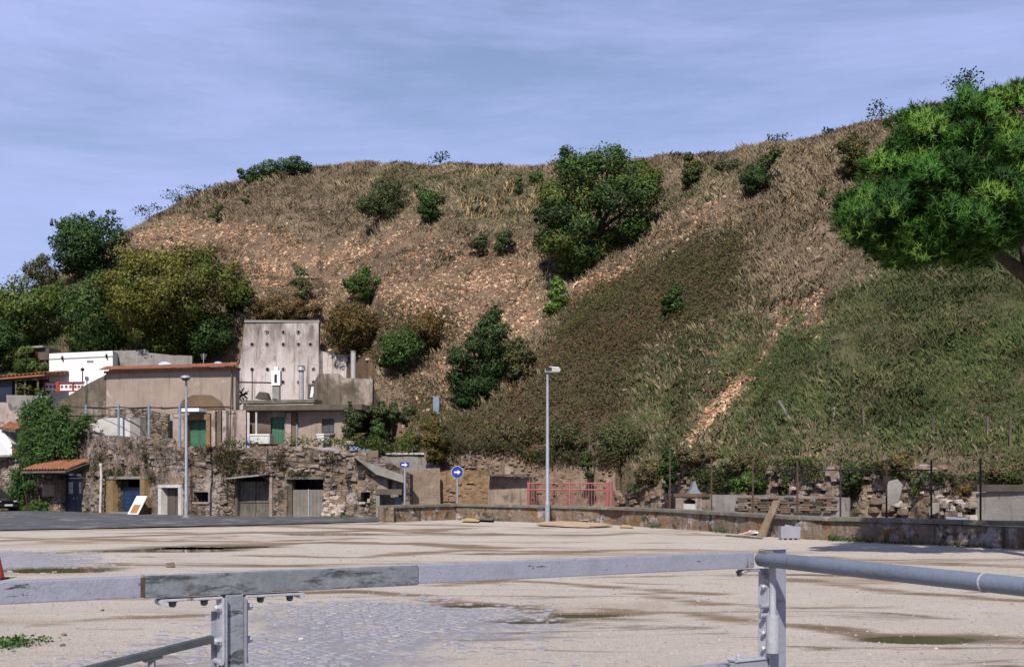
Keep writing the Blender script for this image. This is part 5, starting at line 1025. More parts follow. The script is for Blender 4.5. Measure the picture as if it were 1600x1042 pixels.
def arrow_pts(c, ax, s):                              # right-pointing arrow outline, ax = horizontal axis
    P = [(-0.62, -0.16), (0.08, -0.16), (0.08, -0.46), (0.66, 0), (0.08, 0.46), (0.08, 0.16), (-0.62, 0.16)]
    return [c+ax*a*s+np.array([0, 0, b*s]) for a, b in P]
def round_sign(px, pyc, pyb, d, r, label):
    foot = np.array([(px-800)/FPX*d, d, 0.05]); zc = zof(pyc, d); t = empty('arrow_sign', foot, label, 'road sign')
    mb = MB(); mb.tube([foot, foot+np.array([0, 0, zc+r*0.8])], 0.045, 9); mb.build('pole', STEEL, t, smooth=True)
    c = np.array([foot[0], d-0.06, zc])
    def disc(rad, y0, y1): return [np.array([c[0]+rad*math.cos(a), y0, zc+rad*math.sin(a)]) for a in np.linspace(0, 2*math.pi, 32, endpoint=False)], (0, y1-y0, 0)
    mb = MB(); mb.prism(*disc(r, c[1], c[1]+0.03)); mb.build('rim', SIGNWHITE, t); mb = MB(); mb.prism(*disc(r*0.95, c[1]-0.008, c[1]-0.002)); mb.build('plate', SIGNBLUE, t)
    mb = MB(); mb.prism(arrow_pts(np.array([c[0], c[1]-0.016, zc]), np.array([1.0, 0, 0]), r*0.82), (0, 0.006, 0)); mb.build('arrow', SIGNWHITE, t)
    for dz in (-0.2, 0.2): mb = MB(); mb.box(c[0]-0.06, c[0]+0.06, d-0.05, d+0.05, zc+dz-0.02, zc+dz+0.02); mb.build('clamp', STEEL, t)
round_sign(714.5, 737.5, 786, 60.3, 0.30, 'round blue sign with white right arrow behind the low wall')
d = 60.0; foot = np.array([(632.5-800)/FPX*d, d, 0.05]); t = empty('one_way_sign', foot, 'long flat blue sign with white arrow on a grey post', 'road sign')
mb = MB(); mb.tube([foot, foot+np.array([0, 0, zof(722, d)])], 0.05, 9); mb.build('pole', STEEL, t, smooth=True)
zc = zof(726, d); mb = MB(); mb.box(foot[0]-0.24, foot[0]+0.22, d-0.075, d-0.055, zc-0.12, zc+0.12); mb.build('plate', SIGNBLUE, t)
mb = MB(); mb.prism(arrow_pts(np.array([foot[0]-0.01, d-0.085, zc]), np.array([1.0, 0, 0]), 0.22), (0, 0.006, 0)); mb.build('arrow', SIGNWHITE, t)

# faded red gate
d = 62.0; x0, x1 = (826-800)/FPX*d, (955-800)/FPX*d; d2 = 60.5; gz = zof(753, d); t = empty('metal_gate', (x0, d, 0.05), 'faded red metal double gate behind the street lamp', 'gate')
G0, G1 = np.array([x0, d, 0]), np.array([x1*d2/d, d2, 0])
def gp(s, z): return G0*(1-s)+G1*s+np.array([0, 0, z])
for s, r, h in ((0.0, 0.075, gz+0.02), (1.0, 0.10, gz+0.05), (0.985-0.03, 0.06, gz)): mb = MB(); mb.tube([gp(s, 0.05), gp(s, h)], r, 8); mb.build('post', PINKGATE, t)
for z in (0.22, gz-0.38, gz-0.06): mb = MB(); mb.tube([gp(0, z), gp(1, z)], 0.04, 6); mb.build('rail', PINKGATE, t)
mb = MB(); mb.tube([gp(0, 0.50), gp(1, 0.50)], 0.045, 6); mb.build('rail', PINKGATE, t)
for k in range(1, 30):
    s = k/30; mb = MB(); mb.tube([gp(s, 0.15), gp(s, gz-0.04)], 0.055 if k == 15 else 0.016, 5); mb.build('bar', PINKGATE, t)

# concrete posts on the slope and the old wire fence posts
for px, pyt, pyb, lb in ((1303, 636, 660, 'short grey post on the green slope nearest the pale stake'), (1350, 640, 672, 'grey concrete post on the slope, second along'), (1405, 648, 676, 'grey concrete post on the slope, third along'), (1456, 652, 682, 'thin post in the brush on the slope, fourth along'),
                         (1545, 650, 690, 'grey post at the bend of the slope fence on the right'), (1578, 650, 700, 'thin tall post at the right end of the slope fence'), (812, 652, 690, 'thin pale post in the brambles left of the street lamp'), (873, 674, 702, 'short grey post in the brambles right of the street lamp'),
                         (921, 672, 712, 'grey post in the brambles above the red gate'), (955, 690, 722, 'short pale post above the right end of the red gate'), (689, 655, 690, 'short pale post in ivy near the pale retaining wall')):
    f = hit(px, pyb); d = f[1]; mb = MB(); r = 0.042; lean = random.uniform(-0.08, 0.08); h = max(zof(pyt, d)-f[2], 0.6); mb.prism([f+np.array([-r, -r, -0.3]), f+np.array([r, -r, -0.3]), f+np.array([r, r, -0.3]), f+np.array([-r, r, -0.3])], (lean, 0, h+0.3))
    mb.build('fence_post', CONC_GREY if 'pale' in lb else CONC_DARK, label=lb, cat='post', group='old fence posts on the slope')
f = hit(1240, 658); g = Wp(1217, 627, f[1]-0.2); mb = MB(); mb.tube([f+np.array([0, 0, -0.2]), g], 0.06, 7); mb.tube([g, g+(g-f)*0.02], 0.07, 7); mb.build('leaning_stake', CONC_GREY, label='pale leaning stake on the green slope', cat='stake')
f = hit(682, 640); t = empty('grey_box', f, 'narrow grey metal cabinet in the scrub beside the dark conifer', 'cabinet'); mb = MB(); z1 = zof(621, f[1]); mb.box(f[0]-0.19, f[0]+0.19, f[1]-0.35, f[1]-0.05, f[2]-0.3, z1); mb.build('body', STEEL_BLUE, t); mb = MB(); mb.box(f[0]-0.22, f[0]+0.22, f[1]-0.38, f[1]-0.02, z1, z1+0.05); mb.build('lid', STEEL, t); mb = MB(); mb.box(f[0]-0.15, f[0]+0.15, f[1]-0.365, f[1]-0.352, f[2], z1-0.06); mb.build('door', STEEL_BLUE, t)

# debris along the low wall
def ground_pt(px, py, z=0.0): q = gxy(px, py); return np.array([q[0], q[1], z])
b0, b1 = LWF.pt(1207, 838, 0.42), LWF.pt(1221, 782, 0.14); b0[2] = 0.02; n_ = LWF.at(1210)[2]; a_ = LWF.at(1210)[1]; A = np.array([0.115, -0.04, 0])
mb = MB(); up = np.array([n_[0], n_[1], 0.4])*0.03; mb.prism([b0-A, b0+A, b1+A*0.85, b1-A*0.85], up); mb.build('leaning_plank', BOARD, bevel=0.004, label='brown plank leaning against the low wall', cat='plank')
m0, m1 = b0*0.55+b1*0.45, b1; 
b0 = LWF.pt(1188, 838, 0.85); b0[2] = 0.02; b1 = LWF.pt(1196, 829, 0.35); mb = MB(); mb.prism([b0-A*0.9, b0+A*0.9, b1+A*0.9, b1-A*0.9], up); mb.build('short_board', BOARD_LIGHT, label='short pale board lying at the foot of the leaning plank', cat='board')
c = LWF.pt(1253, 843, 0.6); c[2] = 0.0; t = empty('plastic_crate', c, 'milky plastic crate standing against the low wall', 'crate'); w = 0.30
for (dx0, dx1, dy0, dy1, nm) in ((-w, w, -0.2, -0.18, 'side'), (-w, w, 0.18, 0.2, 'side'), (-w, -w+0.02, -0.179, 0.179, 'end'), (w-0.02, w, -0.179, 0.179, 'end')): mb = MB(); mb.box(c[0]+dx0, c[0]+dx1, c[1]+dy0, c[1]+dy1, 0.06, 0.42); mb.build(nm, PLASTIC, t)
mb = MB(); mb.box(c[0]-w+0.02, c[0]+w-0.02, c[1]-0.178, c[1]+0.178, 0.05, 0.07); mb.build('floor', PLASTIC, t)
for k in range(4): mb = MB(); mb.box(c[0]-w+0.03+k*0.16, c[0]-w+0.09+k*0.16, c[1]-0.19, c[1]+0.19, -0.01, 0.06); mb.build('foot', PLASTIC, t)
p = LWF.pt(1246, 826, 0.30); mb = MB(); mb.prism([p+np.array([-0.22, 0, -0.14]), p+np.array([0.20, 0.05, -0.12]), p+np.array([0.18, 0.25, 0.08]), p+np.array([-0.05, 0.3, 0.12])], (0, 0.012, 0.01)); mb.build('plastic_sheet', PLASTIC, label='crumpled clear sheet on top of the milky crate', cat='sheet')
def slab_on_ground(name, pts, z, th, mat, label, cat, wav=0.03):
    mb = MB(); P = [ground_pt(a, b, z) for a, b in pts]; P = [p+np.array([0, 0, wav*math.sin(3.1*i)]) for i, p in enumerate(P)]; mb.prism(P, (0, 0, th)); mb.build(name, mat, label=label, cat=cat)
slab_on_ground('cardboard_sheet', [(838, 821.5), (880, 824.5), (920, 825.5), (958, 823.5), (930, 819.5), (880, 817.5), (850, 818)], 0.05, 0.05, CARDBOARD, 'large flattened cardboard sheet by the low wall', 'cardboard')
slab_on_ground('metal_strip', [(873, 817.0), (919, 818.8), (919, 817.4), (873, 815.8)], 0.16, 0.03, WHITE_DIRTY, 'pale strip lying on the flattened cardboard', 'strip', 0.0)
slab_on_ground('board_offcut', [(968, 824.5), (990, 826.0), (984, 823.0), (972, 822.4)], 0.03, 0.04, YELLOWBOARD, 'small yellow board right of the flattened cardboard', 'board')
slab_on_ground('board_offcut', [(720, 815.8), (748, 817.0), (752, 813.8), (730, 813.0)], 0.06, 0.05, YELLOWBOARD, 'yellowed board in the litter under the round sign', 'board')
slab_on_ground('board_offcut', [(744, 815.2), (770, 816.4), (772, 814.0), (752, 813.0)], 0.10, 0.04, OLDWOOD, 'dark board end beside the yellowed board', 'board')
slab_on_ground('litter_sheet', [(680, 812.6), (692, 813.4), (694, 812.0), (684, 811.4)], 0.05, 0.02, PLASTIC, 'pale litter sheet at the low wall corner', 'litter')
q = ground_pt(1136, 838); q2 = ground_pt(1190, 842.5); mb = MB(); dv = (q2-q)/np.linalg.norm(q2-q); pr = np.array([-dv[1], dv[0], 0])*0.05; mb.prism([q-pr, q2-pr, q2+pr, q+pr], (0, 0, 0.06)); mb.build('long_batten', OLDWOOD, label='long thin batten lying along the low wall', cat='batten')
for px, py, mt, lb, s in ((1166, 837, REDPAINT, 'small red scrap beside the batten', 0.12), (1181, 836.5, WHITE, 'flat white scrap next to the short board', 0.26)):
    c = ground_pt(px, py); t = MB(); t.prism([c+np.array([-s, -0.1, 0.08]), c+np.array([s, -0.13, 0.08]), c+np.array([s*0.8, 0.12, 0.13]), c+np.array([-s*0.9, 0.1, 0.12])], (0, 0, 0.05)); t.build('scrap', mt, label=lb, cat='scrap', bevel=0.01)
def rock(px, py, s, mat, label):
    c = ground_pt(px, py); me = stone_mesh(int(px), 'rock'); me.materials.append(mat); o = bpy.data.objects.new('rock', me); C.objects.link(o); o.location = (c[0], c[1], gravelz(c[0], c[1])+s*0.22); o.scale = (s*1.2, s, s*0.7); o.rotation_euler = (0, 0.2, px); tag(o, label, 'rock')
rock(266, 886, 0.16, STONE_B, 'brown lump lying on the gravel above the rail'); rock(85, 893, 0.07, STONE_A, 'small grey stone left of the brown lump'); rock(753, 814, 0.14, STONE_B, 'small stone near the litter by the wall'); rock(470, 1000, 0.05, WHITE_DIRTY, 'tiny white stone on the setts'); rock(160, 954, 0.04, STONE_B, 'tiny brown stone below the left rail')
rock(100, 992, 0.05, STONE_A, 'small stone right of the weeds'); rock(98, 1008, 0.045, STONE_B, 'dark pebble by the weeds')

# traffic cone edge at the far left
d = gd(909)+0.5; c = np.array([(-8-800)/FPX*d, d, 0.0]); t = empty('traffic_cone', c, 'red traffic cone cut off by the left edge', 'cone'); mb = MB(); mb.box(c[0]-0.19, c[0]+0.19, d-0.19, d+0.19, 0.0, 0.04); mb.build('base', BLACK, t)
mb = MB(); mb.tube([c+np.array([0, 0, 0.04]), c+np.array([0, 0, 0.70])], [0.165, 0.03], 20); mb.build('cone', REDPAINT, t, smooth=True); mb = MB(); mb.tube([c+np.array([0, 0, 0.50]), c+np.array([0, 0, 0.58])], [0.074, 0.058], 20); mb.build('band', SIGNWHITE, t, smooth=True)

# parked black car, nose just inside the left edge
def car(nose, label):
    t = empty('parked_car', (nose[0]-2.0, nose[1], 0.045), label, 'car'); X0, Y0 = nose[0], nose[1]
    prof = [(0.0, 0.30, 0.52, 0.62), (-0.06, 0.22, 0.66, 0.74), (-0.35, 0.20, 0.74, 0.80), (-1.0, 0.20, 0.86, 0.82), (-1.25, 0.20, 0.90, 0.82), (-3.0, 0.20, 0.92, 0.82), (-3.7, 0.22, 0.92, 0.80), (-3.95, 0.30, 0.80, 0.72)]
    vs = []; fs = []
    for x, zb, zt_, hw in prof:
        for a, b in ((-1, zb), (-1.03, zb*0.5+zt_*0.5), (-0.93, zt_), (-0.5, zt_+0.03), (0.5, zt_+0.03), (0.93, zt_), (1.03, zb*0.5+zt_*0.5), (1, zb)): vs.append((X0+x, Y0+a*hw, b))
    for i in range(len(prof)-1):
        for k in range(8): fs.append((i*8+k, i*8+(k+1) % 8, (i+1)*8+(k+1) % 8, (i+1)*8+k))
    fs += [tuple(range(8)), tuple(range((len(prof)-1)*8, len(prof)*8))]; mb = MB(); mb.add(vs, fs); mb.build('body', CARPAINT, t, smooth=True)
    cab = [(-1.0, 0.88, 0.72), (-1.75, 1.38, 0.58), (-2.9, 1.40, 0.58), (-3.75, 0.93, 0.70)]; vs = []
    for x, z, hw in cab: vs += [(X0+x, Y0-hw, z), (X0+x, Y0+hw, z)]
    vs += [(X0-1.0, Y0-0.76, 0.86), (X0-1.0, Y0+0.76, 0.86), (X0-3.8, Y0-0.76, 0.86), (X0-3.8, Y0+0.76, 0.86)]; mb = MB(); mb.add(vs, [(0, 1, 3, 2), (2, 3, 5, 4), (4, 5, 7, 6), (0, 2, 4, 6, 10, 8), (1, 9, 11, 7, 5, 3)]); mb.build('cabin', GLASS_DARK, t)
    for sx in (-0.75, -3.15):
        for sy in (-1, 1):
            mb = MB(); mb.tube([(X0+sx, Y0+sy*0.60, 0.345), (X0+sx, Y0+sy*0.80, 0.345)], 0.30, 18); w_ = mb.build('wheel', BLACK, t, smooth=True); mb = MB(); mb.tube([(X0+sx, Y0+sy*0.80, 0.345), (X0+sx, Y0+sy*0.815, 0.345)], 0.18, 14); mb.build('rim', STEEL, w_)
    for sy in (-1, 1): mb = MB(); mb.ball((X0-0.10, Y0+sy*0.52, 0.62), (0.12, 0.18, 0.08), 10, 6); mb.build('headlight', PANE, t, smooth=True)
    mb = MB(); mb.box(X0-0.06, X0+0.08, Y0-0.66, Y0+0.66, 0.30, 0.46); mb.build('bumper', BLACK, t, bevel=0.03); mb = MB(); mb.box(X0+0.08, X0+0.10, Y0-0.26, Y0+0.26, 0.36, 0.47); mb.build('licence_plate', SIGNWHITE, t)
    for ch in list(t.children):
        pass
    t.rotation_euler = (0, 0, math.radians(-38)); return t
car((-30.6, 77.3), 'black parked car with its nose at the left edge')

# ================================================================== near barrier: galvanised rail on posts, hinged pipe arm
def gate_paint(name, c1, c2, chip, lo, hi, sc):
    m, N, L, b = nodes_of(name); nt = m.node_tree; g = N.new('ShaderNodeNewGeometry'); pos = g.outputs['Position']
    c1, c2, chip = kc(c1), kc(c2), kc(chip)
    out = mixc(nt, noise(nt, pos, 22, 6, 0.7, 0.3, 0.7), c1, c2)
    f = noise(nt, pos, sc, 9, 0.74, lo, hi, stretch=(0.38, 0.38, 1.5), dist=0.35); out = mixc(nt, f, out, chip)
    out = mixc(nt, noise(nt, pos, 60, 4, 0.7, 0.64, 0.70), out, (0.06, 0.05, 0.04)); out = mixc(nt, noise(nt, pos, 3.0, 8, 0.75, 0.50, 0.75), out, tuple(x*0.62 for x in c1)); out = mixc(nt, noise(nt, pos, 1.0, 6, 0.7, 0.62, 0.70, stretch=(26, 26, 4)), out, (0.10, 0.062, 0.04))
    L.new(out, b.inputs['Base Color']); b.inputs['Metallic'].default_value = 0.15; b.inputs['Roughness'].default_value = 0.52; b.inputs['Specular IOR Level'].default_value = 0.4
    bn = N.new('ShaderNodeTexNoise'); bn.inputs['Scale'].default_value = 90; bn.inputs['Detail'].default_value = 6; L.new(pos, bn.inputs['Vector']); bp = N.new('ShaderNodeBump'); bp.inputs['Strength'].default_value = 0.25; bp.inputs['Distance'].default_value = 0.01
    L.new(bn.outputs['Fac'], bp.inputs['Height']); L.new(bp.outputs['Normal'], b.inputs['Normal']); return m
SILVER = gate_paint('silver_paint', (0.32, 0.33, 0.40), (0.26, 0.27, 0.33), (0.05, 0.056, 0.055), 0.60, 0.63, 9)
WORN = gate_paint('worn_silver_paint', (0.24, 0.26, 0.29), (0.15, 0.165, 0.18), (0.045, 0.054, 0.052), 0.50, 0.60, 17)
BRIGHTSILVER = gate_paint('bright_silver', (0.46, 0.47, 0.52), (0.34, 0.35, 0.39), (0.10, 0.10, 0.10), 0.70, 0.75, 14)
PIPEBLUE = gate_paint('blue_grey_pipe', (0.20, 0.235, 0.30), (0.17, 0.20, 0.255), (0.10, 0.11, 0.12), 0.70, 0.78, 8)
DKSTEEL = surf('dark_steel', (0.075, 0.088, 0.095), (0.05, 0.06, 0.066), 20, rough=0.5, bump=0.1, metal=0.2)
PL = np.array([-0.982, 4.33]); PR = np.array([1.085, 5.62]); ax2 = (PR-PL)/np.linalg.norm(PR-PL); AX = np.array([ax2[0], ax2[1], 0]); NB = np.array([ax2[1], -ax2[0], 0]); UP = np.array([0, 0, 1.0])
def rail_pt(px):
    u = (px-800)/FPX; t_ = (u*PL[1]-PL[0])/(ax2[0]-u*ax2[1]); q = PL+ax2*t_; return np.array([q[0], q[1], 0])
ZR = 1.403                                            # rail centre height
def seg(root, name, mat, pa, pb, z, hh, hb, nb=0.0, bevel=0.004):
    a, b = (rail_pt(pa) if np.isscalar(pa) else pa), (rail_pt(pb) if np.isscalar(pb) else pb); c = (a+b)/2+NB*nb+UP*z; mb = MB(); mb.obox(c, AX, NB, UP, np.linalg.norm(b-a)/2, hb, hh); return mb.build(name, mat, root, bevel=bevel)
t = empty('barrier_rail', (PL[0], PL[1], 0.0), 'silver painted rail bolted to two posts across the foreground', 'barrier')
far_left = rail_pt(0)-AX*1.6
seg(t, 'rail', SILVER, far_left, rail_pt(221), ZR, 0.036, 0.028)
seg(t, 'rail_sleeve', WORN, 222, 648, ZR-0.001, 0.0375, 0.031)
seg(t, 'rail', SILVER, 649, 1172, ZR+0.001, 0.036, 0.028)
seg(t, 'weld_seam', BRIGHTSILVER, 223, 647, ZR+0.0395, 0.0025, 0.006, nb=0.022, bevel=0)
seg(t, 'end_plate', surf('rust_edge', (0.10, 0.065, 0.04), (0.06, 0.045, 0.03), 20), 216, 222.5, ZR, 0.033, 0.0325, bevel=0)
# left post
c = rail_pt(362)
def vbox(root, name, mat, off, z0, z1, ha, hb, nb=0.0, bevel=0.003, base=None): mb = MB(); q = (c if base is None else base)+AX*off+NB*nb; mb.obox(q+UP*((z0+z1)/2), AX, NB, UP, ha, hb, (z1-z0)/2); return mb.build(name, mat, root, bevel=bevel)
def bolt(root, p, axis, r=0.013, h=0.014, mat=None):
    axis = np.array(axis, float); mb = MB(); mb.tube([p-axis*0.004, p+axis*0.003], r*1.35, 12); mb.tube([p+axis*0.003, p+axis*h, p+axis*(h+0.006)], [r, r, r*0.6], 6); return mb.build('bolt', mat or BRIGHTSILVER, root)
PIER = gate_paint('post_paint', (0.29, 0.31, 0.35), (0.20, 0.215, 0.25), (0.05, 0.06, 0.058), 0.54, 0.58, 13)
vbox(t, 'post', PIER, 0.0, -0.05, ZR-0.04, 0.032, 0.032)
for s in (-1, 1):
    vbox(t, 'angle_leg', BRIGHTSILVER, s*0.0415, ZR-0.27, ZR-0.05, 0.0045, 0.035, nb=0.004); vbox(t, 'angle_leg', BRIGHTSILVER, s*0.0415, 0.75, ZR-0.295, 0.0045, 0.035, nb=0.004)
    vbox(t, 'flat_plate', SILVER, s*0.0345, 0.7, ZR-0.05, 0.0022, 0.042, nb=0.010)
    ln = 0.21; vbox(t, 'angle_arm', BRIGHTSILVER, s*(0.0415+ln/2), ZR-0.0535, ZR-0.0445, ln/2, 0.028, nb=0.004)
    for k, oo in enumerate((0.06, 0.17)): bolt(t, c+AX*s*(0.0415+oo)+UP*(ZR-0.054)+NB*0.010, (0, 0, -1), mat=DKSTEEL)
    mb = MB(); e = c+AX*s*(0.0415+ln)+UP*(ZR-0.055); mb.tube([e-NB*0.026, e+NB*0.034], 0.011, 10); mb.build('curl', BRIGHTSILVER, t)
    for z in (ZR-0.085, ZR-0.20, ZR-0.32, ZR-0.44): bolt(t, c+AX*s*0.047+UP*z+NB*0.018, AX*s, 0.0135, 0.016)
    mb = MB(); e = c+AX*s*0.05+UP*(ZR-0.272); mb.tube([e-NB*0.03, e+NB*0.04], 0.010, 10); mb.build('curl', BRIGHTSILVER, t)
vbox(t, 'rear_strip', SILVER, -0.054, 0.7, ZR-0.10, 0.010, 0.003, nb=-0.03)
# sloping brace with small upright
b0 = c+AX*-0.068+UP*(zof(1000, 4.25)); b1 = Wp(120, 1050, 4.05); dv = b1-b0; dv /= np.linalg.norm(dv); sd = np.cross(dv, UP); sd /= np.linalg.norm(sd); uu = np.cross(sd, dv)
mb = MB(); b1 = b0+dv*0.85; mb.obox((b0+b1)/2, dv, sd, uu, np.linalg.norm(b1-b0)/2, 0.016, 0.0125); mb.build('brace', DKSTEEL, t, bevel=0.002)
e = b0+dv*0.215; mb = MB(); mb.obox(e-UP*0.35, (1, 0, 0), (0, 1, 0), UP, 0.011, 0.011, 0.335); mb.build('brace_upright', SILVER, t, bevel=0.002); mb = MB(); mb.obox(e-uu*0.017, dv, sd, uu, 0.03, 0.018, 0.004); mb.build('brace_pad', DKSTEEL, t)
# right post with hinge
c2 = rail_pt(1206)
vbox(t, 'post', SILVER, 0.028, -0.05, ZR+0.042, 0.036, 0.036, base=c2, nb=-0.01); vbox(t, 'post_web', SILVER, -0.028, -0.05, ZR-0.045, 0.017, 0.030, base=c2)
vbox(t, 'post_cap', BRIGHTSILVER, 0.012, ZR+0.043, ZR+0.048, 0.06, 0.04, base=c2)
for z0_, z1_ in ((ZR-0.215, ZR-0.045), (ZR-0.45, ZR-0.245)): vbox(t, 'angle_leg', BRIGHTSILVER, -0.051, z0_, z1_, 0.005, 0.034, base=c2, nb=0.004)
for z in (ZR-0.075, ZR-0.125, ZR-0.335, ZR-0.405): bolt(t, c2-AX*0.056+UP*z+NB*0.016, -AX, 0.0135, 0.017)
for z in (ZR-0.212, ZR-0.255): mb = MB(); e = c2-AX*0.056+UP*z; mb.tube([e-AX*0.035+NB*0.02, e+AX*0.012+NB*0.03], 0.012, 10); mb.build('curl', SILVER, t)
vbox(t, 'angle_arm', SILVER, -0.12, ZR-0.052, ZR-0.043, 0.07, 0.028, base=c2, nb=0.004); vbox(t, 'angle_arm', BRIGHTSILVER, -0.15, ZR-0.455, ZR-0.445, 0.095, 0.028, base=c2, nb=0.004)
mb = MB(); e = c2-AX*0.19+UP*(ZR-0.055); mb.tube([e-NB*0.02, e+NB*0.03], 0.010, 8); mb.build('curl', BRIGHTSILVER, t); mb = MB(); e = c2-AX*0.245+UP*(ZR-0.445); mb.tube([e-NB*0.02, e+NB*0.03], 0.011, 8); mb.build('curl', BRIGHTSILVER, t); bolt(t, c2-AX*0.20+UP*(ZR-0.445), (0, 0, 1), 0.013, 0.016)
bolt(t, c2-AX*0.20+UP*(ZR-0.054), (0, 0, -1), 0.012, 0.012, DKSTEEL)
seg(t, 'lower_rail', SILVER, c2-AX*2.4, c2-AX*0.046, ZR-0.493, 0.036, 0.026)
# hinged arm
hb = c2+NB*0.066+AX*(-0.058); t2 = empty('swing_barrier', (hb[0], hb[1], ZR-0.43), 'blue grey pipe arm hinged on the right post', 'barrier')
mb = MB(); mb.tube([hb+UP*(ZR-0.42), hb+UP*(ZR-0.25)], 0.030, 20); mb.build('hinge_sleeve', BRIGHTSILVER, t2, smooth=True); mb = MB(); mb.tube([hb+UP*(ZR-0.252), hb+UP*(ZR-0.03)], 0.0155, 16); mb.build('hinge_pin', BRIGHTSILVER, t2, smooth=True)
a0 = hb+UP*ZR+np.array([-0.055, 0.03, 0.004]); a1 = np.array([(1625-800)/FPX*4.22, 4.22, 0]); a1[2] = zof(919, 4.22); av = a1-a0; av /= np.linalg.norm(av)
mb = MB(); mb.tube([a0, a0+av*0.012, a1+av*0.5], [0.026, 0.034, 0.034], 24); mb.build('pipe', PIPEBLUE, t2, smooth=True)
k_ = (1535-1185)/(1625-1185); j0 = a0+(a1-a0)*0.845; mb = MB(); mb.tube([j0-av*0.004, j0+av*0.004], 0.0365, 24); mb.build('weld_ring', BRIGHTSILVER, t2, smooth=True)
mb = MB(); mb.obox(a0+av*0.05+UP*0.034, av, np.cross(av, UP), UP, 0.03, 0.02, 0.006); mb.build('weld_plate', surf('mossy_plate', (0.10, 0.095, 0.05), (0.2, 0.2, 0.15), 30), t2)

# ================================================================== trees and shrubs on the hill
G_S = 'shrubs on the hillside'
blob_tree('broadleaf_tree', (74, 216, 330, 446), 'dense dark tree on the left skyline of the hill', 'tree', DARK, n=9000, leaf=0.30, clumps=26, base=(135, 436), ragged=0.2)
blob_tree('broadleaf_tree', (-60, 122, 428, 556), 'green tree at the left edge below the skyline', 'tree', MIDG+OLIVE[:1], n=8000, leaf=0.30, clumps=24, base=(40, 545))
blob_tree('shrub', (-40, 60, 500, 585), 'dark bush above the tiled porch at the left edge', 'shrub', DARK, n=4500, leaf=0.26, clumps=14, base=(20, 580), group=G_S)
blob_tree('broadleaf_tree', (92, 230, 416, 558), 'mid green tree between the left edge and the olive tree', 'tree', MIDG+DARK, n=8000, leaf=0.28, clumps=24, base=(150, 552))
blob_tree('broadleaf_tree', (150, 402, 376, 556), 'wide olive green tree above the beige house', 'tree', OLIVE, n=19000, leaf=0.27, clumps=46, base=(280, 548), clump_pal=[OLIVE, OLIVE, OLIVE+MIDG])
blob_tree('shrub', (275, 378, 478, 572), 'dark green bush at the foot of the olive tree beside the concrete wall', 'shrub', DARK+MIDG, n=5500, leaf=0.24, clumps=18, base=(325, 566), group=G_S)
blob_tree('shrub', (35, 100, 396, 470), 'pale loose bush below the dark skyline tree', 'shrub', GREYG, n=3000, leaf=0.24, clumps=12, base=(65, 468), group=G_S)
for bx, lb in (((-40, 40, 452, 520), 'olive bush at the left edge between the two green trees'), ((60, 130, 440, 500), 'mid green bush under the dark skyline tree'), ((190, 262, 440, 560), 'green bush in front of the olive tree'), ((100, 170, 500, 562), 'low bush behind the white house'), ((225, 300, 490, 566), 'low bush behind the rooflights'), ((345, 405, 430, 500), 'olive bush at the right end of the olive tree'), ((0, 70, 535, 580), 'low dark bush beside the small shed')):
    blob_tree('shrub', bx, lb, 'shrub', MIDG+OLIVE[:2]+DARK[:1], n=3600, leaf=0.25, clumps=15, base=((bx[0]+bx[1])/2, bx[3]-3), group=G_S)
blob_tree('broadleaf_tree', (366, 490, 247, 296), 'low rounded dark tree on the skyline above the olive tree', 'tree', DARK+MIDG[:1], n=5000, leaf=0.26, base=(452, 280), ragged=0.2, blobs=[(385, 275, 12), (400, 268, 14), (420, 262, 15), (440, 258, 15), (460, 257, 14), (478, 263, 11), (410, 280, 12), (435, 274, 15), (455, 270, 14), (392, 284, 9), (376, 268, 6), (470, 268, 10)])
blob_tree('broadleaf_tree', (838, 1034, 236, 436), 'largest dark green tree in the middle of the hillside', 'tree', MIDG+DARK, n=21000, leaf=0.27, clumps=52, base=(915, 425), clump_pal=[MIDG+OLIVE[:2], DARK+MIDG, MIDG, DARK],
          blobs=[(905, 275, 32), (950, 262, 28), (985, 275, 34), (1005, 310, 30), (870, 300, 30), (915, 310, 36), (960, 320, 38), (1000, 345, 26), (865, 345, 28), (900, 360, 34), (945, 370, 34), (985, 365, 24), (868, 390, 26), (900, 405, 26), (935, 400, 24), (880, 420, 16), (905, 428, 14), (925, 255, 20), (890, 262, 22), (1012, 285, 20), (855, 370, 18), (860, 320, 20), (962, 248, 14)])
blob_tree('shrub', (552, 642, 272, 362), 'grey green open shrub left of the round dark one near the crest', 'shrub', GREYG+DARK, n=3200, leaf=0.22, clumps=14, base=(590, 360), group=G_S)
blob_tree('shrub', (646, 696, 288, 352), 'round dark green shrub near the crest above the scree', 'shrub', DARK+MIDG, n=2400, leaf=0.22, clumps=9, base=(670, 350), group=G_S)
blob_tree('shrub', (733, 768, 362, 402), 'small dark shrub left of its pair on the scree', 'shrub', DARK+GREYG, n=1100, leaf=0.2, clumps=6, base=(750, 401), group=G_S)
blob_tree('shrub', (768, 808, 355, 402), 'small dark shrub right of its pair on the scree', 'shrub', DARK+GREYG, n=1300, leaf=0.2, clumps=6, base=(788, 401), group=G_S)
blob_tree('shrub', (535, 602, 412, 476), 'green rounded shrub on the scree above the concrete wall', 'shrub', MIDG, n=2800, leaf=0.22, clumps=11, base=(570, 474), group=G_S)
blob_tree('shrub', (452, 492, 412, 478), 'loose green shrub on the scree right of the olive tree', 'shrub', MIDG+GREYG, n=900, leaf=0.2, clumps=7, base=(472, 476), group=G_S)
blob_tree('shrub', (846, 892, 432, 502), 'bright green loose shrub below the largest tree', 'shrub', BRIGHT, n=1500, leaf=0.22, clumps=8, base=(868, 498), group=G_S)
blob_tree('shrub', (1028, 1072, 444, 498), 'small dark green shrub standing out of the brambles', 'shrub', DARK+MIDG, n=2000, leaf=0.2, clumps=8, base=(1048, 495), group=G_S)
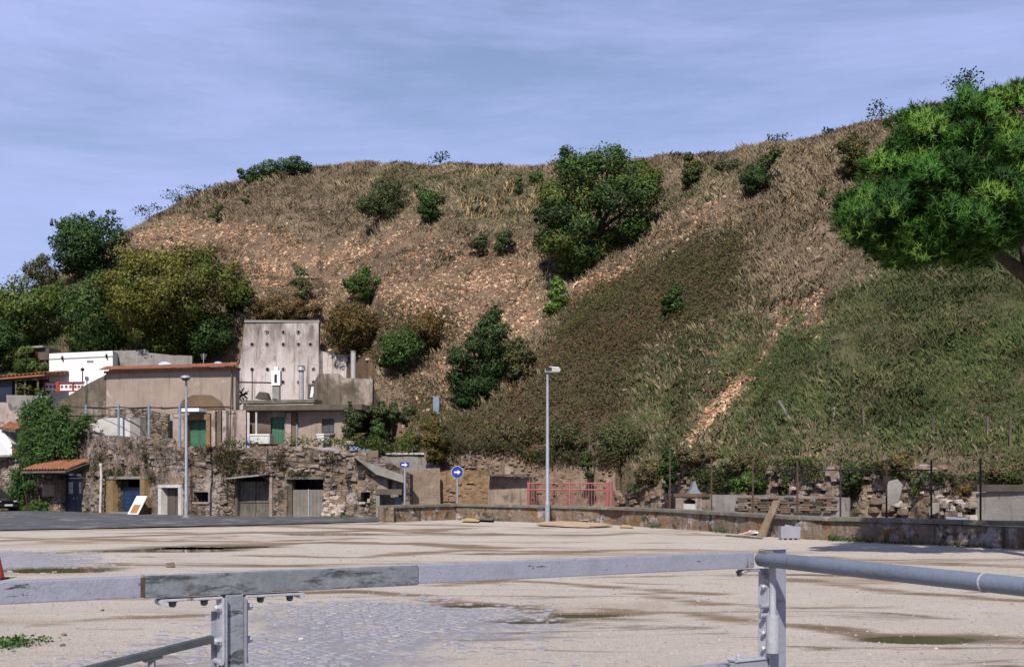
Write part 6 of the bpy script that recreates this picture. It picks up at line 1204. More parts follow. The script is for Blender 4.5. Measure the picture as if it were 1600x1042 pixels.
blob_tree('shrub', (582, 668, 508, 590), 'green bush right of the flue pipes', 'shrub', MIDG+DARK[:1], n=4200, leaf=0.21, clumps=14, base=(622, 586), group=G_S)
blob_tree('shrub', (628, 706, 488, 552), 'brown green bramble mound above the green bush', 'shrub', BROWNG, n=3200, leaf=0.2, clumps=12, base=(665, 550), group=G_S)
blob_tree('shrub', (390, 505, 462, 512), 'brown green bramble mound on top of the tall concrete wall', 'shrub', BROWNG, n=5000, leaf=0.2, clumps=22, base=(446, 503), group=G_S, trunk=False)
blob_tree('shrub', (496, 606, 470, 556), 'brown green bramble mass right of the tall concrete wall', 'shrub', BROWNG+OLIVE[3:], n=8000, leaf=0.2, clumps=30, base=(550, 552), group=G_S, trunk=False)
blob_tree('conifer', (698, 806, 480, 642), 'dark upright conifer in the middle of the lower slope', 'tree', DARK, n=11000, leaf=0.20, clumps=20, base=(740, 638), ragged=0.35, blobs=[(768, 500, 16), (780, 520, 18), (752, 520, 14), (765, 545, 24), (740, 540, 16), (720, 560, 16), (740, 575, 26), (772, 575, 22), (715, 590, 18), (735, 610, 24), (760, 605, 22), (725, 630, 14), (745, 632, 16), (790, 550, 14), (708, 562, 10), (712, 548, 8), (772, 488, 8)])
blob_tree('shrub', (780, 838, 520, 605), 'grey green shrub at the right side of the conifer', 'shrub', GREYG+OLIVE[1:2], n=2400, leaf=0.2, clumps=10, base=(805, 603), group=G_S)
blob_tree('shrub', (1062, 1098, 236, 298), 'upright green shrub on the skyline right of the largest tree', 'shrub', MIDG+GREYG, n=1700, leaf=0.22, clumps=8, base=(1080, 296), group=G_S)
blob_tree('shrub', (1152, 1212, 240, 306), 'dark windswept shrub near the crest on the right', 'shrub', DARK+GREYG[:1], n=2300, leaf=0.22, clumps=10, base=(1175, 306), group=G_S, blobs=[(1200, 250, 12), (1190, 262, 14), (1178, 272, 16), (1165, 282, 12), (1185, 285, 14), (1170, 298, 10), (1212, 240, 9)])
blob_tree('shrub', (1298, 1362, 208, 286), 'dark brownish shrub beside the pine on the crest', 'shrub', DARK+BROWNG[:2], n=2800, leaf=0.2, clumps=12, base=(1325, 285), group=G_S)
blob_tree('shrub', (328, 352, 310, 352), 'thin grey green shrub on the left shoulder of the hill', 'shrub', GREYG+MIDG, n=450, leaf=0.2, clumps=5, base=(338, 350), group=G_S)
blob_tree('shrub', (376, 394, 303, 326), 'tiny green shrub below the low skyline tree', 'shrub', MIDG, n=280, leaf=0.2, clumps=4, base=(385, 325), group=G_S)
blob_tree('shrub', (801, 820, 276, 306), 'tiny upright shrub beside the yellow tussocks', 'shrub', MIDG+DARK, n=400, leaf=0.2, clumps=4, base=(810, 305), group=G_S)
blob_tree('shrub', (1150, 1160, 265, 285), 'tiny shrub left of the windswept one', 'shrub', GREYG, n=160, leaf=0.18, clumps=3, base=(1140, 290), group=G_S)
blob_tree('shrub', (1276, 1292, 290, 318), 'tiny green shrub on the dry slope left of the pine', 'shrub', MIDG, n=260, leaf=0.18, clumps=4, base=(1284, 316), group=G_S)
blob_tree('shrub', (1115, 1160, 245, 280), 'low grey green shrub on the skyline between two taller ones', 'shrub', GREYG, n=700, leaf=0.2, clumps=6, base=(1135, 280), group=G_S)
blob_tree('shrub', (1185, 1215, 640, 690), 'yellow green weed clump below the scree path', 'shrub', BRIGHT+OLIVE, n=500, leaf=0.14, clumps=5, base=(1155, 672), group=G_S)
blob_tree('shrub', (1022, 1062, 695, 768), 'dark ivy bush beside the small oven', 'shrub', DARK, n=2600, leaf=0.15, clumps=9, base=(1040, 768), depth=58.0, group=G_S)
blob_tree('shrub', (1132, 1200, 735, 776), 'green bush growing on the terrace in the ruins', 'shrub', MIDG+BRIGHT[:1], n=2600, leaf=0.14, clumps=9, base=(1165, 774), depth=54.6, group=G_S)
blob_tree('shrub', (1300, 1350, 715, 770), 'grey bush hanging over the dark hole of the ruin', 'shrub', GREYG+DARK, n=1500, leaf=0.14, clumps=8, base=(1325, 768), depth=50.0, group=G_S)
blob_tree('shrub', (1490, 1520, 745, 790), 'brownish bush on the pale rubble bank', 'shrub', BROWNG, n=900, leaf=0.14, clumps=5, base=(1505, 788), depth=45.0, group=G_S)
blob_tree('shrub', (652, 702, 645, 730), 'hanging ivy bush over the pale retaining wall', 'shrub', BROWNG+OLIVE, n=3200, leaf=0.15, clumps=11, base=(678, 728), depth=68.0, group=G_S)
blob_tree('shrub', (530, 570, 632, 690), 'dark bush at the right end of the flat roofed building', 'shrub', DARK+GREYG, n=2200, leaf=0.16, clumps=9, base=(550, 688), depth=72.0, group=G_S)
blob_tree('shrub', (570, 655, 622, 668), 'grey green scrub above the terrace behind the one way sign', 'shrub', GREYG+DARK, n=2600, leaf=0.17, clumps=11, base=(612, 668), depth=72.5, group=G_S)
blob_tree('shrub', (575, 610, 650, 705), 'green bush on the right end of the terrace', 'shrub', MIDG+DARK, n=1700, leaf=0.15, clumps=8, base=(590, 703), depth=70.0, group=G_S)
blob_tree('shrub', (615, 665, 672, 705), 'low green bush above the pale retaining wall', 'shrub', MIDG+OLIVE, n=1500, leaf=0.15, clumps=8, base=(640, 704), depth=69.8, group=G_S)
blob_tree('shrub', (905, 930, 700, 752), 'narrow ivy bush hanging behind the red gate', 'shrub', DARK+MIDG, n=1100, leaf=0.13, clumps=6, base=(918, 752), depth=64.2, group=G_S)
blob_tree('shrub', (20, 80, 560, 590), 'low green hedge behind the tiled porch', 'shrub', MIDG, n=1800, leaf=0.18, clumps=9, base=(50, 590), depth=91.0, group=G_S)
blob_tree('shrub', (22, 70, 600, 618), 'potted greenery under the tiled porch', 'shrub', OLIVE+MIDG, n=900, leaf=0.14, clumps=8, base=(45, 617), depth=84.5, group=G_S)
blob_tree('shrub', (752, 850, 652, 716), 'grey green scrub above the brick wall left of the street lamp', 'shrub', GREYG+BRUSH+DARK[:1], n=4200, leaf=0.15, clumps=18, base=(800, 712), depth=71.0, group=G_S, trunk=False)
blob_tree('shrub', (838, 930, 655, 724), 'dark scrub above the red gate', 'shrub', GREYG+DARK+BRUSH[:2], n=4200, leaf=0.15, clumps=18, base=(885, 722), depth=68.5, group=G_S, trunk=False)
blob_tree('shrub', (925, 1012, 650, 735), 'green scrub right of the red gate', 'shrub', MIDG+GREYG+BRUSH[:2], n=4600, leaf=0.15, clumps=18, base=(968, 732), depth=65.5, group=G_S, trunk=False)
blob_tree('shrub', (985, 1052, 708, 772), 'brownish brush left of the small oven', 'shrub', BRUSH+GREYG+OLIVE[:1], n=3600, leaf=0.14, clumps=14, base=(1015, 770), depth=61.0, group=G_S, trunk=False)
blob_tree('shrub', (1050, 1140, 690, 735), 'brown brush overhanging the brick ruin above the oven', 'shrub', BRUSH+GREYG, n=3600, leaf=0.14, clumps=16, base=(1095, 734), depth=58.3, group=G_S, trunk=False)
blob_tree('shrub', (1130, 1205, 700, 750), 'tangled grey brush between the oven and the layered wall', 'shrub', BRUSH+GREYG+MIDG[:1], n=3000, leaf=0.14, clumps=14, base=(1168, 748), depth=55.8, group=G_S, trunk=False)
blob_tree('shrub', (1362, 1432, 705, 748), 'round olive brush over the middle of the ruined wall', 'shrub', BRUSH+OLIVE, n=2600, leaf=0.13, clumps=12, base=(1398, 747), depth=49.0, group=G_S, trunk=False)
blob_tree('shrub', (1535, 1620, 712, 768), 'dry brush at the right edge above the plastered ruin', 'shrub', BRUSH+OLIVE[:1], n=3000, leaf=0.13, clumps=14, base=(1575, 766), depth=45.6, group=G_S, trunk=False)
# ivy over the bank, left
P = []
for (px, py, r, m) in [(55, 650, 20, 1500), (75, 640, 22, 1500), (60, 680, 24, 1800), (85, 670, 24, 1800), (105, 660, 14, 700), (50, 705, 20, 1300), (75, 700, 24, 1600), (100, 695, 18, 900), (120, 682, 14, 600), (135, 664, 10, 420), (146, 656, 7, 200), (60, 725, 16, 900), (40, 745, 13, 700), (32, 770, 12, 700), (36, 790, 10, 500), (70, 790, 10, 300), (55, 760, 9, 350), (120, 705, 10, 250), (80, 720, 14, 500), (110, 640, 8, 160)]:
    p, a, n = GF.at(px); q = np.array([p[0]+n[0]*0.35, p[1]+n[1]*0.35, zof(py, p[1])]); rr = r/FPX*p[1]; v = rng.normal(0, 0.5, (m, 3)); P.append(q+np.stack([v[:, 0]*rr*a[0]+v[:, 1]*0.5*n[0], v[:, 0]*rr*a[1]+v[:, 1]*0.5*n[1], v[:, 2]*rr], 1))
P = np.concatenate(P); P = P[P[:, 2] > 0.05]; Nn = unit(len(P))*0.7+np.array([0.2, -0.6, 0.5]); Nn /= np.linalg.norm(Nn, axis=1, keepdims=True)
t = empty('ivy', GF.pt(60, 797, 0.3), 'thick green ivy covering the bank left of the tiled canopy', 'ivy'); leaves_mesh('foliage', P, Nn, 0.19*rng.uniform(0.6, 1.4, len(P)), leafcols(len(P), MIDG+BRIGHT[2:]+DARK[1:2]), t)
mb = MB()
for k in range(8): px = 38+random.uniform(0, 45); mb.tube([GF.pt(px, 797, 0.15), GF.pt(px+random.uniform(-8, 8), 740, 0.25), GF.pt(px+random.uniform(-4, 18), 690, 0.25)], [0.05, 0.035, 0.015], 5)
mb.build('stem', BARK, t)
# hanging weeds on walls, grass verge
def weeds(name, fc, spots, label, pal, leaf=0.12, o=0.15, cat='weeds'):
    P = []
    for (px, py, rx, ry, m) in spots:
        p, a, n = fc.at(px); q = np.array([p[0]+n[0]*o, p[1]+n[1]*o, zof(py, p[1])]); s = p[1]/FPX; v = rng.normal(0, 0.5, (m, 3)); P.append(q+np.stack([v[:, 0]*rx*s*a[0]+v[:, 1]*0.25*n[0], v[:, 0]*rx*s*a[1]+v[:, 1]*0.25*n[1], v[:, 2]*ry*s], 1))
    P = np.concatenate(P); P = P[P[:, 2] > 0.02]; Nn = unit(len(P))+np.array([0, -0.3, 0.5]); Nn /= np.linalg.norm(Nn, axis=1, keepdims=True)
    leaves_mesh(name, P, Nn, leaf*rng.uniform(0.5, 1.5, len(P)), leafcols(len(P), pal), None, aspect=0.4, label=label, cat=cat, kind='stuff')
weeds('hanging_weeds', GF, [(175, 745, 12, 16, 350), (190, 740, 14, 10, 300), (160, 715, 10, 14, 220), (215, 735, 10, 8, 150), (360, 725, 16, 30, 1100), (345, 715, 14, 10, 300), (395, 728, 24, 12, 700), (440, 715, 12, 16, 260), (520, 716, 20, 8, 260), (230, 710, 8, 18, 240), (300, 720, 8, 14, 160), (150, 735, 8, 30, 300), (240, 745, 10, 8, 160), (545, 750, 6, 14, 120), (372, 705, 16, 8, 200), (420, 745, 6, 14, 120), (470, 740, 24, 5, 260), (560, 722, 12, 6, 120), (255, 702, 20, 4, 120), (330, 699, 40, 3, 200)], 'dry weeds hanging over the garage bank', GREYG+BROWNG)
weeds('terrace_weeds', Facade([(360, 68), (660, 66.5)]), [(470, 690, 30, 8, 300), (520, 690, 30, 7, 260), (570, 695, 40, 12, 900), (620, 700, 40, 10, 700), (395, 694, 20, 6, 160), (360, 692, 20, 8, 240)], 'green weeds along the terrace', MIDG+OLIVE, 0.14)
weeds('wall_foot_weeds', LWF, [(1030, 822, 12, 5, 120), (1135, 830, 10, 7, 130), (1310, 842, 14, 6, 160), (1340, 846, 40, 8, 420), (1420, 850, 60, 6, 420), (1520, 855, 60, 5, 320), (790, 813, 20, 3, 80)], 'small green weeds along the foot of the low wall', MIDG, 0.09, 0.25)
weeds('verge_grass', GF, [(60, 796, 50, 5, 700), (30, 797, 30, 5, 300), (540, 806, 30, 3, 160)], 'green verge at the foot of the ivy', BRIGHT+MIDG, 0.12, 0.5)
weeds('ruin_weeds', UF, [(1110, 745, 30, 16, 900), (1140, 740, 20, 20, 700), (1250, 722, 60, 7, 900), (1280, 740, 20, 14, 300), (1380, 728, 40, 8, 600), (1345, 750, 12, 24, 400), (1420, 740, 20, 10, 350), (1470, 745, 30, 10, 500), (1550, 745, 50, 8, 600), (1590, 745, 30, 10, 400), (1000, 762, 30, 8, 350), (1080, 716, 40, 5, 500), (1200, 735, 8, 20, 200), (1440, 760, 10, 20, 200), (1235, 750, 8, 22, 260), (1120, 765, 14, 8, 220)], 'brush and weeds growing over the ruined wall', GREYG+OLIVE+MIDG, 0.13, 0.35)
weeds('bank_top_brush', MF, [(720, 700, 40, 10, 1200), (780, 700, 40, 10, 1300), (840, 712, 40, 12, 1300), (900, 715, 50, 12, 1500), (950, 718, 24, 12, 700), (700, 690, 30, 20, 900), (690, 715, 8, 18, 300)], 'tangled brush hanging over the brick walls', BROWNG+GREYG+DARK[:1], 0.15, 0.1)
c = ground_pt(18, 1007); P = c+rng.normal(0, 1, (420, 3))*np.array([0.15, 0.22, 0.02])+np.array([0, 0, 0.03]); P[:, 2] = np.abs(P[:, 2]); Nn = unit(420)+np.array([0, 0, 0.8]); Nn /= np.linalg.norm(Nn, axis=1, keepdims=True)
leaves_mesh('weed_patch', P, Nn, 0.05*rng.uniform(0.5, 1.5, 420), leafcols(420, MIDG+BRIGHT), None, label='small green weed patch on the gravel at the lower left', cat='weeds', kind='stuff')
# saplings on the skyline
sprig(687, 243, 262, 26, 'lone small sapling on the flat skyline'); sprig(1376, 164, 187, 34, 'small open sapling on the crest left of the pine'); sprig(280, 300, 322, 40, 'leafy sapling on the left shoulder skyline', MIDG, 300); sprig(310, 296, 312, 40, 'low sapling right of the leafy one on the left shoulder', MIDG, 220)
sprig(232, 322, 350, 34, 'thin sapling next to the dark skyline tree', MIDG+GREYG, 220); sprig(1214, 212, 228, 30, 'twiggy sapling above the windswept shrub', GREYG, 120); sprig(1295, 200, 216, 16, 'thin twig sapling on the crest', DARK, 60); sprig(1508, 120, 150, 44, 'spiky dark sapling on the crest behind the pine', DARK, 420, over=0.3); sprig(335, 297, 306, 30, 'tiny sapling below the low skyline tree', MIDG, 120)

# ------------------------------------------------------------------ ground cover on the slope
X, Y = hill_points(120000); sh_ = zone(X, Y, Z_SHARD, 0.9, 11); br_ = zone(X, Y, Z_BRAMBLE, 0.5, 12); gr_ = zone(X, Y, Z_GREEN, 1.2, 13); mi_ = zone(X, Y, Z_MIXED, 1.2, 14)
dn = fbm(X, Y, 5.0, 4); dn2 = fbm(X+40, Y, 1.7, 3)
ys_, z0_, yc_, zc_ = profile(800+FPX*X/Y); crest = np.clip(((Y-ys_)/(yc_-ys_)-0.86)*9, 0, 1)
sp_ = zone(X, Y, Z_SPILL, 0.3, 31); dry = ~br_ & ~gr_ & ~(sp_ & (rng.random(len(X)) < 0.75)) & (rng.random(len(X)) < np.where(sh_, 0.04+0.28*(dn > 0.18), np.where(mi_, 0.40, 0.30+0.45*(dn2 > -0.15))))
n = dry.sum(); x_, y_ = X[dry], Y[dry]; pal = np.array([(0.235, 0.180, 0.120), (0.180, 0.138, 0.092), (0.285, 0.222, 0.147), (0.135, 0.105, 0.068), (0.165, 0.144, 0.092)]); cl = pal[rng.integers(0, 5, n)]*(0.95+0.55*fbm(x_, y_, 2.6, 4))[:, None]
hh = np.maximum(0.10, 0.36*(1+0.9*fbm(x_+5, y_, 1.9, 3)))*(1+0.5*crest[dry]*rng.random(n))
blades_mesh('dry_grass', x_, y_, hillz(x_, y_), hh, 0.020, cl, 5, 0.17, 0.38, 'dry straw coloured grass over the upper hillside', 'grass', wind=(0.05+0.45*fbm(x_, y_+70, 3.0, 3), 0.3*fbm(x_+70, y_, 3.0, 3)))
shp = zone(X, Y, Z_SHARD[1:], 0.05, 11); gg = (gr_ | (mi_ & (rng.random(len(X)) < 0.45))) & ~br_ & ~shp; x_, y_ = X[gg], Y[gg]; n = gg.sum(); pal = np.array([(0.078, 0.100, 0.037), (0.058, 0.080, 0.029), (0.096, 0.108, 0.046), (0.118, 0.114, 0.058), (0.045, 0.066, 0.025), (0.150, 0.132, 0.074)])
def greens(x, y, sc): wv = fbm(x, y, sc, 4); ix = np.clip(rng.integers(0, 3, len(x))+(wv > 0.08)*1+(wv > 0.28)*2, 0, 5); ix[(wv < -0.25) & (rng.random(len(x)) < 0.6)] = 4; return pal[ix]*(1+0.6*fbm(x+9, y, 1.4, 3))[:, None]
blades_mesh('green_grass', x_, y_, hillz(x_, y_), np.maximum(0.06, 0.20*(1+1.2*fbm(x_, y_+4, 1.4, 3))), 0.015, greens(x_, y_, 3.0), 8, 0.24, 0.5, 'long green and faded grass on the right slope', 'grass', wind=(0.5*fbm(x_, y_+70, 1.4, 3), 0.5*fbm(x_+70, y_, 1.4, 3)))
X, Y = hill_points(60000, 950, 1700); g2 = zone(X, Y, Z_GREEN[:1]+Z_MIXED[:1], 0.8, 15) & ~zone(X, Y, Z_SHARD[1:], 0.05, 11); X, Y = X[g2], Y[g2]
blades_mesh('tangled_grass', X, Y, hillz(X, Y), np.maximum(0.05, 0.19*(1+1.3*fbm(X+31, Y, 1.1, 3))), 0.012, greens(X, Y, 1.6), 8, 0.22, 0.55, 'tangled faded grass between the long grass on the right slope', 'grass', wind=(0.5*fbm(X+5, Y+20, 1.2, 3), 0.5*fbm(X+20, Y, 1.2, 3)))
# low scrub scattered through the grass: leafy tufts, dark and pale
Xs, Ys = hill_points(900, 560, 1650, 1.0); ms = zone(Xs, Ys, Z_GREEN[:1]+Z_MIXED, 1.5, 21); Xs, Ys = Xs[ms], Ys[ms]; P = []; Cs = []
for x, y in zip(Xs, Ys):
    m = int(rng.integers(20, 90)); r = rng.uniform(0.25, 0.8); P.append(np.stack([x+rng.normal(0, r*0.5, m), y+rng.normal(0, r*0.5, m), np.full(m, float(hillz(x, y)))+np.abs(rng.normal(0, r*0.35, m))], 1)); Cs.append(leafcols(m, [MIDG, GREYG, OLIVE, BROWNG, GREYG][rng.integers(0, 5)]))
P = np.concatenate(P); Nn = unit(len(P))+np.array([0, -0.2, 0.5]); Nn /= np.linalg.norm(Nn, axis=1, keepdims=True); leaves_mesh('low_scrub', P, Nn, 0.15*rng.uniform(0.5, 1.4, len(P)), np.concatenate(Cs), None, label='low scrub tufts scattered through the grass', cat='scrub', kind='stuff')
Xs, Ys = hill_points(2600, 90, 1420, 2.0, -2.5); ms = ~zone(Xs, Ys, Z_BRAMBLE+Z_GREEN[:1], 0.8, 22) & ~zone(Xs, Ys, Z_SPILL, 0.3, 32) & (fbm(Xs, Ys, 6.0, 3) > -0.22); Xs, Ys = Xs[ms], Ys[ms]; P = []; Cs = []
for x, y, sz in zip(Xs, Ys, hillz(Xs, Ys)):
    m = int(rng.integers(14, 60)); r = rng.uniform(0.25, 0.95); P.append(np.stack([x+rng.normal(0, r*0.6, m), y+rng.normal(0, r*0.5, m), sz+np.abs(rng.normal(0, r*0.32, m))+0.3*0], 1)); Cs.append(leafcols(m, [BRUSH, BRUSH, BRUSH, GREYG, BRUSH, BROWNG][rng.integers(0, 6)])*rng.uniform(0.7, 1.25))
P = np.concatenate(P); P[:, 2] = np.maximum(P[:, 2], hillz(P[:, 0], P[:, 1])+0.04); Nn = unit(len(P))+np.array([0, -0.2, 0.5]); Nn /= np.linalg.norm(Nn, axis=1, keepdims=True); leaves_mesh('dry_brush', P, Nn, 0.16*rng.uniform(0.4, 1.5, len(P)), np.concatenate(Cs), None, aspect=0.3, label='dry brown brush clumps over the upper hillside', cat='brush', kind='stuff')
# pale tussocks
k = 46; q = np.array(Z_PAMPAS); X = rng.uniform(q[:, 0].min(), q[:, 0].max(), 400); Y = rng.uniform(q[:, 1].min(), q[:, 1].max(), 400); m = inpoly(X, Y, Z_PAMPAS) & (fbm(X, Y, 2.0, 3) > -0.2); X, Y = X[m][:k], Y[m][:k]
blades_mesh('pale_tussocks', X, Y, hillz(X, Y), 0.75*rng.uniform(0.5, 1.3, len(X)), 0.022, np.array([(0.42, 0.32, 0.16), (0.34, 0.26, 0.14), (0.46, 0.36, 0.19)])[rng.integers(0, 3, len(X))], 34, 0.17, 0.22, 'pale yellow grass tussocks near the crest left of the largest tree', 'grass')
# brambles
X, Y = hill_points(280000, 360, 1230); m = zone(X, Y, Z_BRAMBLE, 0.95, 16); X, Y = X[m], Y[m]; n = len(X); hgt = np.maximum(0.05, 0.45+0.75*fbm(X, Y, 1.8, 3)); P = np.stack([X, Y, hillz(X, Y)+hgt*rng.random(n)**0.5], 1)
Nn = unit(n)*0.6+np.array([0, -0.35, 0.8]); Nn /= np.linalg.norm(Nn, axis=1, keepdims=True); w1 = fbm(X, Y, 3.0, 3); palb = np.array(BROWNG); cl = np.where((w1 > 0.12)[:, None], leafcols(n, BROWNG), leafcols(n, [BROWNG[1], BROWNG[3], OLIVE[3], BROWNG[0]]))
leaves_mesh('brambles', P, Nn, 0.16*rng.uniform(0.5, 1.4, n), cl*1.1, None, shade=np.array([0, -0.5, 0.85])+0.5*np.stack([fbm(X+1, Y, 1.5, 2), fbm(X, Y+1, 1.5, 2), np.zeros(n)], 1), label='brownish green brambles carpeting the lower middle slope', cat='brambles', kind='stuff')
# pottery shards
X, Y = hill_points(110000, 60, 1450); m = zone(X, Y, Z_SHARD, 0.5, 17) & (fbm(X, Y, 1.9, 3) > -0.15); X, Y = X[m], Y[m]; X2, Y2 = hill_points(9000, 60, 1450); m2 = ~zone(X2, Y2, Z_BRAMBLE+Z_GREEN, 0.5, 19); X2, Y2 = X2[m2], Y2[m2]; X = np.concatenate([X, X2]); Y = np.concatenate([Y, Y2]); n = len(X); X3, Y3 = hill_points(110000, 80, 1420); m3 = zone(X3, Y3, Z_SPILL, 0.8, 33) & (fbm(X3, Y3, 1.3, 3) > -0.1); X, Y = np.concatenate([X, X3[m3]]), np.concatenate([Y, Y3[m3]]); n = len(X); s = np.minimum(rng.gamma(2.2, 0.045, n)+0.05, 0.26); Z = hillz(X, Y)+0.02
base = np.array([(-1, -0.6, 0), (1, -0.5, 0), (0.8, 0.7, 0), (-0.7, 0.6, 0), (-0.8, -0.5, 0.35), (0.9, -0.4, 0.3), (0.6, 0.5, 0.35), (-0.6, 0.5, 0.3)])
R1 = unit(n)*0.6+np.array([0, -0.6, 0.85]); R1 /= np.linalg.norm(R1, axis=1, keepdims=True); U = np.cross(R1, unit(n)); U /= np.linalg.norm(U, axis=1, keepdims=True); Wv = np.cross(R1, U)
VV = np.stack([X, Y, Z], 1)[:, None, :]+(base[None, :, 0:1]*U[:, None, :]+base[None, :, 1:2]*Wv[:, None, :]+base[None, :, 2:3]*R1[:, None, :])*s[:, None, None]*0.6
b = (np.arange(n)*8)[:, None]; Fk = np.concatenate([b+np.array([f]) for f in ([4, 5, 6, 7], [0, 1, 5, 4], [1, 2, 6, 5], [2, 3, 7, 6], [3, 0, 4, 7])])
pal = np.array([(0.28, 0.155, 0.085), (0.22, 0.12, 0.068), (0.35, 0.225, 0.135), (0.15, 0.09, 0.056), (0.38, 0.29, 0.205), (0.09, 0.06, 0.042), (0.19, 0.115, 0.07)]); cl = np.repeat(pal[rng.integers(0, 7, n)]*((1+0.5*fbm(X, Y, 2.2, 3))*np.where(zone(X, Y, Z_SPILL, 0.3, 34), 1.05, 0.92))[:, None]*rng.uniform(0.75, 1.2, (n, 1)), 8, 0)
tag(mesh_np('pottery_shards', VV.reshape(-1, 3), Fk, surf('shard', (1, 1, 1), attr=True, scale=6, bump=0), col=cl), 'terracotta pottery shards spilling down the hillside', 'shards', kind='stuff')

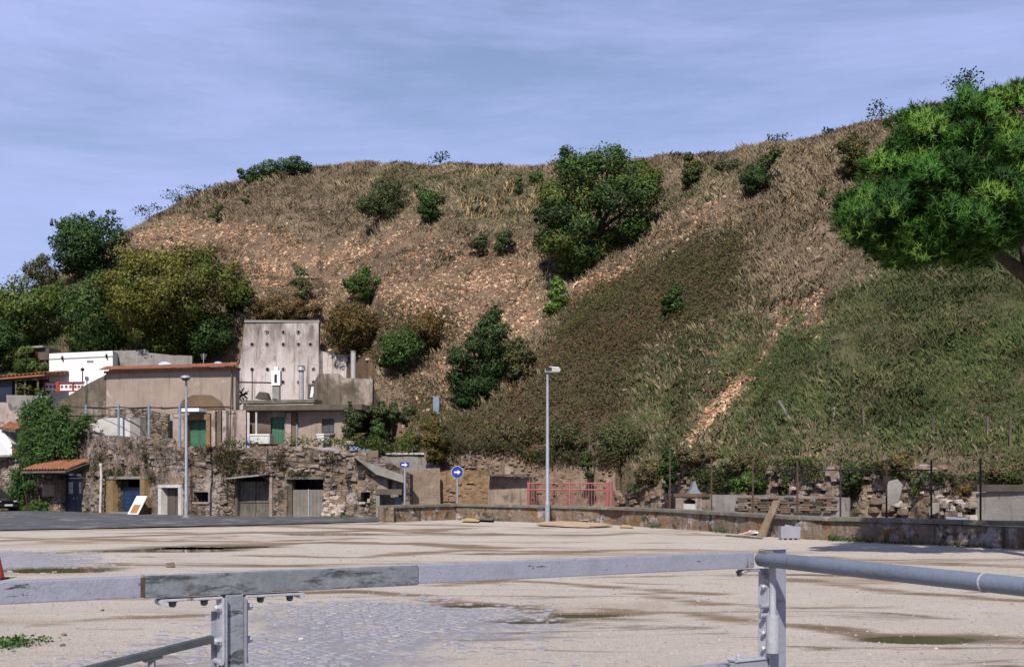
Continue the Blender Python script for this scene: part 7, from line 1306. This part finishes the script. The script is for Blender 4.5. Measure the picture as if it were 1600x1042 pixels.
# ------------------------------------------------------------------ stone pine at the right
def pine():
    d0 = 26.0; root = np.array([(1720-800)/FPX*d0, d0+0.8, 0.0]); t = empty('stone_pine', root, 'large bright green pine leaning in from the right', 'tree')
    crown = []; r = np.random.default_rng(5)
    def B(px, py, rr, dd): crown.append((Wp(px+12, py, d0+dd), rr/FPX*d0))
    for px, py, rr, dd in [(1350, 330, 46, 0), (1335, 355, 30, -0.5), (1395, 290, 48, 0.3), (1400, 350, 52, -0.6), (1440, 235, 52, 0.3), (1450, 300, 56, -0.8), (1420, 385, 36, 0), (1490, 200, 50, 0.5), (1510, 265, 60, -0.9), (1480, 350, 56, -0.9), (1545, 195, 46, 0), (1560, 320, 60, -1.1), (1530, 375, 44, -0.4), (1590, 185, 50, 0.2), (1600, 250, 62, -0.9), (1620, 350, 56, -1.0), (1500, 400, 26, 0.2), (1340, 372, 26, -0.4), (1372, 388, 30, -0.4), (1420, 400, 24, -0.3), (1400, 405, 18, 0), (1455, 392, 30, -0.6), (1545, 345, 50, -1.2), (1505, 412, 20, -0.3), (1375, 262, 34, 0.2), (1425, 205, 36, 0.4), (1330, 330, 28, 0), (1390, 398, 28, 0.3), (1435, 402, 26, 0.6), (1350, 385, 22, 0.2),
                           (1660, 180, 70, 0), (1690, 270, 80, -0.6), (1720, 360, 70, -0.5), (1760, 220, 80, 0), (1820, 300, 90, 0), (1880, 240, 80, 0.5), (1930, 330, 80, 0), (1440, 250, 50, 2.0), (1520, 220, 60, 2.5), (1400, 330, 50, 1.8), (1480, 320, 60, 2.4), (1560, 270, 70, 2.8), (1640, 250, 80, 3.2), (1580, 360, 60, 2.2), (1720, 260, 90, 3.4), (1800, 250, 90, 3.2), (1700, 350, 60, 2.4)]: B(px, py, rr, dd)
    # needle tufts: little brushes of needles pointing outwards and up
    T = []; D = []; SH = []
    for c, rad in crown:
        nsub = int(7*rad*rad)+5; v = r.normal(0, 1, (nsub*3, 3)); v /= np.linalg.norm(v, axis=1, keepdims=True); v = v[v[:, 2] > -0.6][:nsub]
        for q in v:
            cs = c+q*rad*r.uniform(0.6, 0.95)*np.array([1, 1, 0.9]); rs = r.uniform(0.22, 0.38); m = int(150*rs); u = r.normal(0, 1, (m, 3)); u /= np.linalg.norm(u, axis=1, keepdims=True); u[:, 2] = np.where(u[:, 2] < -0.35, -u[:, 2], u[:, 2])
            T.append(cs+u*rs*(0.75+0.3*r.random((m, 1)))*np.array([1.05, 1.05, 0.95])); D.append(u*0.95+q*0.2+np.array([0, -0.05, 0.40])); SH.append(u*0.8+q*0.5+np.array([0, 0, 0.1]))
        m = int(40*rad*rad)+8; u = r.normal(0, 1, (m, 3)); u /= np.linalg.norm(u, axis=1, keepdims=True); T.append(c+u*rad*(0.25+0.4*r.random(m))[:, None]); D.append(u+np.array([0, 0, 0.3])); SH.append(u)
    TT = T; T = np.concatenate(T); D = np.concatenate(D); D += r.normal(0, 0.3, D.shape); D /= np.linalg.norm(D, axis=1, keepdims=True); n = len(T); nb = 18; N = n*nb
    dirs = np.repeat(D, nb, 0)*0.62+0.62*(lambda q: q/np.linalg.norm(q, axis=1, keepdims=True))(r.normal(0, 1, (N, 3))); dirs /= np.linalg.norm(dirs, axis=1, keepdims=True)
    L_ = 0.15*r.uniform(0.6, 1.25, N); root_p = np.repeat(T, nb, 0)+np.repeat(D, nb, 0)*(r.uniform(-0.10, 0.10, N))[:, None]; sd = np.cross(dirs, r.normal(0, 1, (N, 3))); sd /= np.linalg.norm(sd, axis=1, keepdims=True); w = 0.0105
    VV = np.stack([root_p-sd*w, root_p+sd*w, root_p+dirs*L_[:, None]], 1).reshape(-1, 3)
    pal = np.array([(0.034, 0.094, 0.016), (0.050, 0.122, 0.020), (0.022, 0.062, 0.013), (0.082, 0.155, 0.027)]); lens = [len(q) for q in TT]; kk = r.integers(0, 4, len(lens)); cl = np.repeat(np.repeat(pal[kk]*r.uniform(0.7, 1.35, (len(lens), 1)), lens, 0)*r.uniform(0.85, 1.2, (n, 1)), nb*3, 0)
    mesh_np('crown', VV, np.arange(N*3).reshape(N, 3), leafmat('pine_needle', 0.5, 0.15), t, col=cl, nrm=np.repeat(np.concatenate(SH), nb*3, 0)+0.25*np.repeat(r.normal(0, 1, (N, 3)), 3, 0))
    print('pine tufts', n, 'needles', N)
    mb = MB(); J = Wp(1640, 470, d0+0.6); tip = Wp(1570, 405, d0+0.3); pts = [root, root+np.array([0.15, 0, 2.2]), J*0.4+root*0.6+np.array([0.1, 0, 1.9]), J]
    mb.tube([root, root*0.6+J*0.4+np.array([0.2, 0, 0.1]), J], [0.32, 0.27, 0.22], 14); mb.tube([J, Wp(1605, 432, d0+0.4), tip, Wp(1530, 375, d0), Wp(1470, 330, d0)], [0.20, 0.16, 0.13, 0.09, 0.05], 10)
    mb.tube([J, Wp(1640, 420, d0+0.8), Wp(1650, 340, d0+1.0), Wp(1660, 250, d0+1.2)], [0.2, 0.16, 0.12, 0.05], 10); mb.tube([J, Wp(1720, 420, d0+1), Wp(1800, 330, d0+1.4)], [0.19, 0.15, 0.06], 10)
    mb.tube([Wp(1605, 425, d0+0.4), Wp(1598, 395, d0+0.5), Wp(1580, 330, d0+0.6)], [0.10, 0.08, 0.04], 8)
    hub = [Wp(1530, 375, d0), Wp(1470, 330, d0), Wp(1650, 340, d0+1.0), Wp(1570, 405, d0+0.3)]
    for c, rad in crown: h = min(hub, key=lambda q: np.linalg.norm(q-c)); mb.tube([h, h*0.5+c*0.5-np.array([0, 0, 0.1]), c], [0.06, 0.045, 0.02], 6)
    mb.build('trunk', BARK, t, smooth=True)
pine()
